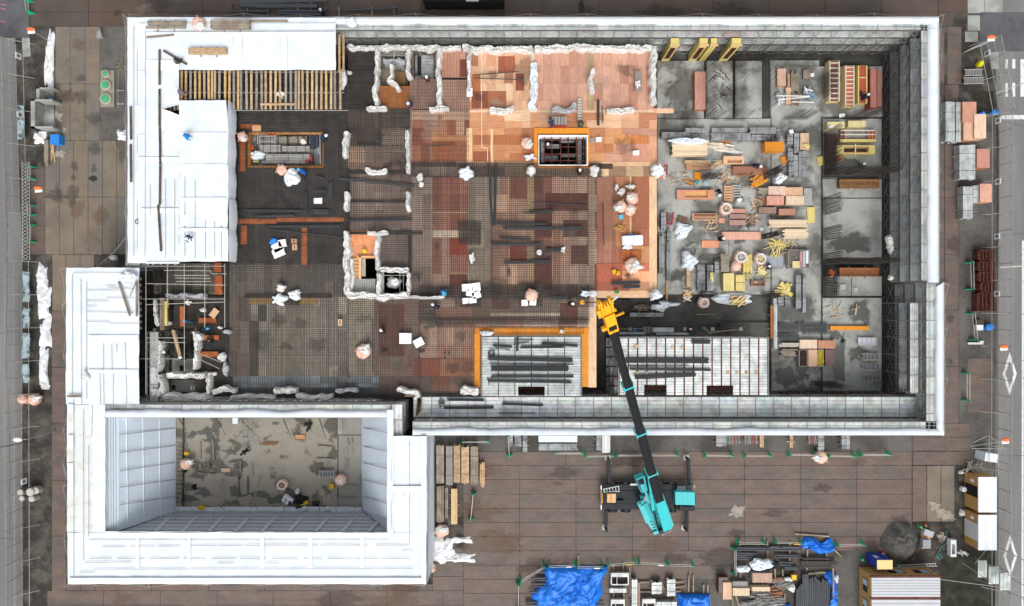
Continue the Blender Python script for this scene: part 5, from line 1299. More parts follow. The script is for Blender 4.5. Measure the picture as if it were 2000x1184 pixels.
# ================================================================== TIMBER STACKS AND BUNDLES
def stack(label,a,b,c,d,z,h,mat=wood,along='y',w_=5,layers=None,name='timber_stack',cat='timber stack',group=None,bearers=2,band=False,jag=.6,tints=(.14,.03),hue=None):
    """stack of boards; pixel rect at its top"""
    t = thing(name,label,cat,W((a+c)/2,(b+d)/2,z),group); n = max(1,round(((c-a) if along == 'y' else (d-b))/w_)); layers = layers or max(1,int(h/.12)); lh = h/layers; m = MB(); zt = z+.1+h
    p,q = W(a,b,zt),W(c,d,zt)
    for l in range(layers):
        for i in range(n):
            e = random.uniform(-jag,jag)*.05; f = random.uniform(-jag,jag)*.05; tt = tv(*tints)
            if hue: tt = tuple(x*y for x,y in zip(tint(random.choice(hue)),tt))
            if l < layers-1 and 0 < i < n-1: continue
            x0 = p.x+(q.x-p.x)*i/n+.008; x1 = p.x+(q.x-p.x)*(i+1)/n-.008; y0 = q.y+(p.y-q.y)*i/n+.008; y1 = q.y+(p.y-q.y)*(i+1)/n-.008
            z0 = z+.1+l*lh+.004
            if along == 'y': m.box(x0,q.y+e,z0,x1,p.y+f,z0+lh-.008,tt)
            else: m.box(p.x+e,y0,z0,q.x+f,y1,z0+lh-.008,tt)
    m.build('boards',mat,t)
    for k in range(bearers):
        u = (k+.7)/(bearers+.4); m = MB(); zb = z+.1
        if along == 'y': y = q.y+(p.y-q.y)*u; m.box(p.x-.2,y-.05,z,q.x+.2,y+.05,zb)
        else: x = p.x+(q.x-p.x)*u; m.box(x-.05,q.y-.2,z,x+.05,p.y+.2,zb)
        m.build('bearer',woodg,t)
    if band:
        for k in range(2):
            u = .25+.5*k; m = MB()
            if along == 'y': y = q.y+(p.y-q.y)*u; m.box(p.x-.015,y-.02,z+.1,q.x+.015,y+.02,zt+.012)
            else: x = p.x+(q.x-p.x)*u; m.box(x-.02,q.y-.015,z+.1,x+.02,p.y+.015,zt+.012)
            m.build('strap',darkpipe,t)
    return t
gs = 'grey metal scaffold planks in strapped bundles'
def planks(label,a,b,c,d,z=ZS,h=.6,along=None,**k):
    along = along or ('y' if d-b > c-a else 'x'); return stack(label,a,b,c,d,z,h,k.pop('mat',plankd),along,4.2,name='plank_bundle',cat='plank bundle',group=gs,band=True,jag=1.2,tints=(.12,.02),**k)
for a in (('strapped grey planks against the deck edge in the first row',1292,258,1347,270),('short grey planks behind the first row',1339,250,1380,259),('dark grey planks in the back row, middle',1391,250,1459,259),('long grey planks in the front row, middle',1390,260,1467,274),('grey planks in the front row, east',1468,263,1496,274),
    ('grey planks in the back row, east end',1465,249,1516,261),('narrow upright planks at the end of the back row',1517,253,1525,270),('small bundle right of the orange block, westmost',1538,262,1549,281),('tall bundle between the orange block and the plywood',1551,260,1561,298),('upper short bundle above the tilted orange board',1539,290,1549,314),
    ('widest upright bundle beside the plywood sheet',1560,295,1577,345),('middle upright bundle by the tilted orange board',1550,303,1559,345),('lowest upright bundle by the tilted orange board',1541,317,1550,343),
    ('dark bundle along the deck edge, northern',1291,415,1301,448),('long dark bundle along the deck edge, inner',1287,461,1297,534),('long dark bundle along the deck edge, outer',1302,472,1310,547),('second dark bundle along the deck edge near the red frames',1303,448,1311,470),
    ('wide planks bundle left of the yellow cubes',1362,517,1377,567),('slim plank bundle with a yellow offcut on it',1381,518,1393,568),('short dark bundle beside the wooden crate',1396,511,1405,532),('tall pale bundle on the grey slab, west one',1555,537,1565,602),('tall pale bundle on the grey slab, east one',1568,537,1574,610),('planks under the yellow offcuts, west',1520,581,1531,597),('planks under the yellow offcuts, east',1533,580,1543,599),
    ('level planks south of the deck corner',1231,611,1296,619)):
    planks(*a)
for a in (('tall plank stack on the east lane, biggest one',1847,200,1865,276),('second half of the tall plank stack on the east lane',1867,200,1877,276),('wide grey plank stack on the east gravel',1874,283,1905,350),('low grey plank stack on the east gravel',1881,364,1900,427),('pale plank stack against the peach panels',1901,362,1913,395)):
    planks(*a,z=.05,h=1.0,mat=plank)
for a in (('grey tubes stack under the south wall, westmost',993,850,1002,872),('grey tubes stack under the south wall, second',1005,850,1018,872),('pale tubes stack under the south wall, third',1021,850,1030,882),('level grey planks below the white wrapped stack',1053,867,1127,880),('dark planks beside the white boards under the south wall',1165,850,1175,880),('bluish planks under the south wall right of the boom',1399,850,1419,872),
    ('grey tubes under the south wall far east',1598,850,1610,880),('dark tubes under the south wall far east',1644,850,1652,878),('pale planks under the south wall at the far east end',1653,850,1660,878)):
    planks(*a,z=.05,h=.5)
stack('white boards with a red tip under the south wall',1176,850,1192,885,.05,.5,gen,'y',5,name='white_boards',cat='boards',hue=['#dedddb','#cfcdca'])
stack('white wrapped long stack under the south wall',1052,851,1127,864,.05,.6,white,'x',6,name='wrapped_stack',cat='wrapped stack')
for i,(x,l) in enumerate(((1421,'reddish frame stack under the south wall, west half'),(1455,'reddish frame stack under the south wall, east half'),(1580,'red tipped tube rack under the south wall'))):
    m = MB()
    for k in range(8): m.tube(W(x+k*3.2,850,.5),W(x+k*3.2+1,868,.5),.05,5,tint(random.choice(['#8b8a87','#a15c55','#9d9a96'])))
    m.tube(W(x,853,.4),W(x+28,853,.4),.05,5,tint('#8c4a44')); m.tube(W(x,863,.4),W(x+28,863,.4),.05,5,tint('#8c8a86')); one('frame_stack',m,gen,l,'frame stack')
stack('pale timbers leaning under the south wall',1484,850,1492,874,.05,.4,wood,'y',3); stack('small crossed timbers under the south wall',1543,850,1549,875,.05,.3,wood,'y',3); m = MB(); m.beam(W(1536,863,.6),W(1553,863,.6),.1,.08); one('timber',m,wood,'short timber laid across the small crossed timbers','timber')
# timber stacks beside the wing
gt = 'weathered timber stacks beside the wing'
for a in (('first tall timber stack from the wing wall',852,871,867,944,woodg),('second timber stack from the wing wall, the greyest',871,872,884,948,M('grey_timber','#908c88',var=.15,scale=2,fine=.1,bscale=12)),('third timber stack from the wing wall, yellowish',886,871,899,942,wood),('fourth timber stack from the wing wall',901,873,916,944,wood),('fifth timber stack from the wing wall',919,873,934,947,woodg)):
    stack(a[0],*a[1:5],.1,1.0,a[5],'y',4.5,group=gt,band=True,bearers=3,jag=1.5)
stack('ragged pile of short lath at the end of the timber stacks',937,905,947,948,.1,.4,wood,'y',2.2,group=gt,jag=8)
stack('lower grey timber stack above the pink bag',853,950,867,1020,.1,.8,woodg,'y',4.5,group=gt,bearers=3,jag=2); stack('thin lower timber stack beside the grey one',869,952,875,1012,.1,.6,woodg,'y',3,group=gt,jag=2); stack('lower yellow timber stack on crossing battens',881,955,893,1024,.1,.6,M('new_timber','#d0b186',var=.1,scale=2,fine=.06),'y',4,group=gt,bearers=3)
# on the roof
stack('timber pile with a reddish top plank on the roof near the pink bag',288,40,362,48,7.55,.25,woodg,'x',3,bearers=2); stack('low grey timber row beneath it on the roof',284,51,362,56,7.55,.1,woodg,'x',3,bearers=2)
stack('wide weathered timber stack on the north edge of the roof',411,38,486,54,7.55,.6,woodg,'x',4,bearers=2,jag=1); m = MB(); m.beam(W(488,41,7.7),W(562,41,7.7),.22,.05); one('plank',m,woodg,'single plank lying right of the wide timber stack','plank')
stack('pale timber stack across two bearers in the middle of the roof',367,93,442,105,7.55,.35,wood,'x',4,bearers=2,jag=.6)
for nm,(a,b,c,d) in (('pale plank lying level by the roof corner',(286,73,340,68)),('dark plank high up the west roof',(311.5,97,311.5,166)),('second dark plank down the west roof',(311.5,174,311.5,247)),('third dark plank down the west roof',(312,248,313,322)),('fourth dark plank down the west roof',(313,323,312,400)),('lowest dark plank down the west roof',(309,400,314.5,491)),('narrow dark plank at the west eaves',(255,208,256,273)),('second narrow dark plank at the west eaves',(255,282,256,356)),
    ('crossed dark plank on the roof, slanting',(319,99,365,126)),('long plank slanting on the wing roof',(232,550,254,617)),('upright plank at the east edge of the wing roof',(267,549,267,618)),('thin stick slanting by the wing roof corner',(266,549,254,578)),('short plank at the west end of the wing roof',(131,774,158,774))):
    m = MB(); m.beam(W(a,b,7.72),W(c,d,7.72),.2 if 'thin' not in nm else .06,.06,(.8,.76,.72)); one('plank',m,woodd if 'dark' in nm else woodg,nm,'plank','single planks on the roofs')
scatter('dark crushed scraps on the crossed plank',348,119,8,5,7.8,14,DRK,(.2,.5),.12)
crumple('dirty white rag pile on the wing roof with a dark spot',167,737,7,12,7.6,.2,whitedirty,jag=.4)
m = MB(); q = W(268,433,7.75)
for k in range(3): m.path([q+Vector((.17*math.cos(a*.6+.8),.22*math.sin(a*.6+.8),.02*k)) for a in range(9)],.03,4)
one('rope_loop',m,darkpipe,'dark loop of rope on the west roof','rope')
# bare timbers of the slatted opening
gq = 'bare timbers over the dark bay'
xs_ = [355,363.5,372.5,381.5,390,399,407.5,414.5,420,429,440,448.5,457,465.5,471,481.5,491,501.5,511,519,529,538.5,547,558.5,568,578,584,591,600.5,610,618.5,628,637,647,654,664.5]
for i,x in enumerate(xs_):
    m = MB(); hue = random.choice(['#c8ab82','#b79c7a','#a1978a','#bfa57e','#938b82','#c9a877']); y1 = 196 if x < 350 else 214
    y1 = 195 if x < 440 else 214
    m.beam(W(x,138,7.2),W(x+random.uniform(-.6,.6),y1,7.2),.21,.08,tuple(k/l for k,l in zip(tint(hue),lin('#c2a583'))))
    one('timber_joist',m,wood,'bare timber in the row spanning the slatted roof opening','timber',gq)
for k,(x0,x1,y) in enumerate(((352,672,141),(352,672,181),(352,680,216))):
    m = MB(); m.tube(W(x0,y,7.1),W(x1,y,7.1),.035,5); one('support_tube',m,galv,('north','middle','south')[k]+' steel tube carrying the bare timbers','steel tube')
m = MB(); m.beam(W(508,204,7.35),W(576,204,7.35),.2,.06,(.95,.9,.85)); one('plank',m,wood,'plank lying across the bare timbers near their south ends','plank')
for k,(x,y0,y1) in enumerate(((663,68,140),(671,68,138))):
    m = MB(); m.beam(W(x,y0,7.3),W(x,y1,7.3),.2,.07,(.8,.75,.7)); one('plank',m,wood,('left','right')[k]+' plank of the pair running from the north scaffold to the bare timbers','plank')
for k,(x,y) in enumerate(((332,208),(340,206),(347,205))):
    m = MB(); m.beam(W(x,y-9,7.2),W(x+1,y+10,7.2),.2,.07); one('timber_joist',m,woodg,'short timber seen through the torn corner of the roof sheet','timber','timbers under the torn corner')
# ================================================================== MATERIAL ON THE SLAB (east hall)
def pane(label,a,b,c,d,h,hue,z=ZS,mat=gen,name='plywood_stack',cat='plywood stack',layers=6,group='plywood stacks',top=None,z0=None):
    """stack of sheets: thin layers, slightly shifted, top sheet of its own"""
    t = thing(name,label,cat,W((a+c)/2,(b+d)/2,z),group); p,q = W(a,b,z+h),W(c,d,z+h); m = MB()
    for i in range(layers):
        e,f = random.uniform(-.02,.02),random.uniform(-.02,.02); m.box(p.x+e,q.y+f,z+.08+(h-.1)*i/layers,q.x+e,p.y+f,z+.08+(h-.1)*(i+1)/layers-.012,tuple(k*.8 for k in tint(hue,.1)))
    m.build('sheets',mat,t)
    m = MB(); m.box(p.x,q.y,z+h-.018,q.x,p.y,z+h,tuple(x_*.86+.09 for x_ in tint(top or hue))); m.build('top_sheet',ply if mat is gen else mat,t)
    for u in (.2,.8):
        m = MB()
        if c-a > d-b: x = p.x+(q.x-p.x)*u; m.box(x-.05,q.y-.05,z,x+.05,p.y+.05,z+.08)
        else: y = q.y+(p.y-q.y)*u; m.box(p.x-.05,y-.05,z,q.x+.05,y+.05,z+.08)
        m.build('bearer',woodg,t)
    return t
for a in (('plywood sheet stack with yellow offcuts on top',1563,260,1580,293,.5,'#cfa886'),('pale pink plywood stack, upper left of the group of four',1501,364,1534,382,.7,'#d9b3a0'),('honey plywood stack, upper right of the group of four',1534,366,1568,383,.6,'#d0a076'),('salmon plywood stack, lower left of the group of four',1498,383,1531,400,.9,'#cf8d72'),('stained cream plywood stack, lower right of the group of four',1535,383,1570,400,.7,'#d4b898'),
    ('grey board beside the group of four plywood stacks',1570,368,1586,401,.15,'#9b9c98'),('brown wooden box stack under the salmon plywood',1482,405,1516,417,.5,'#86604f'),('reddish box stack beside the brown one',1521,408,1554,420,.5,'#a5684a'),('upright plywood stack with bars shadowing it in the north',1518,134,1535,168,.6,'#caa083'),('pale plywood stack below the shadowed one',1535,171,1545,203,.6,'#d8b08e'),
    ('salmon sheets at the top of the slab clutter by the open bag',1426,408,1458,416,.3,'#b87a60'),('brown sheets, middle of the three small rows',1425,418,1459,427,.3,'#93685a'),('broken brown sheets, lowest of the three small rows',1425,430,1456,440,.2,'#a57863'),('square salmon sheet left of the small rows',1404,426,1416,436,.15,'#c18468'),
    ('long peach form board with dark rebar at its end',1410,453,1486,468,.25,'#d59a80'),('bright orange board beside the kneeling worker',1371,470,1404,484,.12,'#d98958'),('upright peach form board in the second north bay',1357,140,1378,214,.9,'#b97a62'),('cream box stack at the south, left',1562,664,1596,681,.6,'#dcc3a4'),('orange brown grained box stack at the south, right',1598,665,1632,681,.6,'#b5744c'),
    ('peach sheet stack in the row of four crates',1579,683,1596,716,.6,'#d3a582'),('dark red sheet stack at the end of the row of crates',1612,683,1629,715,.6,'#5d2f2b'),('red brown plywood stack leaning at the north east',1700,134,1712,210,1.3,'#9d5138'),('second red brown plywood stack at the north east',1713,137,1722,208,.9,'#8c4733')):
    pane(*a)
pane('blue grey plate on the slab beside the worker',1495,499,1530,521,.1,'#8b929b',layers=1,name='steel_sheet',cat='steel sheet',mat=gen)
for a in (('pale plywood stack on the east gravel, upper',1880,199,1907,239,1.4,'#b97a58'),('peach plywood stack on the east gravel, lower left',1882,238,1904,274,1.3,'#cf9d7c'),('cream plywood stack on the east gravel, right',1903,223,1926,270,1.5,'#dcb797'),('salmon plywood stack beside the wide grey planks',1908,291,1933,328,1.2,'#b47258'),('peach plywood stack at the low end of the east gravel',1914,359,1937,395,1.3,'#c99172')):
    pane(*a,z=.05,layers=12)
stack('big cream timber pile with a white sheet over its north half',1313,277,1382,303,ZS,1.0,M('fresh_timber','#dfc9aa',var=.07,scale=2),'x',3.2,jag=1.5,bearers=2)
crumple('white sheet thrown over the big cream timber pile',1346,276,38,7,ZS+1.1,.15,white,jag=.35)
stack('timber row above the shallow box form',1337,313,1386,319,ZS,.4,wood,'x',3); stack('cream boards stack by the yellow sheet',1503,429,1576,444,ZS,.5,M('fresh_timber','#dfc9aa'),'x',3,jag=3); stack('second cream boards stack below the first',1531,447,1577,466,ZS,.6,M('fresh_timber','#dfc9aa'),'x',3,jag=3)
stack('upright lumber bundle beside the shadowed plywood, long one',1545,141,1560,180,ZS,.5,woodg,'y',2.6,jag=4); stack('upright lumber bundle beside the pale plywood, lower one',1546,182,1562,203,ZS,.4,woodg,'y',2.6,jag=3); stack('small lumber bundle with a red rack',1569,136,1583,154,ZS,.4,woodg,'y',2.8,jag=2); stack('narrow tan board beside the shadowed plywood',1538,144,1543,170,ZS,.5,wood,'y',5)
stack('narrow wooden stack with battens near the open bags',1408,496,1424,531,ZS,.9,woodg,'x',4.4,jag=.6); stack('yellow board pile between the open bags',1452,499,1469,533,ZS,.5,yform,'y',3,jag=3); stack('brown long panel with a grey end in the east bay, upper',1640,350,1718,367,ZS+.1,.5,wood,'x',6,hue=['#a08a74','#b59a80']); stack('long brown boards in the east bay, lower',1640,523,1717,540,ZS+.1,.5,wood,'x',5,hue=['#c79f85','#b98a70','#a57d64'])
stack('messy boards left of the pale pink plywood',1483,367,1500,388,ZS,.4,woodg,'x',3,jag=6); stack('short timber row under the white pipe bundle',1527,682,1556,696,ZS,.3,woodg,'x',3,jag=5); stack('white wrapped pipe bundle by the cream box',1523,670,1561,678,ZS,.4,gen,'x',3,jag=4,hue=['#c9c2b8','#b8b2aa'],name='wrapped_pipes',cat='pipe bundle')
stack('long thin peach board standing off the second stage',1505,597,1510,661,ZS,.3,wood,'y',5,hue=['#d9ab88']); stack('long pale metal plank beside the peach board',1511,583,1518,681,ZS,.3,plank,'y',3.5,name='plank_bundle',cat='plank bundle')
m = MB(); m.pbox(1301,550,1304,591,ZS+.2,ZS+.35,tint('#b98a63')); one('timber',m,gen,'single tan timber near the trailing white sheet','timber')
m = MB(); m.pbox(1622,637,1697,645,ZS+.2,ZS+.45,tint('#e0912c')); m.pbox(1650,637.5,1651,645,ZS+.44,ZS+.46,tint('#b8741e')); one('orange_beam',m,gen,'long narrow orange beam on the pale slab','beam')
stack('orange block of stacked forms above the slab clutter',1494,277,1531,296,ZS,1.0,orange,'x',20,layers=5,name='orange_stack',cat='form stack',bearers=2)
for nm,cx,cy,w_,h_,an,hue in (('tilted orange board beside the grey bundles',1534,312,19,15,15,'#d0832a'),('orange square panel near the dark splayed rebar',1362,344,16,15,-5,'#c98222'),('yellow board leaning against the dark rebar wall',1602,315,12,19,12,'#d8c677'),('yellow sheet upright by the cream boards',1583,420,15,33,0,'#dcca7a'),('small salmon board beside the white paper pallets',1494,391,10,10,40,'#d0802f'),('rust patch board on the slab by the white crumpled sheet',1332,430,22,12,-20,'#6e5548'),('grey square hatch in the east bay, left',1645,561,11,11,0,'#a9aaa6'),('grey square hatch in the east bay, right',1670,566,8,8,0,'#b0b1ad')):
    slabs(nm,[(cx,cy,w_,h_,an)],ZS+.12,hue=hue,h=.04,name='form_board',cat='board',group=None)
scatter('messy pile of orange form pieces',1480,352,14,9,ZS+.2,15,['#d8912c','#c77f25','#b98a5c'],(.6,1.6),.22,ang=35,spread=.5,th=.1); scatter('crumpled orange net and pieces by the white boards',1415,276,11,4,ZS+.1,10,['#d9822f','#c2702a'],(.3,.9),.2,ang=10,spread=.6)
scatter('white and cream battens lying below the orange net',1413,287,20,7,ZS,12,['#e8e2d2','#d9cdb4','#c9c5ba'],(1.2,2.6),.12,ang=-5,spread=.2); scatter('two long white battens above the light box',1419,296,6,1.5,ZS,2,['#ece8dc'],(2.6,2.8),.16,ang=-6,spread=.03); scatter('splinters of pale timber left of the light box',1402,320,12,6,ZS,26,PALE,(.3,1.0),.06,ang=25,spread=.6)
scatter('pale splinters around the brown sheets',1470,430,16,12,ZS,22,BRN+PALE,(.3,.9),.06); scatter('yellow sticks thrown in a star',1515,482,14,12,ZS+.1,14,YEL,(.8,2.0),.11); scatter('heap of yellow form offcuts near the plank bundles',1531,568,12,14,ZS+.1,16,YEL+['#e3cf80'],(.5,1.3),.3,th=.08,spread=1.2); scatter('small yellow offcuts right of the open bag',1485,528,7,9,ZS+.1,12,YEL,(.4,.9),.12)
scatter('yellow offcuts on the plywood stack',1573,285,6,4,ZS+.6,8,YEL,(.3,.7),.12,ang=5,spread=.3); scatter('yellow offcut on the slim bundle',1390,541,2,5,ZS+.8,3,YEL,(.5,.8),.2,ang=90,spread=.2); scatter('broken timber and yellow rags at the foot of the timber column',1342,577,9,10,ZS+.1,26,PALE+['#d9b62f','#8d5c45','#e7e2da'],(.2,.9),.12); stack('narrow timber column lying under the white crumpled sheet',1341,521,1349,560,ZS,.5,wood,'y',2.6,jag=2)
scatter('orange and brown sticks left of the teal rags',1348,356,8,5,ZS,8,['#c78b52','#8d6a4c','#b9783c'],(.5,1.1),.1,ang=-35,spread=.4); crumple('teal rags beside the orange square panel',1359,357,6,4,ZS,.3,M('teal_rag','#5f9c9c'),jag=.5,name='rags',cat='rags'); crumple('pale blue rag right of the teal ones',1376,358,5,4,ZS,.2,M('blue_rag','#a9c4ce'),jag=.4,name='rags',cat='rags')
scatter('white and blue packs of pipe fittings on the north plywood',1578,182,8,13,ZS+.4,16,['#d5dce0','#aab4bb','#7f8fa0','#e9ecec'],(.4,1.0),.12); scatter('silver foil scraps beside the pale plywood',1524,190,7,12,ZS+.4,34,['#b9bcc2','#8e9298','#dfe2e6'],(.3,.8),.08)
for nm,p in (('long white pipe with a blue cap, upper one',((1516,187),(1583,188))),('long white pipe with a blue cap, slanting one',((1519,195),(1583,189))),('white pipe with a cross piece, lower one',((1546,199),(1589,200)))):
    m = MB(); m.tube(W(*p[0],ZS+1.2),W(*p[1],ZS+1.2),.06,6,tint('#e9e7e2')); one('white_pipe',m,gen,nm,'pipe','white pipes over the north plywood')
m = MB(); m.tube(W(1585,187,ZS+1.2),W(1585,190,ZS+1.2),.2,8); one('end_stop',m,blued,'round blue cap at the ends of the white pipes','cap')
for x in (0,10):   # red angle frames
    pass
m = MB(); m.beam(W(1304,415,1.6),W(1303,437,1.6),.14,.1); m.beam(W(1303,437,1.6),W(1312,438,1.6),.14,.1); m.beam(W(1312,438,1.6),W(1315,414,1.6),.14,.1); one('red_frame',m,red,'red U shaped frame by the dark plank bundles','steel frame')
m = MB(); m.beam(W(1297,323,1.8),W(1304,323,1.8),.14,.1); m.beam(W(1303,323,1.8),W(1302,342,1.8),.14,.1); one('red_frame',m,red,'small red angle frame just off the deck edge','steel frame'); m = MB(); m.pbox(1281,318,1295,350,2.6,2.75,tint('#c78762')); one('form_board',m,gen,'salmon board leaning out at the deck edge under the white wrap','board')
def openform(label,a,b,c,d,z,h,hue,inner,hole,mat=gen,group='open forms on the slab'):
    t = thing('box_form',label,'box form',W((a+c)/2,(b+d)/2,z),group); m = MB()
    e,f,g_,k = hole
    for r in ((a,b,c,f),(a,k,c,d),(a,f,e,k),(g_,f,c,k)): m.pbox(*r,z+.05,z+h,tint(hue,.04))
    m.build('form_walls',mat,t); m = MB(); n = max(1,int((g_-e)/10)); 
    for i in range(n): m.pbox(e+(g_-e)*i/n+.1,f,e+(g_-e)*(i+1)/n-.1,k,z,z+h*.4,tint(inner,.06))
    m.build('form_floor',mat,t); return t
openform('shallow box form with a pale inner board below the timber row',1340,319,1389,331,ZS,.4,'#b28466','#c9ac82',(1352,320.5,1387,326)); openform('light peach box with round holes and a white paper',1413,305,1453,320,ZS,.6,'#d9b08c','#d0a680',(1421,312,1449,318)); openform('long brown form where the navy worker bends',1432,325,1499,342,ZS,.5,'#9a6a55','#b08b68',(1437,335,1470,341))
openform('long peach form with a wide yellow panel let in',1322,371,1396,389,ZS,.5,'#c98f74','#d8a86f',(1338,373,1382,386)); openform('upper narrow tray of two cells',1352,417,1400,423,ZS,.4,'#c99a78','#6f5648',(1355,418.2,1398,421.5)); openform('lower narrow tray of two cells',1352,424,1401,430,ZS,.4,'#c99a78','#cdb8a0',(1355,425.2,1398,428.5))
openform('brick patterned box on the slab edge',1467,548,1495,559,ZS,.4,'#94705f','#a5806c',(1470,550,1492,557)); openform('open column form lying level with a dark slot',1635,284,1709,301,ZS+.1,.8,'#d8c67c','#4a3c33',(1648,288,1697,297),group='yellow column forms'); m = MB(); m.pbox(1648,286.5,1697,288,1.9,1.95,tint('#c98c6a')); m.pbox(1648,297,1697,298.5,1.9,1.95,tint('#c98c6a')); m.pbox(1670,281,1672,304,1.95,2.02,tint('#d8cbb8')); one('form_ties',m,gen,'salmon liners and a crossing batten on the level column form','form liner')
# pallet like form with openings
t = thing('pallet','slatted wooden form with three dark slots','pallet',W(1430,377,ZS)); m = MB()
for i in range(6): m.pbox(1414,363+i*5.2,1431,366.6+i*5.2,ZS+.3,ZS+.4,tint('#c9a07c',.1))
m.pbox(1414,361,1418,393,ZS+.2,ZS+.3,tint('#b98f6c')); m.pbox(1427,361,1431,393,ZS+.2,ZS+.3,tint('#b98f6c')); m.build('slats',gen,t)
m = MB()
for i in range(5): m.pbox(1432,362+i*5,1446,364+i*5,ZS+.35,ZS+.42,tint('#b5b2ac'))
m.pbox(1433,372,1445,381,ZS+.1,ZS+.2,tint('#6d5650')); m.pbox(1432,361,1433.5,388,ZS+.3,ZS+.4,tint('#9b9994')); m.pbox(1445.5,361,1447,388,ZS+.3,ZS+.4,tint('#9b9994')); m.build('metal_slats',gen,t)
slabs('white sheet of paper at the foot of the slatted form',[(1444,391,8,8,35)],ZS+.1,h=.02); slabs('white paper on the upper left yellow form',[(1623,248,8,6,-10)],ZS+1.0,h=.02); slabs('white square paper near the north bay rebar',[(1644,226,11,7,0)],ZS+.3,h=.02); slabs('white square paper right of the small lumber bundle',[(1586,147,6,7,0)],ZS+.3,h=.02); slabs('white square paper on the joint above the rebar bundle',[(1487,448,7,6,0)],ZS+.1,h=.02); slabs('grey blue paper beside the small bundle',[(1545,258,7,8,10)],ZS+.6,h=.02)
# yellow cubes
pane('large yellow stack of form sheets',1413,534,1434,568,.9,'#d9c574',mat=gen,name='yellow_stack',cat='form stack',group='yellow form stacks',layers=4); pane('smaller yellow stack in two halves beside the large one',1437,537,1455,568,.6,'#d6c06a',name='yellow_stack',cat='form stack',group='yellow form stacks',layers=3)
m = MB(); m.pbox(1437,551.5,1455,552.5,ZS+.55,ZS+.62,tint('#6f6a55')); one('strap',m,gen,'dark strap across the smaller yellow stack','strap')
pane('low yellow form panel in the north east hall, left',1616,238,1650,250,.9,'#d8c888',name='yellow_stack',cat='form stack',group='yellow form stacks',layers=2); pane('low yellow form panel in the north east hall, right',1657,236,1691,248,.9,'#d8c888',name='yellow_stack',cat='form stack',group='yellow form stacks',layers=2)
def ladderform(label,a,b,c,d,z,h,rungs,inner,edge='#e0cfc0',ye='#d8c67a'):
    t = thing('column_form',label,'column form',W((a+c)/2,(b+d)/2,z),'yellow column forms'); m = MB(); m.pbox(a,b,c,d,z,z+h-.3,tint(ye)); m.build('shell',gen,t)
    m = MB(); m.pbox(a+4,b+1,c-1,d-1,z+h-.3,z+h-.2,tint(inner)); m.build('liner',gen,t); m = MB()
    for r in ((a+3,b,a+5,d),(c-2,b,c,d)): m.pbox(*r,z+h-.3,z+h,tint(edge))
    m.build('edge_batten',gen,t); m = MB()
    for i in range(rungs): y = b+(d-b)*(i+.3)/rungs; m.pbox(a+5,y,c-2,y+1.6,z+h-.2,z+h-.05,tint(edge))
    m.build('cross_batten',gen,t)
ladderform('first yellow column form with dark liner and pipe frame',1617,119,1640,198,ZS+.15,1.0,8,'#6b4a42'); ladderform('second yellow column form like a ladder with orange cells',1648,128,1669,208,ZS+.15,1.0,10,'#b9694a'); ladderform('third yellow column form with a red brown panel',1673,128,1694,202,ZS+.15,1.0,1,'#a9553a',edge='#dcc98a')
m = MB(); m.pbox(1679,178,1685,188,2.1,2.2,tint('#2a1f18')); one('form_window',m,gen,'dark window in the lower end of the third column form','form window')
t = thing('wall_form','open frame of white battens with brown ends lying in the east hall','wall form',W(1673,266,ZS)); m = MB(); m.pbox(1640,272,1711,277,ZS+.2,ZS+.6,tint('#d8c67a')); m.build('rail',gen,t); m = MB()
for y in (254,262): m.pbox(1642,y,1709,y+1.6,ZS+.5,ZS+.6,tint('#e3dccd'))
for x in (1642,1650,1696,1703,1709): m.pbox(x,254,x+1.5,274,ZS+.45,ZS+.55,tint('#c98c70'))
m.build('battens',gen,t); m = MB(); m.pbox(1697,256,1708,270,ZS+.2,ZS+.4,tint('#a5604a')); m.pbox(1642,256,1650,270,ZS+.2,ZS+.4,tint('#7a4a40')); m.build('panels',gen,t)
# standing yellow column forms along the north wall
for k,(x,wd) in enumerate(((1291,15),(1344,15),(1365,11),(1403,17))):
    t = thing('column_form',('first','second','third, narrow','fourth')[k]+' standing yellow column form against the north wall','column form',W(x+7,117,1.1),'standing yellow column forms')
    p,q = W(x,118,1.1),W(x+wd,113,1.1); m = MB(); m.box(p.x,q.y-.35,1.1,p.x+wd*.0545,q.y+.35,5.6,tint('#d9c778')); m.build('shell',gen,t)
    cx = p.x+wd*.0545/2; m = MB()
    if k != 2: m.box(cx-.24,q.y-.37,1.9,cx+.24,q.y-.35,4.9,tint('#3a241b'))
    else: m.box(cx-.03,q.y-.37,1.2,cx+.03,q.y-.35,5.5,tint('#a89a58'))
    m.build('opening',gen,t); m = MB()
    if k != 2:
        for sx in (-.27,.27): m.box(cx+sx-.035,q.y-.385,1.85,cx+sx+.035,q.y-.352,4.95,tint('#c08a62'))
        for zz in (1.85,4.95): m.box(cx-.3,q.y-.385,zz-.04,cx+.3,q.y-.352,zz+.04,tint('#c08a62'))
    m.box(p.x-.1,q.y-.45,5.6,p.x+wd*.0545+.1,q.y-.3,5.7,tint('#d9b58a')); m.build('border',gen,t)
# plastic sheet with pallet
crumple('wide white plastic sheet laid under a peach pallet',1432,583,38,12,ZS+.1,.15,white,jag=.35,sq=.3); openform('peach pallet form lying on the wide white plastic',1428,578,1457,596,ZS+.35,.25,'#dcb792','#c48a72',(1431,580,1455,594),group=None); scatter('yellow sticks on the peach pallet form',1440,590,13,6,ZS+.7,7,YEL,(.6,1.4),.12,ang=25,spread=.4)
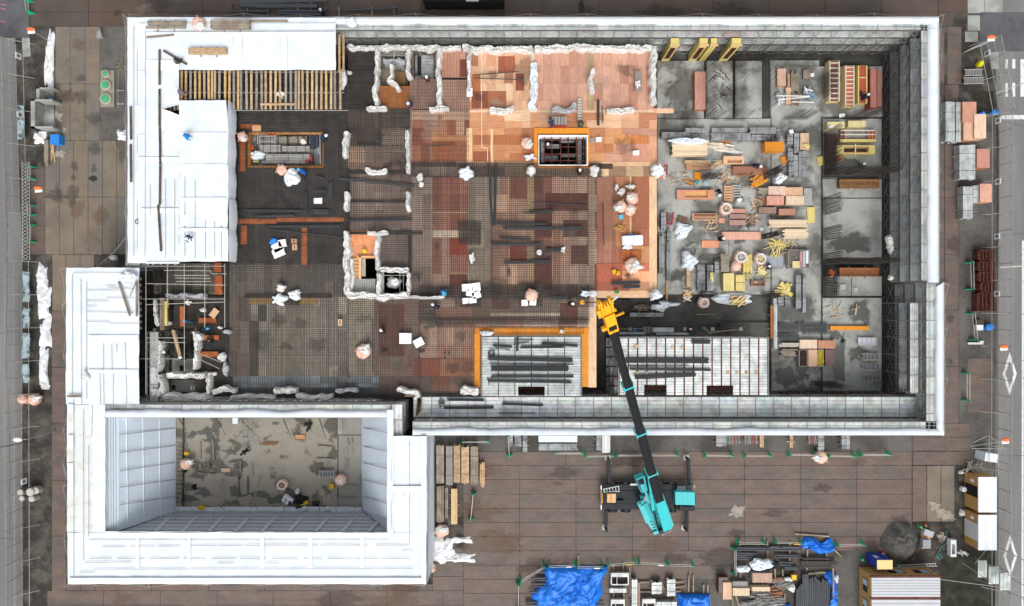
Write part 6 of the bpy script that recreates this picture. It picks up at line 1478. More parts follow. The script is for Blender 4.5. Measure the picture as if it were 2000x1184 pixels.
# crates
def crate_thing(label,a,b,c,d,z,h,mat,fill,cat='crate',group='open crates'):
    t = thing('crate',label,cat,W((a+c)/2,(b+d)/2,z),group); crate(t,a,b,c,d,z,h,mat,fill,nm='frame'); return t
crate_thing('dark steel crate in the row of four, westmost',1561,683,1577,716,ZS,.7,galv,tint('#4a3733')); crate_thing('crate of yellow parts in the row of four',1597,683,1609,716,ZS,.7,galv,tint('#d9c01f')); crate_thing('grey crate of mixed tubes by the white paper, east hall',1540,488,1581,524,ZS,.7,galv,tint('#8e8680'))
for k,(a,b,c,d,hh) in enumerate(((1562,491,1567,522,'#b88a84'),(1568,490,1573,522,'#a9b2b8'),(1574,490,1579,515,'#d9dcdd'),(1548,510,1563,523,'#d6c489'))):
    m = MB(); m.pbox(a,b,c,d,ZS+.7,ZS+.8,tint(hh)); one('sheet_offcut',m,gen,('pink strip','grey strip','white strip','yellow board')[k]+' laid on the grey crate of mixed tubes','offcut')
# pipe bundles SE hall
for k,(a,b,c,d,lab) in enumerate(((1520,632,1564,649,'left upper grid of grey pipes on the pale slab'),(1566,631,1618,653,'right upper grid of grey pipes on the pale slab'),(1520,652,1562,664,'lower row of dark pipes under the pipe grid'))):
    m = MB(); n = int((d-b)/2.4)
    for i in range(n): y = b+(d-b)*(i+.5)/n; m.tube(W(a+random.uniform(-2,2),y,ZS+.3),W(c+random.uniform(-2,2),y,ZS+.3),.05,5,tv(.25,.01))
    for i in range(5): x = a+(c-a)*(i+.5)/5; m.tube(W(x,b-1,ZS+.4),W(x,d+1,ZS+.4),.03,4,(1.3,1.3,1.25))
    one('pipe_bundle',m,M('grey_tube','#5f6264',var=.15,metal=.3,rough=.5),lab,'pipe bundle','pipes on the slab')
pipes('dark rebar lengths in the pit by the crane head',[(1200,590,1232,592,10),(1200,598,1232,600,8)],ZS+.2,rebar)
scatter('brown scrap wood in the pit',1250,601,14,5,ZS,16,['#6f6357','#857463','#5b5048'],(.5,1.2),.12,ang=5,spread=.5)
for k,(x,y,rx,ry,n,l) in enumerate(((1330,350,26,14,26,'thin splinters strewn west of the long peach form'),(1420,345,26,12,30,'thin splinters strewn under the brown form'),(1480,400,14,14,24,'thin splinters strewn beside the brown box stack'),(1350,500,24,24,22,'thin splinters strewn round the white sheet on the timber column'),(1470,540,30,16,34,'thin splinters strewn between the yellow stacks and the brick patterned box'),(1545,480,26,24,26,'thin splinters strewn between the cream boards and the grey crate'),(1390,440,20,14,20,'thin splinters strewn below the narrow trays'),(1640,610,40,14,18,'thin splinters strewn above the orange beam'),(1330,180,30,40,16,'brown sticks strewn in the first north bay'),(1405,170,20,40,22,'dark sticks and bars strewn in the second north bay'))):
    scatter(l,x,y,rx,ry,ZS+.16 if y < 230 or x > 1610 else ZS,n,[PALE+GRY,PALE+BRN,BRN+PALE,GRY,YEL+GRY,YEL+PALE,PALE,PALE,['#6d5a48','#7d6a52'],DRK+['#6d5a48']][k],(.25,1.1),.05,name='splinters')
# trolleys
for k,(a,b,c,d,l) in enumerate(((1668,659,1712,675,'long pale hand cart with white rails, the northmost of the carts'),(1678,690,1716,702,'grey hand cart, second of the carts'),(1678,710,1717,722,'grey hand cart, third of the carts'),(1680,732,1719,743,'grey hand cart, lowest of the carts'))):
    t = thing('hand_cart',l,'hand cart',W((a+c)/2,(b+d)/2,1.1),'hand carts by the east wall'); m = MB(); m.pbox(a+8,b+1,c,d-1,1.4,1.48,tint('#c3c6d0' if k == 0 else '#6f7479')); m.build('deck',gen,t); m = MB()
    for y in (b,d): m.tube(W(a+4,y,1.7),W(c,y,1.7),.035,5)
    for i in range(5): x = a+8+(c-a-8)*i/4; m.tube(W(x,b,1.7),W(x,d,1.7),.025,4)
    m.path([W(a+8,b+2,1.6),W(a-1,b+4,2.1),W(a-1,d-4,2.1),W(a+8,d-2,1.6)],.03,5); m.build('rail',galv,t)
    for x in (a+10,c-3):
        for y in (b+2,d-2): m = MB(); q = W(x,y,1.22); m.tube(q+Vector((0,-.05,0)),q+Vector((0,.05,0)),.12,8); m.build('wheel',black,t)
# walkway with ladders north of second stage
t = thing('aluminium_walkway','pale aluminium walkway with steps along the north of the second stage','walkway',W(1290,645,ZS)); m = MB(); m.pbox(1275,640,1316,649,ZS+.8,ZS+.9,(1.2,1.2,1.25)); m.pbox(1210,649,1260,653,ZS+.6,ZS+.7); m.pbox(1282,650,1345,654,ZS+.5,ZS+.6); m.build('deck',plank,t); m = MB()
for i in range(6): m.pbox(1257+i*3,638,1258.2+i*3,650,ZS+.8-.1*i,ZS+.9-.1*i)
m.tube(W(1208,642,2),W(1258,642,2),.03,4); m.build('steps',galv,t)
for i,(x,y,hh) in enumerate(((1178,643,'#a9adad'),(1231,643,'#a9a39a'),(1240,645,'#4a7fb5'),(1338,643,'#b9b6b0'),(1392,643,'#b9b6b0'),(1447,643,'#b4b4b0'))):
    m = MB(); m.pbox(x-3.5,y-3.5,x+3.5,y+3.5,ZS+.1,ZS+.2,tint(hh)); one('base_plate',m,gen,('grey plate in the pit corner by the deck strip','beige plate beside the boom','blue plate beside the boom','grey plate right of the aluminium walkway','grey plate under the long stick','grey plate at the east end of the long stick')[i],'plate')
m = MB(); m.tube(W(1385,650,1.5),W(1447,643,1.5),.04,4,tint('#c9b9a0')); m.tube(W(1375,640,1.5),W(1388,652,1.5),.04,4,tint('#c9b9a0')); one('long_stick',m,gen,'long pale stick lying across the grey plates','stick'); cbox('green rag bucket near the worker on the pit floor',1374,641,6,5,ZS,.3,'#17a05a',hole=False,name='bucket')
pipes('grey planks and sticks at the pit floor edge',[(1360,614,1398,614,3)],ZS+.2,woodg)
# ================================================================== REBAR WALLS
def rebar_wall(label,x0,y0,x1,y1,z0=ZS,h=4.0,sp=.2,rows=2,r=.021,hors=2,jit=.1,hdrop=0):
    p,q = W(x0,y0,z0),W(x1,y1,z0); L_ = (q-p).length; d = (q-p)/L_; n = Vector((-d.y,d.x,0)); m = MB(); k = max(2,int(L_/sp))
    for i in range(k+1):
        for s in range(rows):
            o = p+d*(L_*i/k)+n*(s*.18); lean = Vector((random.uniform(-jit,jit)*.5,random.uniform(-jit,jit)*.5,0)); m.tube(o,o+Vector((0,0,h*random.uniform(.92,1)))+lean,r,4,cap=False)
    for j in range(hors):
        z = z0+.3+j*.5
        m.tube(p+Vector((0,0,z-z0)),q+Vector((0,0,z-z0)),.013,4)
    return one('wall_rebar',m,rebar,label,'wall rebar','standing wall bars on the slab')
for a in (('standing bars between the first and second north bays',1377,118,1377,232,4),('standing bars between the second and third north bays',1433,118,1433,232,4),('standing bars between the third and fourth north bays',1490,118,1490,222,4),('standing bars left of the first yellow column form',1604,150,1604,194,3.6),('short level row of standing bars at the foot of the first bay',1295,235,1345,235,3.4),('level row of standing bars at the foot of the third bay',1416,236,1452,236,4),('level row of standing bars at the foot of the fourth bay',1531,234,1575,234,3.6),('level row of standing bars below the column forms',1643,234,1692,234,3.6),('short row of standing bars at the foot of the second bay',1377,232,1400,236,3.6)):
    rebar_wall(*a[:5],h=a[5])
rebar_wall('long row of standing bars along the north wall, west half',1380,116,1550,116,h=4.2,sp=.22,rows=2); rebar_wall('long row of standing bars along the north wall, east half',1550,116,1722,116,h=4.2,sp=.24,rows=2)
rebar_wall('long row of standing bars along the east wall, north third',1722,118,1722,345,h=3.6,sp=.26); rebar_wall('long row of standing bars along the east wall, middle third',1723,350,1723,560,h=1.2,sp=.2); rebar_wall('long row of standing bars along the east wall, south third',1723,580,1723,765,h=3.4,sp=.26,rows=2)
rebar_wall('thick double row of standing bars across the east hall, upper',1606,346,1720,345,h=4.4,sp=.17,rows=3); rebar_wall('thick double row of standing bars across the east hall, middle',1606,515,1720,515,h=4.4,sp=.17,rows=3); rebar_wall('low row of bars across the east hall above the pale slab',1606,580,1722,580,h=1.0,sp=.3,rows=1)
for k,(y0,y1) in enumerate(((260,345),(388,420),(447,470),(497,513),(522,580))):
    rebar_wall(('tallest','second','third','fourth','lowest')[k]+' upright row of bars down the line west of the pale floor bays',1605,y0,1605,y1,h=4.2 if k != 4 else 3.4,sp=.16,rows=3)
rebar_wall('standing bars along the dark south east corner',1505,766,1722,766,h=3.2,sp=.24,rows=2)
rebar_wall('short dense row of bars above the open crate group',1432,340,1430,341,h=3) if False else None
rebar_wall('dense splayed bars beside the orange square panel',1368,352,1395,350,h=3.4,sp=.12,rows=3,jit=.3); rebar_wall('dense splayed bars beside the orange form pile',1490,352,1505,345,h=4.4,sp=.1,rows=4,jit=.3)
rebar_wall('dense bars at the end of the long peach board',1487,458,1487,467,h=4.2,sp=.07,rows=4,jit=.3); rebar_wall('dense bars at the edge of the white plastic sheet',1367,571,1368,581,h=5,sp=.12,rows=4,jit=.1); rebar_wall('dense bars under the yellow offcuts',1486,571,1488,581,h=5,sp=.12,rows=3,jit=.1); rebar_wall('dark standing bars at the south rim of the east hall',1582,750,1625,751,h=4,sp=.2,rows=3)
mat_grid('square grid of bars laid in the lowest bay of the bar line',[(1607,525,1637,580)],ZS+.35,.24,.24,.018,holes=False); mat_grid('reddish slab and bar grid beside the upper bar line',[(1612,262,1636,338)],ZS+.35,.22,.22,.018,holes=False)
m = MB(); m.pbox(1611,262,1635,338,ZS+.1,ZS+.2,tint('#7d5a52')); m.pbox(1637,300,1648,315,ZS+.1,ZS+.2,tint('#a9784e')); one('form_board',m,gen,'brownish boards under the upper bar grid','board'); scatter('orange caps on the bar grid',1623,534,5,8,ZS+.5,12,['#d9672c','#c95a28'],(.2,.4),.12)
# ================================================================== WEST BAY of the deck (275..447 x 515..775)
zones_w = [((325,515,447,575),['#8d867a','#989080','#7c766c','#a39b8a']),((340,580,447,640),['#4f463d','#6b5644','#5a5048']),((380,640,447,775),['#494643','#54504b','#3f3d3b'])]
wd_ = thing('west_formwork','dark formwork floor of the small west bay beside the wing roof','formwork deck',W(390,640,ZD-.2))
for r,pal in zones_w:
    m = MB(); a,b,c,d = r; x = a
    while x < c-1:
        y = b
        while y < d-1: m.pbox(x+.1,y+.1,min(x+17,c)-.1,min(y+34,d)-.1,ZD-.35,ZD-.2,tint(random.choice(pal),.1)); y += 34
        x += 17
    m.build('deck_boards',ply,wd_)
mat_grid('rebar mat on the pale boards at the top of the west bay',[(325,517,441,574)],ZD,.2,.2,.018,holes=False); mat_grid('rebar mat on the dark boards of the west bay',[(340,580,441,640),(386,640,441,770)],ZD,.2,.2,.018,holes=False); mat_grid('widely spaced bars in the north west corner of the west bay',[(290,515,323,575)],ZD-1,.5,.35,.02,holes=False)
t = thing('stair_block','small stair block with grey landing and dark and pale steps','stair block',W(360,740,3)); m = MB(); m.pbox(334,742,402,766,3.6,3.8,tint('#8c8b86')); m.pbox(336,701,378,726,3.8,4.0,tint('#8f8d88')); m.build('landing',gen,t); m = MB()
for i in range(5): m.pbox(372+i*6,753,375+i*6,762,4.0,4.1,tint('#dcdad4' if i % 1 == 0 else '#222'))
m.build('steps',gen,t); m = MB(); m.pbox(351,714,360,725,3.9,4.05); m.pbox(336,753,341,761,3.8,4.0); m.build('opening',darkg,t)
m = MB()
for x in (318,322,400,404,398): m.tube(W(x,742,4.9),W(x,768,4.9),.03,4)
for y in (744,748,764): m.tube(W(318,y,4.9),W(404,y,4.9),.03,4)
m.build('bars',rebar,t)
t = thing('wall_form','weathered wall form of close vertical studs on the west side of the stair block','wall form',W(306,700,1)); m = MB()
for r in ((299,642,304,775),(312,582,316,645),(317,582,320,645)): m.pbox(*r,1,5.4,(.9,.85,.8))
m.build('studs',woodg,t); m = MB()
for i in range(24): m.pbox(304,646+i*5.3,310,647.6+i*5.3,5.0,5.1)
m.build('ties',darkpipe,t)
mat_grid('grid of bars over the stair block stairs',[(318,648,372,700)],ZD-.3,.28,.5,.025,holes=False,double=False)
m = MB(); m.beam(W(337,645,5.4),W(352,700,5.4),.22,.08); m.beam(W(341,645,5.4),W(355,700,5.5),.1,.08,(.8,.8,.8)); one('plank',m,wood,'tan plank slanting over the stair block','plank')
stack('cream edged column form lying upright in the west bay',321,588,326,636,ZD,.4,yform,'y',5,name='column_form',cat='column form',bearers=0); cbox('grey and white box beside the cream edged form',331,632,7,6,ZD,.3,'#a5a8a4',hole=False); cbox('open concrete hatch in the north west of the west bay',307,564,14,20,3.4,.4,'#9a968b',name='hatch_frame',cat='hatch'); crumple('dark net heap beside the cream edged form',333,615,6,14,ZD,.2,darkg,name='net_heap',cat='net')
t = thing('bird_cage_tubes','open lattice of grey scaffold tubes over the west bay','scaffold tubes',W(360,640,7)); 
for (a,b,c,d) in ((285,520,285,770),(327,515,327,600),(360,515,360,725),(400,515,400,640),(439,515,439,640),(285,520,440,520),(285,554,440,557),(275,584,440,584),(285,595,440,590),(285,660,362,660),(285,669,362,669),(272,701,350,701),(321,528,412,529),(412,529,413,535),(413,535,443,535),(340,538,408,538),(343,543,412,544),(344,550,412,550),(385,700,428,720),(388,690,432,708)):
    m = MB(); m.tube(W(a,b,6.4),W(c,d,6.4),.035,5,(1.15,1.15,1.1)); m.build('tube',galv,t)
for k,y in enumerate(range(545,645,12)):
    m = MB(); m.beam(W(271,y,7.0),W(276,y,7.0),.25,.08); one('timber_joist',m,woodg,'timber end poking out from under the wing roof','timber','timber ends under the roof edges')
for k,x in enumerate(range(300,345,14)):
    m = MB(); m.beam(W(x,512,7.0),W(x,518,7.0),.25,.08); one('timber_joist',m,woodg,'timber end poking out from under the main roof','timber','timber ends under the main roof edge')
# ================================================================== COURTYARD THINGS
for k,(a,b,c,d,l) in enumerate(((620,871,650,873,'upper level timber in the courtyard'),(618,896,648,897,'lower level timber in the courtyard'),(661,947,698,948,'level timber in the east courtyard bay'),(668,971,695,971,'lowest level timber in the courtyard'),(680,856,681,869,'short upright stick, upper left in the courtyard bay'),(688,855,689,868,'short upright stick, upper right in the courtyard bay'),(677,876,677,887,'short upright stick, second row left'),(689,875,689,886,'short upright stick, second row right'),(674,894,675,917,'pair of longer sticks, left one'),(680,897,679,918,'pair of longer sticks, right one'),(391,863,392,898,'long upright stick in the west courtyard, first'),(416,858,417,898,'long upright stick in the west courtyard, second'),(391,905,391,915,'short stick under the first'),(411,905,411,920,'short stick under the second'),(492,905,493,930,'upright stick in the middle courtyard'),(411,905,412,918,'stick stub in the courtyard'),(469,899,470,922,'upright stick left of the hatch'),(484,930,484,962,'dark upright stick in the middle courtyard'),(466,930,466,965,'second dark upright stick'),(385,924,402,925,'level stick in the west courtyard, left'),(406,925,422,926,'level stick in the west courtyard, right'))):
    m = MB(); m.beam(W(a,b,1.15),W(c,d,1.15),.12,.08); one('timber',m,woodd if 'dark' in l else woodg,l,'timber','loose timbers on the courtyard floor')
openform('small peach hatch board in the courtyard, western',430,914,451,924,1.0,.12,'#6f6a60','#c9a58c',(431.5,915,449.5,923),group='hatch boards'); openform('small brown hatch board in the courtyard, northern',575,849,597,860,1.0,.12,'#9a7355','#b98c68',(576.5,850,595.5,859),group='hatch boards'); openform('dark hatch in the middle of the courtyard',609,977,628,990,1.0,.1,'#5f4a3a','#2d2723',(611,980,626,989),group='hatch boards')
m = MB()
for y in range(820,865,7): m.tube(W(470,y,1.8),W(492 if y > 838 else 480,y+1,1.8),.035,4)
for x in (470,479,489): m.tube(W(x,818,1.8),W(x+1,868,1.8),.035,4)
one('folded_scaffold',m,galv,'folded scaffold frames leaning at the north of the courtyard','scaffold frame'); m = MB(); m.pbox(454,815,464,828,1.1,1.6,tint('#dfe6ea')); one('sheet_bundle',m,gen,'white sheet bundle at the north edge of the courtyard','sheet bundle'); m = MB()
for k in range(14): m.pbox(660,816+k*2.4,666,816.8+k*2.4,1.5,1.56)
m.pbox(660,815,661,849,1.45,1.55); m.pbox(666,815,667,849,1.45,1.55); one('ladder',m,galv,'pale ladder lying upright in the north east of the courtyard','ladder')
t = thing('hand_cart','dark cart with rails in the east of the courtyard','hand cart',W(637,926,1),'carts'); m = MB(); m.pbox(624,920,652,932,1.5,1.6,tint('#5d666f')); m.build('deck',gen,t); m = MB()
for y in (920,932): m.tube(W(622,y,1.9),W(654,y,1.9),.04,4)
for i in range(6): m.tube(W(624+i*5.5,920,1.9),W(624+i*5.5,932,1.9),.03,4)
m.build('rail',galv,t)
gp2 = 'adjustable props holding the courtyard sheets'
for k,(x,y,x2,y2) in enumerate(((367,975,378,1000),(422,817,442,852),(553,818,570,858),(624,818,636,857),(349,817,374,860),(293,975,278,1018),(498,960,484,1018),(508,930,497,975),(560,965,550,1016),(628,970,620,1016),(704,932,690,1017),(645,960,656,998),(436,935,415,1017),(425,985,440,998),(354,965,343,1015),(662,968,656,1005),(489,975,508,1003),(470,820,508,858))):
    t = thing('steel_prop','thin rusty steel prop standing aslant round the rim of the courtyard floor','steel prop',W(x,y,1.1),gp2)
    p,q = W(x,y,1.2),W(x2,y2,4.2 if y2 > 990 else 3.2); m = MB(); m.tube(p,p+(q-p)*.55,.06,5,(.7,.62,.55)); m.build('outer_tube',galv,t); m = MB(); m.tube(p+(q-p)*.55,q,.035,5,(.8,.72,.65)); m.build('inner_tube',galv,t)
scatter('heap of black bags and tools in the courtyard',586,980,14,9,1.2,34,DRK+['#2b2f33','#d9b52c'],(.3,.9),.3,th=.2); crumple('black plastic bag heap in the courtyard',588,976,13,9,1.1,.6,darkg,name='black_bags',cat='bags'); crumple('small black bag near the west pink bag',363,917,5,5,1,.4,darkg,name='black_bags',cat='bags'); crumple('black hose bag in the west of the courtyard',380,951,5,5,1,.3,darkg,name='black_bags',cat='bags')
m = MB()
for i in range(14): m.beam(W(345,870+i*8.5,1.3),W(357,871+i*8.5,1.3),.08,.12)
one('ledger_form',m,woodd,'row of short dark ties along the west wall of the courtyard','wall ties')
# ================================================================== CRANE
ct = thing('mobile_crane','turquoise and black mobile crane on outriggers with its black boom raised over the deck','mobile crane',W(1266,971,0))
zc = 1.25
def pb_(m,a,b,c,d,z0,z1,t=WH): return m.pbox(a,b,c,d,z0,z1,t)
m = MB(); pb_(m,1179,959,1320,984,.7,zc); pb_(m,1176,946.5,1316,958.5,.9,zc-.05,(1.1,1.1,1.15)); pb_(m,1178,984.5,1316,995,.9,zc-.05,(1.15,1.15,1.2))
for x in (1195,1207,1219,1231,1240): pb_(m,x,947,x+1,958,zc-.04,zc-.01,(1.9,1.9,1.95)); pb_(m,x,985,x+1,994.5,zc-.04,zc-.01,(1.9,1.9,1.95))
for x in (1218,1236): pb_(m,x,959.5,x+.8,983.5,zc+.002,zc+.01,(1.9,1.9,1.95))
for k in range(22): x,y = random.uniform(1182,1250),random.choice((random.uniform(948,957),random.uniform(986,993))); pb_(m,x,y,x+1,y+1,zc-.04,zc+.0,(4,4,4))
m.build('chassis_deck',black,ct)
m = MB(); q = W(1210,963,zc)
pb_(m,1204,978,1219,983,zc,zc+.3); pb_(m,1316,948,1320,958,.9,1.3); m.build('chassis_box',black,ct)
m = MB(); pb_(m,1173.5,947,1175.5,997,.6,1.0,(.35,.33,.3)); pb_(m,1173.5,949,1175,956,.9,1.2,(1,1,1)); pb_(m,1173.5,987,1175,995,.9,1.2,(1,1,1)); m.build('bumper',gen,ct)
m = MB()
for k in range(5): pb_(m,1175.7,964+k*4,1177.7,966.4+k*4,1.0,1.25,tint('#e0a020'))
m.build('rear_light_board',gen,ct)
m = MB(); pb_(m,1178,951,1208,952,1.5,1.56); m.v = []; m.f = []; m.t = []
m.beam(W(1178,956,1.5),W(1209,949.5,1.5),.06,.05,tint('#d9dbda')); m.beam(W(1178.5,961,1.5),W(1210,960,1.5),.06,.05,tint('#d9dbda'))
for k in range(6): u = k/5; m.beam(W(1179+29*u,956-6*u,1.5),W(1180+29*u,961-1*u,1.5),.06,.04,tint('#d9dbda'))
m.build('ladder',gen,ct)
m = MB(); pb_(m,1186,965,1203,982,zc+.3,zc+.55,tint('#d3ab7c')); pb_(m,1192,965,1194,982,zc+.551,zc+.56,tint('#b98558')); m.build('plywood_pad',ply,ct)
m = MB(); pb_(m,1182,962,1186,964,zc,zc+.4,tint('#1d8a4f')); m.build('green_part',gen,ct)
# cab at the front
m = MB(); z0,z1 = 1.0,2.1; m.pprism([(1319,961),(1345,961.5),(1357,962.5),(1357.5,987),(1319,986)],z0,z1); pb_(m,1333,961.8,1333.4,986.5,z1,z1+.015,(.6,.6,.6)); pb_(m,1343,962,1343.4,986.5,z1,z1+.015,(.6,.6,.6)); m.build('driver_cab',teal,ct)
m = MB(); q = W(1357,975,1.7); m.box(q.x,q.y-.55,1.3,q.x+.06,q.y+.55,1.85); m.build('cab_windscreen',glass,ct)
m = MB(); pb_(m,1327,989,1357,998,.5,1.2); pb_(m,1334,990,1350,994,1.2,1.3,(1.5,1.5,1.6)); m.build('engine_cover',black,ct)
m = MB()
for i in range(4):
    for j in range(3): pb_(m,1323+i*4.2,950+j*3.6,1326.7+i*4.2,953.1+j*3.6,1.2,1.27,tint('#a9a7a2'))
m.build('tread_plates',gen,ct); m = MB(); pb_(m,1342,948,1351,960,.9,1.2,tint('#5f6469')); pb_(m,1354,947,1358,954,.9,1.3,tint('#9a8f8a')); m.build('side_box',gen,ct)
m = MB(); pb_(m,1231,945,1247,948.5,1.3,1.36,tint('#dbd8d2')); m.build('white_pad',gen,ct)
for i,x in enumerate((1196,1222,1290,1312)):
    for y in (949,993):
        m = MB(); q = W(x,y,.55); m.tube(q+Vector((0,-.3,0)),q+Vector((0,.3,0)),.55,18); w_o = m.build('wheel',black,ct); m = MB(); m.tube(q+Vector((0,-.31,0)),q+Vector((0,.31,0)),.25,12); m.build('rim',galv,w_o)
for (x0,y0,x1,y1) in ((1190,947,1189,897),(1347,948,1344,897),(1184,996,1184,1035),(1341,998,1340,1035)):
    m = MB(); p,q = W(x0,y0,.9),W(x1,y1,.95); m.beam(p,q,.3,.32); o = m.build('outrigger_beam',black,ct)
    m = MB(); e = W(x1,y1,.95); m.tube((e.x,e.y,.1),(e.x,e.y,1.35),.14,10); m.build('jack',black,o); m = MB(); m.tube((e.x,e.y,.06),(e.x,e.y,.2),.33,12,tint('#b5b2ac')); m.box(e.x-.32,e.y-.32,.05,e.x+.32,e.y+.32,.1,tint('#9a948a')); m.build('foot',gen,o)
# superstructure
zs = 2.6
def up(m,pts,z0,z1,t=WH): return m.pprism(pts,z0,z1,t)
m = MB(); m.tube(W(1272,973,1.25),W(1272,973,1.7),1.0,24); m.build('slewing_ring',black,ct)
m = MB(); up(m,[(1251,970),(1287,958),(1296,967),(1305,992),(1316,1027),(1307,1034),(1279,1045),(1265,1023),(1262,1012)],1.7,2.3); m.build('turntable_deck',teal,ct)
m = MB(); up(m,[(1244.5,983),(1257,978),(1266,994),(1284,1038),(1278.5,1045.5),(1265,1022),(1262,1023),(1256,1008)],2.3,2.8); m.build('left_cover',teal,ct)
for k in range(4): m = MB(); m.beam(W(1270+k*2.6,1020+k*5.5,2.83),W(1274+k*2.6,1018.5+k*5.5,2.83),.08,.04); m.build('vent_slot',black,ct)
for k in range(2): m = MB(); m.beam(W(1247+k*4,985+k*3,2.83),W(1254+k*4,982+k*3,2.83),.08,.04); m.build('vent_slot',black,ct)
m = MB(); up(m,[(1285,962),(1291,965),(1305,992),(1316,1027),(1308,1032),(1299,1005)],2.3,3.0); m.build('right_cover',teal,ct)
m = MB(); up(m,[(1243,936.5),(1259,929.5),(1265.5,959),(1252.5,963)],1.6,3.3); m.build('operator_cab',teal,ct); m = MB(); m.beam(W(1245,939,3.34),W(1254,961,3.34),.1,.03); m.build('cab_window',glass,ct)
m = MB(); m.lathe(W(1263,972,2.3),[(.42,0),(.42,.5),(.3,.55),(.05,.56)],16,tint('#8fa3a8')); m.build('winch_drum',gen,ct); m = MB(); m.beam(W(1260,960,2.9),W(1269,983,2.9),.25,.3); m.build('hydraulic_block',teal,ct)
m = MB(); m.beam(W(1294,984,3.05),W(1299,1003,3.05),.22,.05,tint('#e8eceb')); m.build('white_plate',gen,ct); m = MB(); m.path([W(1293,1041,2.7),W(1294,1046,2.7),W(1310,1038,2.7),W(1308,1033,2.7)],.05,5); m.build('rear_handrail',galv,ct)
m = MB(); m.path([W(1272,984,2.95),W(1279,1005,2.95),W(1285,1030,2.95)],.09,5); m.path([W(1275,990,2.95),W(1288,1042,2.95)],.06,5); m.build('hydraulic_hose',black,ct)
for k in range(7): m = MB(); x,y = (1270,968,) if 0 else (1268+k*3.2,982+k*7.5); m.path([W(x,y,2.9),W(x+5,y+1.5,3.0),W(x+9,y-1,2.95)],.035,4,tint('#2b3033')); m.build('hose',gen,ct)
m = MB(); m.pprism([(1254,963),(1263,960),(1269,976),(1259,980)],2.3,2.6,tint('#2a3436')); m.pprism([(1257,985),(1264,982),(1278,1015),(1272,1018)],2.82,2.95,tint('#39aeb2')); m.pprism([(1291,990),(1296,988),(1305,1012),(1300,1014)],3.02,3.06,tint('#35a3a7')); m.beam(W(1297,1022,3.1),W(1311,1026,3.1),.1,.06,tint('#232a2c')); m.beam(W(1270,1040,2.9),W(1283,1036,2.9),.1,.06,tint('#232a2c')); m.build('machinery_cover',gen,ct)
m = MB(); m.pprism([(1245,938.5),(1256,934),(1259,945),(1248,948)],3.31,3.34); m.build('roof_window',glass,ct)
# counterweight
m = MB(); up(m,[(1287,1038),(1310,1029),(1311,1034),(1289,1044)],2.3,3.1,tint('#2c3a3c')); m.build('counterweight',gen,ct)
# boom
pv = W(1301,1028,3.0); tip = W(1190,622,28.0); bd = (tip-pv).normalized(); BL = (tip-pv).length
bt = None
def bp(u): return pv+bd*u
side = bd.cross(Vector((0,0,1))).normalized(); upv = side.cross(bd).normalized()
def section(u0,u1,w_,h_,mat,nm,chamfer=.28):
    m = MB(); pr = [(-w_/2,h_/2),(-w_/2,-h_/2+h_*chamfer),(-w_/2+w_*.25,-h_/2),(w_/2-w_*.25,-h_/2),(w_/2,-h_/2+h_*chamfer),(w_/2,h_/2)]
    n = len(pr)
    for u in (u0,u1):
        for x,y in pr: m.v.append(tuple(bp(u)+side*x+upv*y))
    for i in range(n): j = (i+1) % n; m.f.append((i,j,n+j,n+i)); m.t.append(WH)
    m.f.append(tuple(reversed(range(n)))); m.t.append(WH); m.f.append(tuple(range(n,2*n))); m.t.append(WH)
    return m.build(nm,mat,ct)
def uat(px,py):   # distance along the boom that shows at this pixel row
    lo,hi = 0,BL
    for _ in range(40):
        mid = (lo+hi)/2; b = bp(mid); y = 592-b.y/((H-b.z)/F)
        if y > py: lo = mid
        else: hi = mid
    return lo
section(0,uat(0,973),.95,.95,teal,'boom_base'); u1 = uat(0,973)
section(u1,uat(0,921),.78,.85,boomm,'boom_section'); section(uat(0,921),uat(0,842),.70,.78,boomm,'boom_section'); section(uat(0,842),uat(0,752),.63,.7,boomm,'boom_section'); section(uat(0,752),BL,.56,.62,boomm,'boom_section')
for u in (uat(0,921),uat(0,842),uat(0,752)):
    w_ = {0: .9,1: .84,2: .76}[(uat(0,921),uat(0,842),uat(0,752)).index(u)]; m = MB()
    for s in (-1,1): m.beam(bp(u-.35)+side*s*w_/2,bp(u+.35)+side*s*w_/2,.08,w_*.95)
    m.beam(bp(u)+side*(-w_/2)+upv*w_*.5,bp(u)+side*(w_/2)+upv*w_*.5,.12,.08); m.beam(bp(u)+side*(-w_/2)-upv*w_*.5,bp(u)+side*(w_/2)-upv*w_*.5,.16,.08); m.build('boom_collar',teal,ct)
m = MB(); m.beam(bp(u1)+upv*.45,bp(BL*.98)+upv*.36,.04,.03,(2.2,2.2,2.2)); m.beam(bp(u1)+upv*.46+side*.2,bp(BL)+upv*.34+side*.12,.025,.02,(.2,.2,.2)); m.build('boom_cable',boomm,ct)
m = MB()   # luffing cylinder
m.tube(W(1277,1000,2.2),bp(u1*1.9)-upv*.55,.2,12,tint('#46c9cd')); m.build('luffing_cylinder',gen,ct)
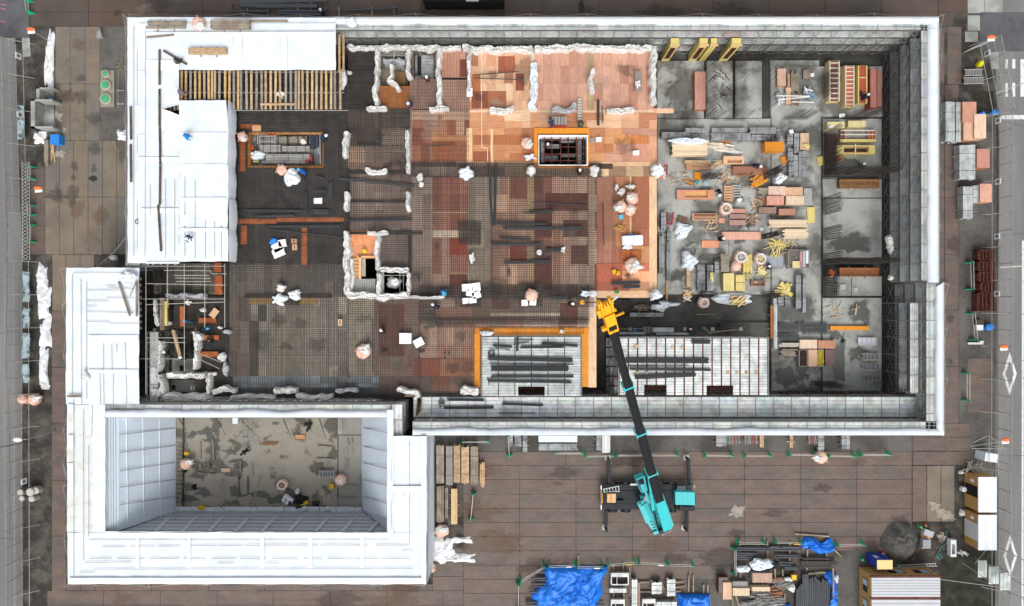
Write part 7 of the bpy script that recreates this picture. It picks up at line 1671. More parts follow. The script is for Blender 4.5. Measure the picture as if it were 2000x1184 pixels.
# head
hd = MB(); P1 = bp(BL); 
def hb(u,s,v,l,w_,h_): hd.beam(P1+bd*u+side*s+upv*v,P1+bd*(u+l)+side*s+upv*v,w_,h_)
hb(-1.2,0,0,.25,.72,.72); hb(-1.0,-.33,0,1.7,.08,.7); hb(-1.0,.33,0,1.7,.08,.7); hb(-.4,0,.36,1.1,.7,.08); hb(.8,-.36,0,.9,.16,.6); hb(.8,.36,0,.9,.16,.6); hb(.5,0,0,1.0,.5,.5); hb(.2,0,-.2,.25,1.3,.12); hb(-.8,-.55,.1,.3,.35,.25); hb(.15,.72,.2,.12,.6,.12); hb(1.0,-.62,.2,.5,.25,.3); hb(1.5,-.42,0,.45,.26,.4); hb(1.45,.4,0,.4,.22,.45)
hd.build('boom_head',yellow,ct)
for u,s in ((1.45,-.12),(1.45,.1),(1.7,.28),(1.75,-.3)):
    m = MB(); c_ = P1+bd*u+side*s; m.tube(c_-side*.05,c_+side*.05,.29,18); m.build('sheave',yellow,ct)
m = MB(); c_ = P1+bd*1.5+side*.45; m.beam(c_,c_+bd*.25+side*.5,.14,.12,tint('#b9c2c0')); m.build('camera_box',gen,ct)
m = MB()
for o in (-.08,.08): q = P1+bd*1.7+side*o; m.tube(q,(q.x,q.y,15),.02,4)
q = P1+bd*1.7; m.build('hoist_rope',darkpipe,ct); m = MB(); m.tube((q.x,q.y,14.6),(q.x,q.y,15.1),.2,10); m.beam((q.x,q.y,14.6),(q.x+.1,q.y,14.1),.1,.1); m.build('hook_block',yellow,ct)
# ================================================================== BARRICADES
gb = 'green footed pipe barricades'
def barricade(x0,y0,x1,y1,label,z=.05,sign=None):
    t = thing('pipe_barricade',label,'barricade',W((x0+x1)/2,(y0+y1)/2,z),gb); p,q = W(x0,y0,z),W(x1,y1,z); d = (q-p).normalized(); n = Vector((-d.y,d.x,0))
    m = MB()
    for zz,off in ((.95,0),(.5,0)): m.tube(p-d*.1+Vector((0,0,zz)),q+d*.1+Vector((0,0,zz)),.03,5,(1.35,1.35,1.3))
    m.build('rail',galv,t)
    for e in (p,q):
        m = MB(); a,b,c = e+n*.32,e-n*.32,e+Vector((0,0,1.05))
        m.beam(a,c,.09,.07); m.beam(b,c,.09,.07); m.beam(a+Vector((0,0,.25)),b+Vector((0,0,.25)),.07,.07); m.beam(a,b,.14,.04); m.v; m.quad([a+d*.03,b+d*.03,c+d*.03]); m.quad([b-d*.03,a-d*.03,c-d*.03]); m.build('stand',green,t)
    if sign: m = MB(); s = p+(q-p)*.75; m.beam(s-d*.3+Vector((0,0,.97)),s+d*.3+Vector((0,0,.97)),.1,.2,tint(sign)); m.build('sign_board',gen,t)
B_ = [(1017,1131,1062,1103,'slanting barricade at the north west corner of the blue tarp'),(1072,1102,1122,1100,'first level barricade above the blue tarp','#e4e4e0'),(1127,1103,1176,1103,'second level barricade above the blue tarp','#e4e4e0'),(1187,1099,1239,1095,'barricade with a striped board right of the blue tarp','#d8b24a'),(1247,1095,1300,1098,'barricade above the folded steel frames','#e4e4e0'),(1303,1099,1351,1100,'short barricade above the second blue tarp'),(1013,1138,1012,1190,'upright barricade left of the blue tarp'),
 (1439,1057,1489,1057,'barricade above the pipes in the south yard, left'),(1511,1055,1561,1057,'barricade above the pipes in the south yard, right','#d8b24a'),(1631,1061,1681,1060,'barricade right of the small blue tarp'),(1432,1069,1432,1117,'upright barricade left of the pipes in the south yard'),
 (905,861,955,861,'barricade on the gravel by the timber stacks'),(1084,883,1136,883,'barricade under the south wall left of the white boards'),(1144,889,1195,888,'barricade beside the north west outrigger'),(1204,887,1321,887,'long barricade crossed by the crane boom'),(1374,887,1427,888,'barricade right of the north east outrigger'),(1452,888,1500,888,'second barricade right of the outrigger'),(1538,886,1590,886,'barricade left of the pink bag on the plates'),(1614,888,1664,889,'barricade right of the pink bag on the plates'),(1677,886,1732,886,'eastmost barricade under the south wall'),
 (925,962,920,1012,'upright barricade beside the yellow timber stack'),(1890,513,1891,565,'upper upright barricade on the east gravel'),(1893,612,1898,663,'middle upright barricade on the east gravel'),(1883,729,1883,781,'lower upright barricade on the east gravel'),(992,850,995,888,'steep barricade pole near the grey tubes') ]
for b in B_: barricade(b[0],b[1],b[2],b[3],b[4],sign=(b[5] if len(b) > 5 else None))
barricade(60,4,63,27,'short barricade at the top west corner of the plates'); barricade(66,327,66,350,'first barricade along the west fence'); barricade(66,402,66,421,'second barricade along the west fence'); barricade(66,440,66,473,'third barricade along the west fence')
# ================================================================== SOUTH YARD MATERIAL
def tarp(label,pp,z,h=.7,seed=0,mat=bluet):
    cx = sum(p[0] for p in pp)/len(pp); cy = sum(p[1] for p in pp)/len(pp); n = 96; rings = 30; m = MB(); bd_ = []
    per = [math.dist(pp[i],pp[(i+1) % len(pp)]) for i in range(len(pp))]; T = sum(per)
    for i in range(n):
        s = T*i/n; k = 0
        while s > per[k]: s -= per[k]; k += 1
        a,b = pp[k],pp[(k+1) % len(pp)]; u = s/per[k]; bd_.append((a[0]+(b[0]-a[0])*u,a[1]+(b[1]-a[1])*u))
    for r in range(rings+1):
        t = r/rings
        for i,(bx,by) in enumerate(bd_):
            j = 1+(.035*noise.noise(Vector((i*.4,seed,0))) if t > .8 else 0)
            x,y = cx+(bx-cx)*t*j,cy+(by-cy)*t*j; q = W(x,y,z)
            wx = q.x+.6*noise.noise(Vector((q.x*.7,q.y*.7,seed))); wy = q.y+.6*noise.noise(Vector((q.y*.7,q.x*.7,seed+9))); f = 1.0-abs(noise.noise(Vector((wx*1.0+seed,wy*.45,seed))))*3; f2 = 1.0-abs(noise.noise(Vector((wx*.8+wy*.8,wy*1.6-wx*1.2,seed+5))))*3; f3 = noise.noise(Vector((q.x*6,q.y*6,seed)))
            zz = z+h*(1-t**5)*(.75+.25*noise.noise(Vector((q.x*.5,q.y*.5,seed))))+(.3*max(f,0)**2+.22*max(f2,0)**2+.03*f3)*(1-t**8)
            m.v.append((q.x,q.y,zz if r < rings else z-.02))
    for r in range(rings):
        for i in range(n):
            j = (i+1) % n; m.f.append((r*n+j,r*n+i,(r+1)*n+i,(r+1)*n+j)); m.t.append(WH)
    return one('tarp',m,mat,label,'blue tarp','blue tarps in the south yard',True)
tarp('largest blue tarp covering pipes west of the steel frames',[(1064,1106),(1100,1104),(1180,1106),(1186,1103),(1188,1113),(1180,1124),(1175,1136),(1178,1158),(1170,1172),(1162,1195),(1044,1195),(1037,1166),(1046,1150),(1063,1138)],.15,.8,3)
tarp('small blue tarp right of the green barricades at the bottom',[(1321,1156),(1330,1160),(1387,1160),(1388,1195),(1326,1195)],.15,.7,8); tarp('crumpled blue tarp above the stacked pipes',[(1567,1054),(1575,1048),(1588,1049),(1603,1060),(1612,1058),(1617,1050),(1624,1051),(1631,1071),(1627,1078),(1601,1083),(1585,1074),(1565,1070)],.1,.4,12); tarp('long narrow blue tarp down the side of the blue grey pipes',[(1607,1122),(1618,1115),(1629,1117),(1634,1150),(1634,1195),(1614,1195),(1624,1152),(1615,1133)],.2,.5,15); tarp('scrap of blue tarp at the bottom edge among scrap bars',[(1526,1182),(1536,1180),(1544,1180),(1546,1195),(1524,1195)],.1,.3,18)
def tubes(label,lst,z,mat,r=.09,name='pipe_stack',cat='pipe stack',group='pipes in the south yard',grp=True):
    t = thing(name,label,cat,W(lst[0][0],lst[0][1],z),group)
    for (a,b,c,d) in lst[:95]:
        m = MB(); m.tube(W(a,b,z+r),W(c,d,z+r),r,8,tv(.12,.02)); m.build('pipe',mat,t)
dp = M('duct_pipe','#4a4d52',var=.1,rough=.5)
tubes('dark pipes poking out left of the largest blue tarp',[(1050,1117,1066,1117),(1033,1129,1066,1129),(1047,1133,1068,1133),(1046,1140,1066,1140),(1038,1145,1060,1145),(1034,1156,1050,1156),(1026,1176,1050,1176),(1027,1181,1050,1181),(1165,1181,1180,1181)],.3,dp,.12)
tubes('long dark pipes in the upper rows of the south yard',[(1436,1070,1565,1071),(1436,1074,1566,1075),(1503,1068,1523,1068),(1527,1068,1560,1069),(1436,1080,1480,1081),(1436,1084,1478,1084),(1512,1084,1560,1085),(1516,1088,1565,1089),(1440,1087,1470,1089),(1440,1091,1468,1093),(1520,1098,1550,1099),(1522,1103,1545,1104),(1530,1108,1558,1109),(1532,1111,1558,1112),(1436,1102,1448,1102)],.3,dp,.1)
tubes('dark pipes on the gravel below the crumpled tarp',[(1567,1091,1620,1091),(1564,1097,1634,1098),(1564,1100,1634,1101),(1564,1103,1625,1103),(1568,1107,1620,1107)],.3,M('brown_pipe','#4a4640',var=.15),.12)
tubes('blue grey pipe stack standing upright beside the long tarp',[(1557+k*4.2,1130+(k % 3)*3 if k > 2 else 1150-5*k,1556+k*4.2,1195) for k in range(16)]+[(1569,1121,1569,1195),(1573,1121,1573,1195),(1577,1121,1577,1190),(1586,1128,1586,1135),(1592,1126,1592,1135)],.3,dp,.13)
for k,(a,b,c,d,l) in enumerate(((1445,1055,1445,1082,'first upright bearer under the pipes'),(1499,1056,1499,1092,'second upright bearer under the pipes'),(1543,1059,1542,1096,'third upright bearer under the pipes'),(1577,1073,1576,1113,'upright bearer below the crumpled tarp'),(1614,1078,1614,1095,'short bearer below the crumpled tarp'),(1553,1043,1620,1048,'long pale timber above the crumpled tarp'),(1628,1073,1643,1087,'timber poking out of the crumpled tarp'),(1579,1121,1612,1118,'timber above the upright pipes'),(1627,1110,1628,1168,'pale timber standing along the narrow tarp'),(1445,1098,1446,1128,'timber left of the carried sheet'),(1513,1111,1514,1128,'timber right of the carried sheet'),(1528,1112,1529,1125,'small timber right of the carried sheet'),(1533,1159,1532,1175,'white stub among scrap bars'),(1130,1085,1130,1108,'grey stick crossing the barricade above the tarp'),(1565+24,1160,1605,1161,'short timber across the upright pipes'),(1437,1164,1447,1195,'timber below the cream stack'),(1430,1166,1431,1195,'second timber below the cream stack'),
    (1198,1102,1198,1125,'bearer left above the folded frames'),(1217,1100,1217,1124,'bearer right above the folded frames'),(1230,1107,1231,1165,'long stick right of the folded frames'),(1198,1150,1199,1178,'bearer between the lower frames'),(1218,1145,1218,1172,'second bearer between the lower frames'),(1250,1138,1268,1137,'level bearer by the long grey planks'),(1250,1156,1275,1156,'lower level bearer by the long grey planks'),(1318,1137,1334,1137,'bearer right of the plank bundles'),(1318,1148,1338,1145,'tilted bearer right of the plank bundles'),(1318,1155,1330,1155,'lower bearer right of the plank bundles'),(1345,1124,1345,1156,'upright bearer left of the second blue tarp, left'),(1354,1123,1354,1156,'upright bearer left of the second blue tarp, right'),(1374,1142,1374,1158,'bearer stub on the gravel, left'),(1382,1143,1382,1158,'bearer stub on the gravel, right'),(1288,1130,1298,1152,'tilted stick on the plank bundle'),(1386,1163,1386,1182,'white stick on the second tarp'))):
    m = MB(); z = .25 if k not in (8,) else 1.1
    m.beam(W(a,b,z),W(c,d,z),.15,.1,(1.0,.96,.9)); one('timber',m,woodg,l,'timber','loose timbers in the south yard')
pane('brown plywood stack standing high at the left of the scrap',1404,1128,1422,1160,.9,'#5c3e36',z=.05,layers=10); pane('peach plywood stack with a batten on it',1412,1138,1429,1171,1.1,'#cda382',z=.05,layers=5); pane('cream plywood stack beside the peach one',1431,1149,1464,1164,.9,'#cdb690',z=.05,layers=10); pane('grey strapped stack behind the cream one',1431,1136,1460,1147,.7,'#85827b',z=.05); pane('grey board stack with a brown board on top',1470,1120,1508,1138,.9,'#a19b93',z=.05,layers=8,top='#b0866a'); stack('white ended timber row under the grey board stack',1469,1147,1504,1155,.05,.7,M('fresh_timber','#dfc9aa'),'x',4); pane('grey block stack at the left edge of the scrap',1364,1168,1372,1184,.6,'#a5a49f',z=.05) if False else None
for k,(cx,cy,rx,ry,hh,an,l) in enumerate(((1486,1163,14,9,GRY,-8,'grey scrap bar heap under the timber row'),(1512,1155,12,10,BRN+['#4a2c28'],3,'rust brown scrap bar heap'),(1528,1140,14,9,GRY,20,'grey scrap bar heap by the yellow bucket'),(1470,1178,18,6,GRY,5,'pale scrap bar heap at the bottom edge'),(1515,1175,10,8,GRY,0,'mixed scrap bar heap at the bottom edge'),(1523,1132,10,4,BRN+GRY,10,'red and grey tube ends by the yellow bucket'))):
    scatter(l,cx,cy,rx,ry,.15,44,hh,(.8,1.5),.05,ang=an,spread=.25,name='scrap_bars',group='heaps of scrap bars')
def frames(label,a,b,c,d,z=.1,h=.6,n=4):
    t = thing('steel_trestle',label,'steel frames',W((a+c)/2,(b+d)/2,z),'folded steel frames')
    for k in range(n):
        zz = z+.15+h*k/n; m = MB(); P = [W(a,b,zz),W(c,b,zz),W(c,d,zz),W(a,d,zz)]
        for i in range(4): m.beam(P[i],P[(i+1) % 4],.12,.08,tv(.1))
        m.beam(W(a+(c-a)*.33,b,zz),W(a+(c-a)*.33,d,zz),.06,.06); m.build('frame',plank,t)
    m = MB(); m.pbox(a,b+.5,c,b+(d-b)*.35,z+h,z+h+.15,(1.05,1.05,1.05)); m.build('top_panel',plank,t)
frames('upper pair of folded steel frames',1194,1119,1227,1142); frames('lower folded steel frames at the bottom edge',1194,1171,1219,1195); frames('folded steel frame right of the long planks',1255,1170,1279,1195)
for a in (('short pale plank bundle between the folded frames',1192,1150,1223,1158),('long pale plank bundle standing left of the small bundles',1234,1133,1245,1195),('ragged pale plank bundle with steps',1273,1138,1293,1160),('pale plank bundle left of the second blue tarp',1303,1132,1319,1164),('plank bundle at the bottom edge left of the second tarp',1282,1176,1321,1190)): planks(*a,z=.05,h=.7,mat=plank)
m = MB(); m.pbox(1246,1138,1250,1195,.1,.5,tint('#9a7f72')); one('brown_board',m,gen,'brown board standing beside the long pale planks','board')
# ================================================================== NORTH YARD PIPES
tubes('dark duct pipes piled at the north edge',[(450,22,526,22),(452,20,452,8),(466,9,560,10),(464,5,560,4),(470,12,570,13),(500,14,620,13),(545,11,620,10),(544,22,636,22),(544,27,636,28),(560,3,640,2),(470,1,560,1),(636,22,637,15),(468,32,520,32)],.3,dp,.14,group='pipes in the north yard')
tubes('single dark pipe with a hooked end at the north edge',[(676,21,780,15),(780,15,780,26)],.3,dp,.12,group='pipes in the north yard')
for k,(x,y0,y1) in enumerate(((483,0,28),(523,14,30),(554,10,24),(582,5,20),(608,0,18),(662,15,34),(727,14,30),(770,12,28))):
    m = MB(); m.beam(W(x,y0,.15),W(x,y1,.15),.14,.1); one('timber',m,woodg,'short bearer timber under the dark pipes in the north yard','timber','bearers in the north yard')
for k,x in enumerate((824,831,980,985)):
    m = MB(); m.beam(W(x,-6,.5),W(x,34,.5),.1,.12); one('steel_rail',m,darkpipe,'dark steel rail running down at the north edge','rail','rails at the north edge')
t = thing('skip_container','dark top end of a steel container at the north edge','container',W(905,-30,0)); m = MB(); m.pbox(826,-90,984,1,.4,2.6); m.build('body',darkg,t); m = MB(); m.pbox(910,-2,935,2.5,2.6,2.75); m.build('hatch',galv,t)
# ================================================================== WEST SIDE
def culvert(label,a,b,c,d,z0,h,t_=4.5):
    t = thing('box_culvert',label,'box culvert',W((a+c)/2,(b+d)/2,0),'concrete box culverts'); m = MB(); z1 = z0+h
    for r in ((a,b,c,b+t_*.8),(a,d-t_*.8,c,d),(a,b,a+t_*2,d)): m.pbox(*r,z0,z1)
    m.build('walls',concl,t); m = MB(); m.pbox(a+t_*2,b,c+2,d,z0,z0+.3); m.build('floor',conc,t); return t
culvert('large open concrete box culvert beside the west plates',60,194,103,250,.05,1.6,4); culvert('smaller open concrete box culvert behind the large one',71,171,104,200,.05,1.2,3)
scatter('yellow and blue rags inside the small culvert',100,197,5,5,.5,8,['#d9b62f','#3b6bb5','#d9d6cf'],(.2,.5),.15)
cbox('blue plastic box beside the small snow patch',107,272,17,18,.05,.9,'#2c86da',hole=False,name='blue_box',mat=gen); stack('old wooden stakes leaning below the snow',86,274,94,318,.05,.4,woodg,'y',3,jag=6); scatter('thin sticks under the blue box',102,300,5,12,.2,9,PALE,(1.0,2.2),.05,ang=95,spread=.25)
m = MB(); m.pprism([(195,57),(198,70),(196,74),(188,73),(189,62)],.05,.5); one('boulder',m,concl,'pale grey stone on the gravel at the top of the west plates','stone')
t = thing('septic_tanks','concrete base with three green round manhole lids on the west gravel','manhole',W(209,172,0)); m = MB(); m.pbox(196,137,223,209,.02,.22); m.build('base',M('tank_base','#8d887b',var=.12,fine=.1),t)
for x,y,r in ((208,145,.42),(208,167,.58),(208,194,.62)):
    m = MB(); q = W(x,y,.22); m.lathe(q,[(r,0),(r,.2),(r*.8,.24)],24); rg = m.build('ring',M('tank_ring','#a8a08f',var=.1),t); m = MB(); m.lathe(q,[(r*.72,.2),(r*.7,.27),(.05,.29)],22); m.build('lid',M('green_lid','#3fae74',var=.2,c2='#5a8f6f',s2=3),rg)
m = MB(); m.pbox(228,176,243,178,.03,.1); m.pbox(228,202,243,204,.03,.1); m.pbox(230,120,232,210,.03,.08,(.5,.5,.5)); one('concrete_kerbs',m,concl,'thin concrete kerbs crossing the gravel beside the green lids','kerb')
for i in range(8):
    x,y = random.uniform(230,246),random.uniform(115,145)
scatter('dry twigs on the gravel beside the roof',238,128,6,12,.05,30,['#8d8474','#6f675a','#a59a88'],(.3,.9),.03)
def drum(label,x,y,r=8,h=.9,hue='#a9a49a'):
    t = thing('concrete_drum',label,'drum',W(x,y,0),'drums by the west fence'); c = W(x,y,.03); m = MB(); rr = r*.055; m.lathe(c,[(rr,0),(rr,h),(rr*.86,h+.02)],20,tint(hue)); m.build('body',gen,t); m = MB(); m.lathe(c,[(rr*.8,h),(rr*.78,h+.05),(.02,h+.06)],16,tint('#bdb9b0')); m.build('lid',gen,t)
drum('large pale drum right of the west fence',70,957,8); drum('small pale drum below the large one',73,970,6); drum('grey drum behind the west fence, upper',51,957,7,hue='#77756f'); drum('grey drum behind the west fence, lower',54,969,6,hue='#77756f'); drum('drum tilted beside the large one',78,955,7,.7)
# fences
def fence(label,pts,h,mat_panel,posts=2.0,panel=True,signs=(),braces=True,lean=1):
    t = thing('site_fence',label,'fence',W(*pts[0],0),'site fences'); segs = list(zip(pts,pts[1:])); np_ = 0
    for a,b in segs:
        p,q = W(*a,0),W(*b,0); L_ = (q-p).length; k = max(1,round(L_/posts)); d = (q-p)/L_; n = Vector((-d.y,d.x,0))*lean
        for i in range(k+1):
            o = p+d*(L_*i/k); m = MB(); m.tube(o,o+Vector((0,0,h)),.035,5)
            if braces and i % 2 == 0: m.tube(o+Vector((0,0,h*.8)),o+n*1.9+Vector((0,0,.1)),.03,5)
            if np_ < 95: m.build('post',galv,t); np_ += 1
        m = MB()
        for z in (.2,h*.5,h-.05): m.tube(p+Vector((0,0,z)),q+Vector((0,0,z)),.03,5)
        m.tube(p+n*1.2+Vector((0,0,.8)),q+n*1.2+Vector((0,0,.8)),.028,5) if braces else None
        m.build('rail',galv,t)
        m = MB(); kk = max(1,int(L_/.12))
        for i in range(kk+1): o = p+d*(L_*i/kk); m.tube(o,o+Vector((0,0,h)),.008,3,cap=False)
        for z in [h*j/14 for j in range(15)]: m.tube(p+Vector((0,0,z)),q+Vector((0,0,z)),.008,3,cap=False)
        m.build('mesh_panel',galv,t)
    for (x,y) in signs:
        q = W(x,y,1.6); m = MB(); m.box(q.x-.03,q.y-.3,1.3,q.x+.03,q.y+.3,2.1,tint('#e6e6e2')); s = m.build('sign',gen,t); m = MB(); m.box(q.x-.035,q.y-.15,1.5,q.x-.03,q.y+.15,1.9,tint('#5f6a78')); m.box(q.x+.03,q.y-.15,1.5,q.x+.035,q.y+.15,1.9,tint('#5f6a78')); m.build('sign_mark',gen,s)
fence('long wire mesh site fence with raking braces along the west road',[(33,88),(40,420)],2.4,None,1.8,signs=((37,110),(40,225)),lean=1); fence('southern length of the west site fence beside the snow patches',[(44,512),(46,1184)],2.6,None,1.8,signs=((48,940),),lean=1)
fence('slanting northern length of the east site fence by the crossing',[(1925,85),(1952,225)],2.4,None,1.8,signs=((1927,105),),lean=-1); fence('long wire mesh site fence along the east road',[(1950,228),(1948,900)],2.2,None,1.8,signs=((1948,236),(1948,355),(1946,462),(1946,574)),lean=-1); fence('short fence length beside the huts and the east road',[(1949,915),(1949,1184)],2.0,None,2,lean=-1)
fence('short return fence across the verge at the north east',[(1878,105),(1925,86)],1.8,None,1.8,braces=False)
t = thing('lattice_barrier','folded lattice gate standing along the west fence','gate',W(52,400,0)); m = MB()
for i in range(28): y = 318+i*6.8; m.tube(W(43,y,1.2),W(56,y+8,1.2),.025,4); m.tube(W(56,y,1.2),W(43,y+8,1.2),.025,4)
m.build('lattice',galv,t); m = MB(); m.tube(W(43,316,1.2),W(44,508,1.2),.04,5); m.tube(W(57,316,1.2),W(58,508,1.2),.04,5); m.build('rail',galv,t)
cs = M('clear_sheet','#9db0b4',var=.2,scale=.9,c2='#4c5454',s2=1.2,th=(.45,.6),rough=.4)
for k,(y0,y1) in enumerate(((530,590),(600,640),(650,700),(710,748),(190+15,272))):
    x0 = 44 if k < 4 else 34; sheet_poly('net_sheet',((x0,y0),(x0+14,y0+2),(x0+14,y1),(x0,y1)),.8,cs,('crinkled clear sheet tied to the west fence, first one from the north','crinkled clear sheet tied to the west fence, second one','crinkled clear sheet tied to the west fence, third one','crinkled clear sheet tied to the west fence, lowest one','crinkled clear sheet on the fence near the culverts')[k],'clear sheet','clear sheets on the west fence',amp=.25,seed=k,fr=2)
# street lamps and poles (tall, leaning outwards in view by perspective only)
def lamp(label,x,y,h,head,arm,hue='#e8e8e6',cap='#d97a3a'):
    t = thing('street_lamp',label,'street lamp',W(x,y,0),'street lamps'); p = W(x,y,0); m = MB(); m.tube(p,p+Vector((0,0,h)),.09,8,r2=.06); m.build('pole',galv,t); q = p+Vector((0,0,h)); e = q+Vector((arm[0],arm[1],.3)); m = MB(); m.tube(q,e,.05,6); m.build('arm',galv,t); m = MB(); m.lathe(e-Vector((0,0,.1)),[(.12,0),(.3,.08),(.28,.18),(.05,.24)],14,tint(hue),sx=1.6,sy=.8); m.build('head',gen,t)
def beacon(label,x,y,hue='#e9e9e6'):
    k = 1.043; bx,by = 1000+(x-1000)/k,592+(y-592)/k; h = H*(1-1/k); t = thing('warning_beacon',label,'warning light',W(bx,by,0),'warning lights on the site fences'); p = W(bx,by,0); m = MB(); m.tube(p,p+Vector((0,0,h)),.04,6); m.build('pole',galv,t); q = p+Vector((0,0,h))
    m = MB(); m.lathe(q+Vector((0,.12,0)),[(.22,0),(.3,.1),(.2,.2),(.02,.22)],14,tint('#e07440'),sx=1.5,sy=.7); m.build('orange_lens',gen,t); m = MB(); m.beam(q+Vector((-.35,-.2,0)),q+Vector((.4,-.14,0)),.28,.06,tint(hue)); m.build('solar_plate',gen,t)
beacon('orange and white warning light by the north west road corner',61,60); beacon('orange warning light at the middle of the west fence',75,370); beacon('orange and white warning light at the north east verge',1935,75); beacon('orange warning light beside the upper diamond on the east road',1960,679); beacon('orange warning light by the leaning tubes above the cabinet',1963,861)
lamp('square lamp head on a pole by the west road opposite the courtyard',108,842,4.5,0,(-.6,0))
m = MB(); m.tube(W(-10,875,6),W(62,862,4.5),.04,5); one('cable',m,darkpipe,'dark cable crossing the west road to the lamp','cable'); m = MB(); m.tube(W(1946,182,4),W(2010,158,4),.05,5); one('cable',m,galv,'blue grey cable crossing the east road at the crossing','cable'); m = MB(); m.tube(W(1950,1068,4),W(2010,1100,4),.05,5,(.5,.5,.5)); one('cable',m,galv,'dark cable crossing the east road near the lower diamond','cable'); m = MB(); m.tube(W(1952,522,2.5),W(2010,519,2.5),.07,5,(1.4,1.4,1.4)); one('cable',m,galv,'white tube crossing the east road in its middle','cable')
for k,(x,y) in enumerate(((60,60),(75,372))): pass
# ================================================================== EAST SIDE
def cabin(label,a,b,c,d,h,wall,roofm,ribs,kind,roofcol=WH):
    p,q = W(a,b,h),W(c,d,h); t = thing('site_hut',label,'site hut',((p.x+q.x)/2,(p.y+q.y)/2,0),'site huts'); m = MB(); m.box(p.x+.05,q.y+.05,.1,q.x-.05,p.y-.05,h-.08); m.build('wall',wall,t)
    m = MB(); n = ribs; 
    if (q.x-p.x) > (p.y-q.y):
        for i in range(n): y0 = q.y+(p.y-q.y)*i/n; m.box(p.x,y0+.02,h-.08,q.x,y0+(p.y-q.y)/n-.02,h,roofcol)
        m.box(p.x,q.y,h-.1,q.x,p.y,h-.06,tuple(k*.6 for k in roofcol))
    else:
        for i in range(n): x0 = p.x+(q.x-p.x)*i/n; m.box(x0+.02,q.y,h-.08,x0+(q.x-p.x)/n-.02,p.y,h,roofcol)
        m.box(p.x,q.y,h-.1,q.x,p.y,h-.06,tuple(k*.7 for k in roofcol))
    m.build('roof',roofm,t); return t,p,q
rw = M('hut_roof','#e9edf2',var=.03,rough=.5); rg_ = M('office_roof','#bfc1c5',var=.05,rough=.5)
t,p,q = cabin('upper white roofed hut with wood siding and an open bay beside the east road',1911,932,1947,1001,2.4,tan,rw,8,0); y0,y1 = q.y,p.y
m = MB(); m.box(p.x-.0,y0+1.45,.3,p.x+.049,y1-1.1,2.2); m.build('open_bay',darkg,t); m = MB(); m.box(p.x-.03,y1-.75,1.2,p.x-.001,y1-.45,1.7,tint('#e6e6e2')); m.build('notice',gen,t)
m = MB(); m.lathe(Vector((p.x-.25,y0+1.9,.1)),[(.28,0),(.28,.5),(.2,.55)],12,tint('#d7d9d8')); one('white_bucket',m,gen,'white bucket in the open bay of the upper hut','bucket')
t,p,q = cabin('lower white roofed hut with a grey shutter and wood siding beside the east road',1911,1006,1947,1075,2.4,tan,rw,8,1); m = MB(); m.box(p.x-.02,q.y+.9,.2,p.x+.049,p.y-1.0,2.2,tint('#c6c4c2')); m.build('shutter',gen,t); m = MB(); m.box(p.x-.03,p.y-.7,1.2,p.x-.001,p.y-.4,1.7,tint('#e6e6e2')); m.build('notice',gen,t)
ot = thing('site_office','tan walled site office with pale ribbed roof in the bottom right corner','site office',W(1770,1190,0)); h = 2.6; p,q = W(1701,1125,h),W(1838,1225,h)
m = MB(); m.box(p.x,q.y,.15,q.x-.1,p.y,h-.1); m.build('wall',M('office_wall','#b58e55',var=.05,rough=.6),ot); m = MB()
for y0,y1 in ((1128,1166),(1171,1225)):
    A,B = W(1702,y0,h),W(1836,y1,h); n = 7; hh = (A.y-B.y)/n
    for i in range(n): m.box(A.x,B.y+i*hh+.02,h-.06,B.x,B.y+(i+1)*hh-.02,h+.04)
    m.box(A.x,B.y,h-.08,B.x,A.y,h-.03,(.6,.6,.6))
m.build('roof',rg_,ot); m = MB(); 
for y0,y1 in ((1124.5,1128),(1166.2,1170.8)): A,B = W(1700,y0,h+.03),W(1839,y1,h+.03); m.box(A.x,B.y,h-.1,B.x,A.y,h+.03)
m.build('roof_trim',rust,ot)
for (x0,x1) in ((1738,1770),(1788,1820)):
    A,B = W(x0,1126,1.8),W(x1,1126,1.8); y = p.y; m = MB(); m.box(A.x,y+.001,1.0,B.x,y+.03,1.9); wn_ = m.build('window',glass,ot); m = MB(); m.box((A.x+B.x)/2-.1,y+.03,1.05,B.x-.15,y+.04,1.85,tint('#8fa3b8')); m.build('pane',gen,wn_)
for (y0,y1) in ((1132,1158),(1172,1200)):
    A,B = W(1701,y0,1.8),W(1701,y1,1.8); x = p.x; m = MB(); m.box(x-.03,B.y,1.0,x-.001,A.y,1.9); wn_ = m.build('window',glass,ot); m = MB(); m.box(x-.04,(A.y+B.y)/2,1.05,x-.03,A.y-.1,1.85,tint('#b9c6d4')); m.build('pane',gen,wn_)
tt = thing('portable_toilet','blue portable toilet with a cream roof above the site office','toilet',W(1718,1100,0)); h = 2.3; A,B = W(1713,1094,h),W(1743,1112,h); m = MB(); m.box(A.x+.04,B.y+.04,.05,B.x-.04,A.y-.04,h-.06); m.build('wall',M('toilet_blue','#2c3f9c',var=.08,rough=.5),tt); m = MB(); m.box(A.x,B.y,h-.06,B.x,A.y,h+.04,tint('#e3c88a')); m.build('roof',gen,tt); m = MB(); m.box(A.x+.2,A.y-.04,.9,A.x+.6,A.y-.0,1.6,tint('#c9ccd8')); m.build('door_notice',gen,tt)
def cone(x,y,hue,label):
    t = thing('traffic_cone',label,'cone',W(x,y,0),'cones'); c = W(x,y,.02); m = MB(); m.box(c.x-.2,c.y-.2,.02,c.x+.2,c.y+.2,.07,tint(hue)); m.build('base',gen,t); m = MB(); m.lathe(c,[(.17,.05),(.12,.35),(.04,.75)],14,tint(hue)); m.build('body',gen,t); m = MB(); m.lathe(c,[(.125,.36),(.09,.52),(.085,.54)],14,tint('#e9e9e6')); m.build('white_band',gen,t)
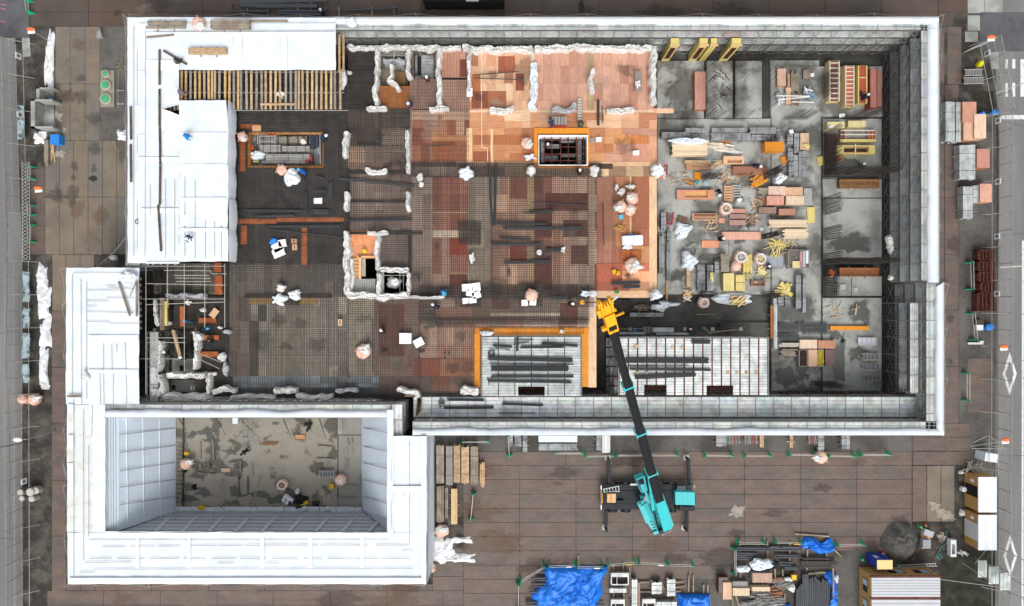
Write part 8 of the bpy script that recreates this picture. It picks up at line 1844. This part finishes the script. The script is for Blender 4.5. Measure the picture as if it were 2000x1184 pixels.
cone(1796,1028,'#1c9a4c','green cone at the edge of the sand heap'); cone(1805,1025,'#a8432f','red cone beside the green one at the sand heap'); cone(1682,1092,'#1c9a4c','green cone alone on the gravel by the toilet'); cone(1752,1105,'#1c9a4c','green cone at the foot of the ladder'); cone(1721,1080,'#8c2436','dark red cone behind the toilet'); cone(1903,642,'#1c9a4c','green cone at the blue valve') if False else None
t = thing('ladder','long metal ladder lying along the site office','ladder',W(1790,1104,0)); m = MB(); m.beam(W(1755,1104.5,.5),W(1828,1100.5,.5),.06,.08); m.beam(W(1755,1109,.5),W(1830,1105.5,.5),.06,.08); m.build('stile',galv,t); m = MB()
for k in range(15): u = k/14; m.beam(W(1756+70*u,1104.5-4*u,.5),W(1757+70*u,1109-3.5*u,.5),.05,.05)
m.build('rung',galv,t)
cbox('grey machine on a wooden board beside the sand heap, lower',1810,1063,15,16,.1,.6,'#9a9fa2',hole=False,name='machine',cat='machine'); cbox('grey machine on a wooden board beside the sand heap, upper',1814,1042,18,11,.1,.6,'#b2b7ba',hole=False,name='machine',cat='machine',rot=-20); m = MB(); m.pbox(1799,1035,1817,1072,.05,.12,tint('#c08a5c')); one('wood_board',m,gen,'orange brown board under the two grey machines','board')
openform('white wash basin standing by the hose',1857,1055,1868,1088,.1,.7,'#d9dadb','#a5a6a8',(1859,1063,1866,1083),group=None)
m = MB(); pts = [W(1848,1038,.1),W(1851,1050,.1),W(1848,1062,.1),W(1838,1068,.1),(W(1832,1080,.1)),W(1828,1086,.1),W(1834,1092,.1),W(1840,1088,.1),W(1836,1082,.1),W(1830,1088,.1)]; m.path(pts,.035,5,tint('#3f8f8c')); one('garden_hose',m,gen,'teal hose looped on the ground beside the wash basin','hose')
crumple('pale spilled mortar on the wet soil',1838,1049,8,10,.03,.05,concc,name='mortar_spill',cat='mortar',jag=.8); scatter('white faucet parts between the basin and the rack',1880,1080,10,4,.3,14,['#dcdcda','#b5b5b2'],(.2,.6),.06,ang=-30,spread=.4)
t = thing('scaffold_tower','open scaffold stair with three pale platforms over the east pavement','scaffold',W(1930,1120,0),'scaffolds round the building')
for a,b,c,d,z in ((1910,1095,1928,1128,1.8),(1931,1107,1951,1141,3.2),(1953,1119,1974,1153,4.6)):
    m = MB()
    for i in range(3): w3 = (c-a)/3; m.pbox(a+i*w3+.3,b,a+(i+1)*w3-.3,d,z-.05,z,(1.1,1.15,1.12))
    m.build('platform',plank,t)
for i,(x,y,z0,x2,y2,z1) in enumerate(((1905,1090,.1,1985,1130,5.6),(1905,1130,.1,1990,1165,5.6),(1910,1092,.1,1910,1092,2.8),(1928,1128,.1,1928,1128,3),(1931,1105,.1,1931,1105,4.2),(1951,1141,.1,1951,1141,4.2),(1953,1118,.1,1953,1118,5.6),(1974,1153,.1,1974,1153,5.6),(1953,1119,5.6,2000,1132,5.6),(1974,1153,5.6,2000,1168,5.6),(1880,1100,.2,1940,1140,3.6),(1930,1070,.5,1905,1100,2.5),(1838,1132,3.0,1990,1152,5.8))):
    m = MB(); m.tube(W(x,y,z0),W(x2,y2,z1) if (x,y) != (x2,y2) else W(x,y,z0)+Vector((0,0,z1-z0)),.035,5); m.build('tube',galv,t)
cbox('white cabinet at the roadside above the upper hut',1936,894,24,16,.1,1.6,'#e2e8ec',hole=False,name='cabinet',cat='cabinet',rot=-8)
t = thing('scaffold_rack','tangle of leaning scaffold tubes above the upper hut','scaffold tubes',W(1920,870,0),None)
for a,b,c,d in ((1895,872,1966,861),(1898,876,1965,877),(1930,850,1960,872),(1900,865,1928,852),(1932,855,1932,905),(1950,860,1950,930),(1940,915,1945,925)):
    m = MB(); m.tube(W(a,b,1.5),W(c,d,2.0),.035,5); m.build('tube',galv,t)
for k,(x,y) in enumerate(((1908,915),(1895,912))): scatter(('pale branches leaning above the upper hut, right','pale branches leaning above the upper hut, left')[k],x,y,9,6,.4,12,['#a59b8d','#c9bfb0'],(.5,1.4),.06)
gr = 'brown steel crates on the east gravel'
for k,(a,b,c,d) in enumerate(((1910,488,1943,508),(1910,511,1944,530),(1911,532,1945,550),(1915,552,1945,570),(1908,572,1945,608))):
    t = thing('steel_crate',('topmost','second','third','fourth, half empty','lowest and biggest')[k]+' brown steel crate of the column by the east fence','crate',W((a+c)/2,(b+d)/2,0),gr); crate(t,a,b,c,d,.05,.8,rust,tint('#4a2b25'),nm='frame',walls=1.2); m = MB()
    for i in range(5): x = a+3+i*(c-a-6)/4; m.tube(W(x,b,.9),W(x,d,.9),.05,5)
    m.build('loaded_tubes',rust,t)
cbox('white square tank by the blue valve',1914,640,12,10,.1,.5,'#e4e7ea',hole=False,name='tank',cat='tank'); cbox('dark brown box above the white tank',1914,629,14,7,.1,.4,'#4c413b',hole=False,name='box'); m = MB(); m.lathe(W(1926,639,.1),[(.35,0),(.35,.5),(.15,.6)],14,tint('#2f86d8')); m.pbox(1930,635,1943,643,.1,.5,tint('#2a6fae')); one('water_meter',m,gen,'blue round valve with a blue box by the east fence','valve'); m = MB(); m.pbox(1891,669,1921,673,.05,.3,tint('#cfcac2')); m.pbox(1914,666,1922,669,.05,.35,tint('#cfcac2')); one('white_post',m,gen,'white post lying on the gravel below the valve','post'); crumple('bright blue rag under the leaning fence',1941,220,7,5,.1,.3,blued,name='blue_rag',cat='rag'); crumple('small blue rag behind the cream plywood',1916,222,5,2.5,.1,.3,blued,name='blue_rag',cat='rag')
m = MB(); m.lathe(W(1910,127,.1),[(.3,0),(.33,.4),(.2,.7),(.02,.72)],12,tint('#d3d21c')); one('yellow_barrel',m,gen,'bright yellow bucket in the north east verge','bucket')
for k,(a,b,c,d) in enumerate(((1886,136,1917,148),(1884,152,1920,164))):
    t = thing('hand_cart',('upper','lower')[k]+' steel mesh cart on the north east verge','hand cart',W((a+c)/2,(b+d)/2,0),'mesh carts on the verge'); m = MB(); m.pbox(a,b,c,d,.5,.55,tint('#77797a')); m.build('deck',gen,t); m = MB()
    for y in (b,d): m.tube(W(a-3,y,.9),W(c+3,y-1,.9),.035,5)
    for i in range(7): m.tube(W(a+i*(c-a)/6,b,.9),W(a+i*(c-a)/6,d,.9),.025,4)
    m.build('rail',galv,t)
# ================================================================== SMALL THINGS IN SCAFFOLDS
for k,(x,y,z) in enumerate(((1800,79,5.4),(1825,773,5.4),(841,822,5.4),(1226,67,3.6),(1644,75,3.6),(1410,75,3.6))): slabs(('white bin in the corner of the east scaffold','white round bin in the south east corner of the scaffold','white and blue bin at the west end of the south scaffold','small white can on the north scaffold','white paper on the north scaffold','white rag on the north scaffold')[k],[(x,y,9 if k < 3 else 7,8 if k < 3 else 5,20)],z,h=.12 if k < 3 else .03,name='white_bin',cat='bin',group='white things on the scaffold walkways')
scatter('tool rack and black helmets at the west end of the long platform',862,788,6,7,5.4,10,DRK+['#8f8d89'],(.3,.7),.08)
# ================================================================== PEOPLE
def skin_pose(joints,bones,radii):
    me = bpy.data.meshes.new('pose'); me.from_pydata(joints,bones,[]); o = bpy.data.objects.new('pose',me); col.objects.link(o)
    md = o.modifiers.new('skin','SKIN'); 
    for i,r in enumerate(radii): me.skin_vertices[0].data[i].radius = (r,r)
    me.skin_vertices[0].data[0].use_root = True
    s = o.modifiers.new('sub','SUBSURF'); s.levels = 1; bpy.context.view_layer.update()
    ev = o.evaluated_get(bpy.context.evaluated_depsgraph_get()); r = ev.to_mesh(); V = [tuple(v.co) for v in r.vertices]; Fs = [tuple(p.vertices) for p in r.polygons]; ev.to_mesh_clear(); bpy.data.objects.remove(o); return V,Fs
# joints: 0 pelvis 1 waist 2 chest 3 neck 4 head 5/8 shoulder 6/9 elbow 7/10 wrist 11/14 hip 12/15 knee 13/16 ankle 17/18 toe  19.. fingers
BN = [(0,1),(1,2),(2,3),(3,4),(2,5),(5,6),(6,7),(2,8),(8,9),(9,10),(0,11),(11,12),(12,13),(0,14),(14,15),(15,16),(13,17),(16,18),(7,19),(10,20)]
RD = [.15,.14,.17,.065,.105,.085,.06,.045,.085,.06,.045,.11,.08,.05,.11,.08,.05,.05,.05,.04,.04]
POSE = {
 'stand': [(0,0,.92),(0,.02,1.1),(0,.03,1.35),(0,.03,1.5),(0,.06,1.63),(-.19,.03,1.42),(-.27,.1,1.17),(-.2,.3,1.08),(.19,.03,1.42),(.28,.1,1.17),(.2,.28,1.02),(-.1,0,.86),(-.12,.04,.48),(-.13,0,.09),(.1,0,.86),(.13,.1,.5),(.14,.02,.09),(-.14,.16,.05),(.15,.18,.05),(-.17,.38,1.06),(.17,.36,1.0)],
 'bend': [(0,0,.8),(0,.17,.93),(0,.38,1.02),(0,.5,1.05),(0,.62,1.05),(-.19,.38,.98),(-.25,.45,.7),(-.18,.55,.45),(.19,.38,.98),(.26,.45,.7),(.18,.58,.45),(-.1,0,.76),(-.16,.12,.42),(-.16,-.05,.09),(.1,0,.76),(.17,.15,.42),(.17,-.02,.09),(-.17,.12,.05),(.18,.14,.05),(-.16,.6,.37),(.16,.63,.37)],
 'crouch': [(0,0,.38),(0,.08,.55),(0,.2,.75),(0,.28,.88),(0,.36,.97),(-.19,.2,.8),(-.27,.38,.6),(-.2,.58,.5),(.19,.2,.8),(.28,.38,.58),(.2,.6,.45),(-.11,.02,.36),(-.2,.36,.48),(-.17,.12,.09),(.11,.02,.36),(.22,.36,.48),(.19,.14,.09),(-.18,.3,.05),(.2,.32,.05),(-.18,.66,.47),(.17,.68,.42)]}
TM = {k: skin_pose(v,BN,RD) for k,v in POSE.items()}
def seg_d(p,a,b):
    ab = b-a; t = max(0,min(1,(p-a).dot(ab)/ab.length_squared)); return (p-(a+ab*t)).length
def person(x,y,z,pose,rot,jacket,trousers,helmet,label,vest=None):
    V,Fs = TM[pose]; J = [Vector(j) for j in POSE[pose]]; t = thing('person',label,'person',W(x,y,z)); c = W(x,y,z); ca,sa = math.cos(R(rot)),math.sin(R(rot))
    def tr(p): return Vector((c.x+p[0]*ca-p[1]*sa,c.y+p[0]*sa+p[1]*ca,z+p[2]))
    jc,tc,sk,bk = tint(jacket),tint(trousers),tint('#b98a6c'),tint('#2b2a2a'); m = MB(); m.v = [tuple(tr(v)) for v in V]
    for f in Fs:
        ce = sum((Vector(V[i]) for i in f),Vector())/len(f); b = min(range(len(BN)),key=lambda k: seg_d(ce,J[BN[k][0]],J[BN[k][1]]))
        col_ = jc if b in (0,1,4,5,6,7,8,9) else sk if b in (2,3) else bk if b in (16,17,18,19) else tc
        m.f.append(f); m.t.append(col_)
    m.build('body',cfl,t,True)
    hp = J[4]+Vector((0,.0,.03)); m = MB(); q = tr(hp); m.lathe(q,[(.145,-.02),(.15,.04),(.135,.11),(.09,.165),(.03,.19)],16,tint(helmet)); f = tr(hp+Vector((0,.17,.02))); m.beam(q+Vector((0,0,.01)),f,.2,.02,tint(helmet)); m.build('helmet',gen,t,True)
    if vest:
        ch = J[2]; m = MB(); 
        a,b = tr(J[1]),tr(J[2]+(J[2]-J[1])*.5); m.tube(a,b,.19,10,tint(vest),r2=.2); m.build('vest',gen,t)
zw = 7.85; zp = zd+.02
for a in ((367,267,7.7,'bend',240,'#2a86c9','#1e2c3c','#1f7fd0','worker in a blue jacket and blue helmet bending on the second roof panel'),
 (371,461,7.7,'crouch',200,'#26405f','#2a3a52','#f2f2f0','worker in navy with a white helmet crouching on the lowest roof panel'),
 (366,187,7.3,'bend',60,'#6f6070','#574c5a','#e9e4ea','worker in purple grey clothes kneeling at the edge of the bare timbers'),
 (632,276,zp,'bend',-60,'#1e2d4a','#1f2a3c','#f4f4f2','worker in navy with a white helmet at the east end of the tube store'),
 (600,341,zp,'bend',60,'#234f9c','#24407a','#39b3cf','worker in blue with a teal helmet below the tube store'),
 (837,162,zp,'stand',10,'#1c2638','#20283a','#f4f4f2','worker in dark navy standing below the shaft platform'),
 (806,204,zp,'crouch',120,'#20304e','#1e2a44','#e6e8ee','worker in navy crouching by the stair well'),
 (870,577,zp,'crouch',20,'#2d9cc0','#245a78','#3a8fd0','worker in teal at the end of the long thin wall cover',),
 (858,601,zp,'bend',60,'#2a2732','#2c2a38','#eceaea','worker in dark clothes with a red belt south of the teal worker'),
 (752,650,zp,'crouch',40,'#26262b','#2a2a30','#f2f2f0','worker in black with a white helmet on the brown boards'),
 (1110,592,zp,'crouch',-100,'#1e1f22','#202226','#f4f4f2','worker in black with a white helmet left of the crane head'),
 (1078,249,zp,'bend',20,'#28304f','#26303f','#2b2d38','worker in navy bending by the clamp boxes'),
 (1133,251,zp,'crouch',0,'#2f4f33','#2b3228','#2c3a2c','worker in dark green at the north east corner of the stair opening'),
 (1131,343,zp,'crouch',0,'#1f2024','#222328','#e9e7e4','worker in black right of the small column cap'),
 (1069,290,3.3,'stand',20,'#2a4a66','#26343f','#d7e2ea','worker with a pale helmet down inside the stair opening'),
 (1468,325,ZS,'bend',-110,'#182233','#1a2230','#f6f6f4','worker in navy with a white helmet bending over the long brown form'),
 (1400,373,ZS,'bend',180,'#1c1f2c','#1d2029','#f4f4f2','worker in black at the end of the long peach form'),
 (1401,467,ZS,'crouch',-90,'#141517','#18191b','#f2f2f0','worker in black kneeling by the bright orange board'),
 (1503,521,ZS,'crouch',90,'#1c2331','#1b202b','#f2f2f0','worker in dark navy crouching by the blue grey plate'),
 (1677,198,ZS+.3,'bend',-50,'#161f2e','#171f2c','#d9e8ea','worker in navy bending between the third column form and the red plywood'),
 (1681,330,ZS+.2,'crouch',20,'#233a58','#22303f','#e6ecf2','worker in blue crouching below the level column form'),
 (1350,646,ZS,'crouch',60,'#17181a','#1b1c1f','#eceae8','worker in black north of the second stage'),
 (382,629,zp-.2,'bend',80,'#24384f','#22303f','#3aa0e0','worker with a bright blue helmet in the west bay, upper one'),
 (403,643,zp-.2,'bend',-80,'#24282f','#272a30','#3aa0e0','worker with a bright blue helmet in the west bay, lower one'),
 (331,693,4.9,'crouch',10,'#1c1d20','#202124','#f6f6f4','worker in black with a white helmet on the stair block, left'),
 (368,699,5.2,'crouch',70,'#1d2430','#1e222a','#f6f6f4','worker in dark navy with a white helmet on the stair block, right'),
 (274,699,5.6,'stand',0,'#22304a','#242c3a','#dfe8f2','worker standing on the inner west scaffold'),
 (488,876,1.0,'bend',130,'#17181b','#1a1b1e','#2b2c30','worker in black by the folded scaffold frames in the courtyard'),
 (572,981,1.0,'crouch',60,'#23262b','#202226','#f0efec','worker in dark clothes beside the white bag pile in the courtyard'),
 (1514,1096,.1,'bend',80,'#18202e','#1a2029','#20242c','worker in dark navy carrying the white sheet in the south yard'),
 (634,33,.1,'stand',0,'#1d2636','#1d2430','#f6f6f6','worker with a white helmet walking behind the north scaffold'),
 (415,669,zp-.2,'crouch',0,'#222326','#232427','#2c2d30','worker in black crouching below the lower blue helmeted worker')):
    person(*a)
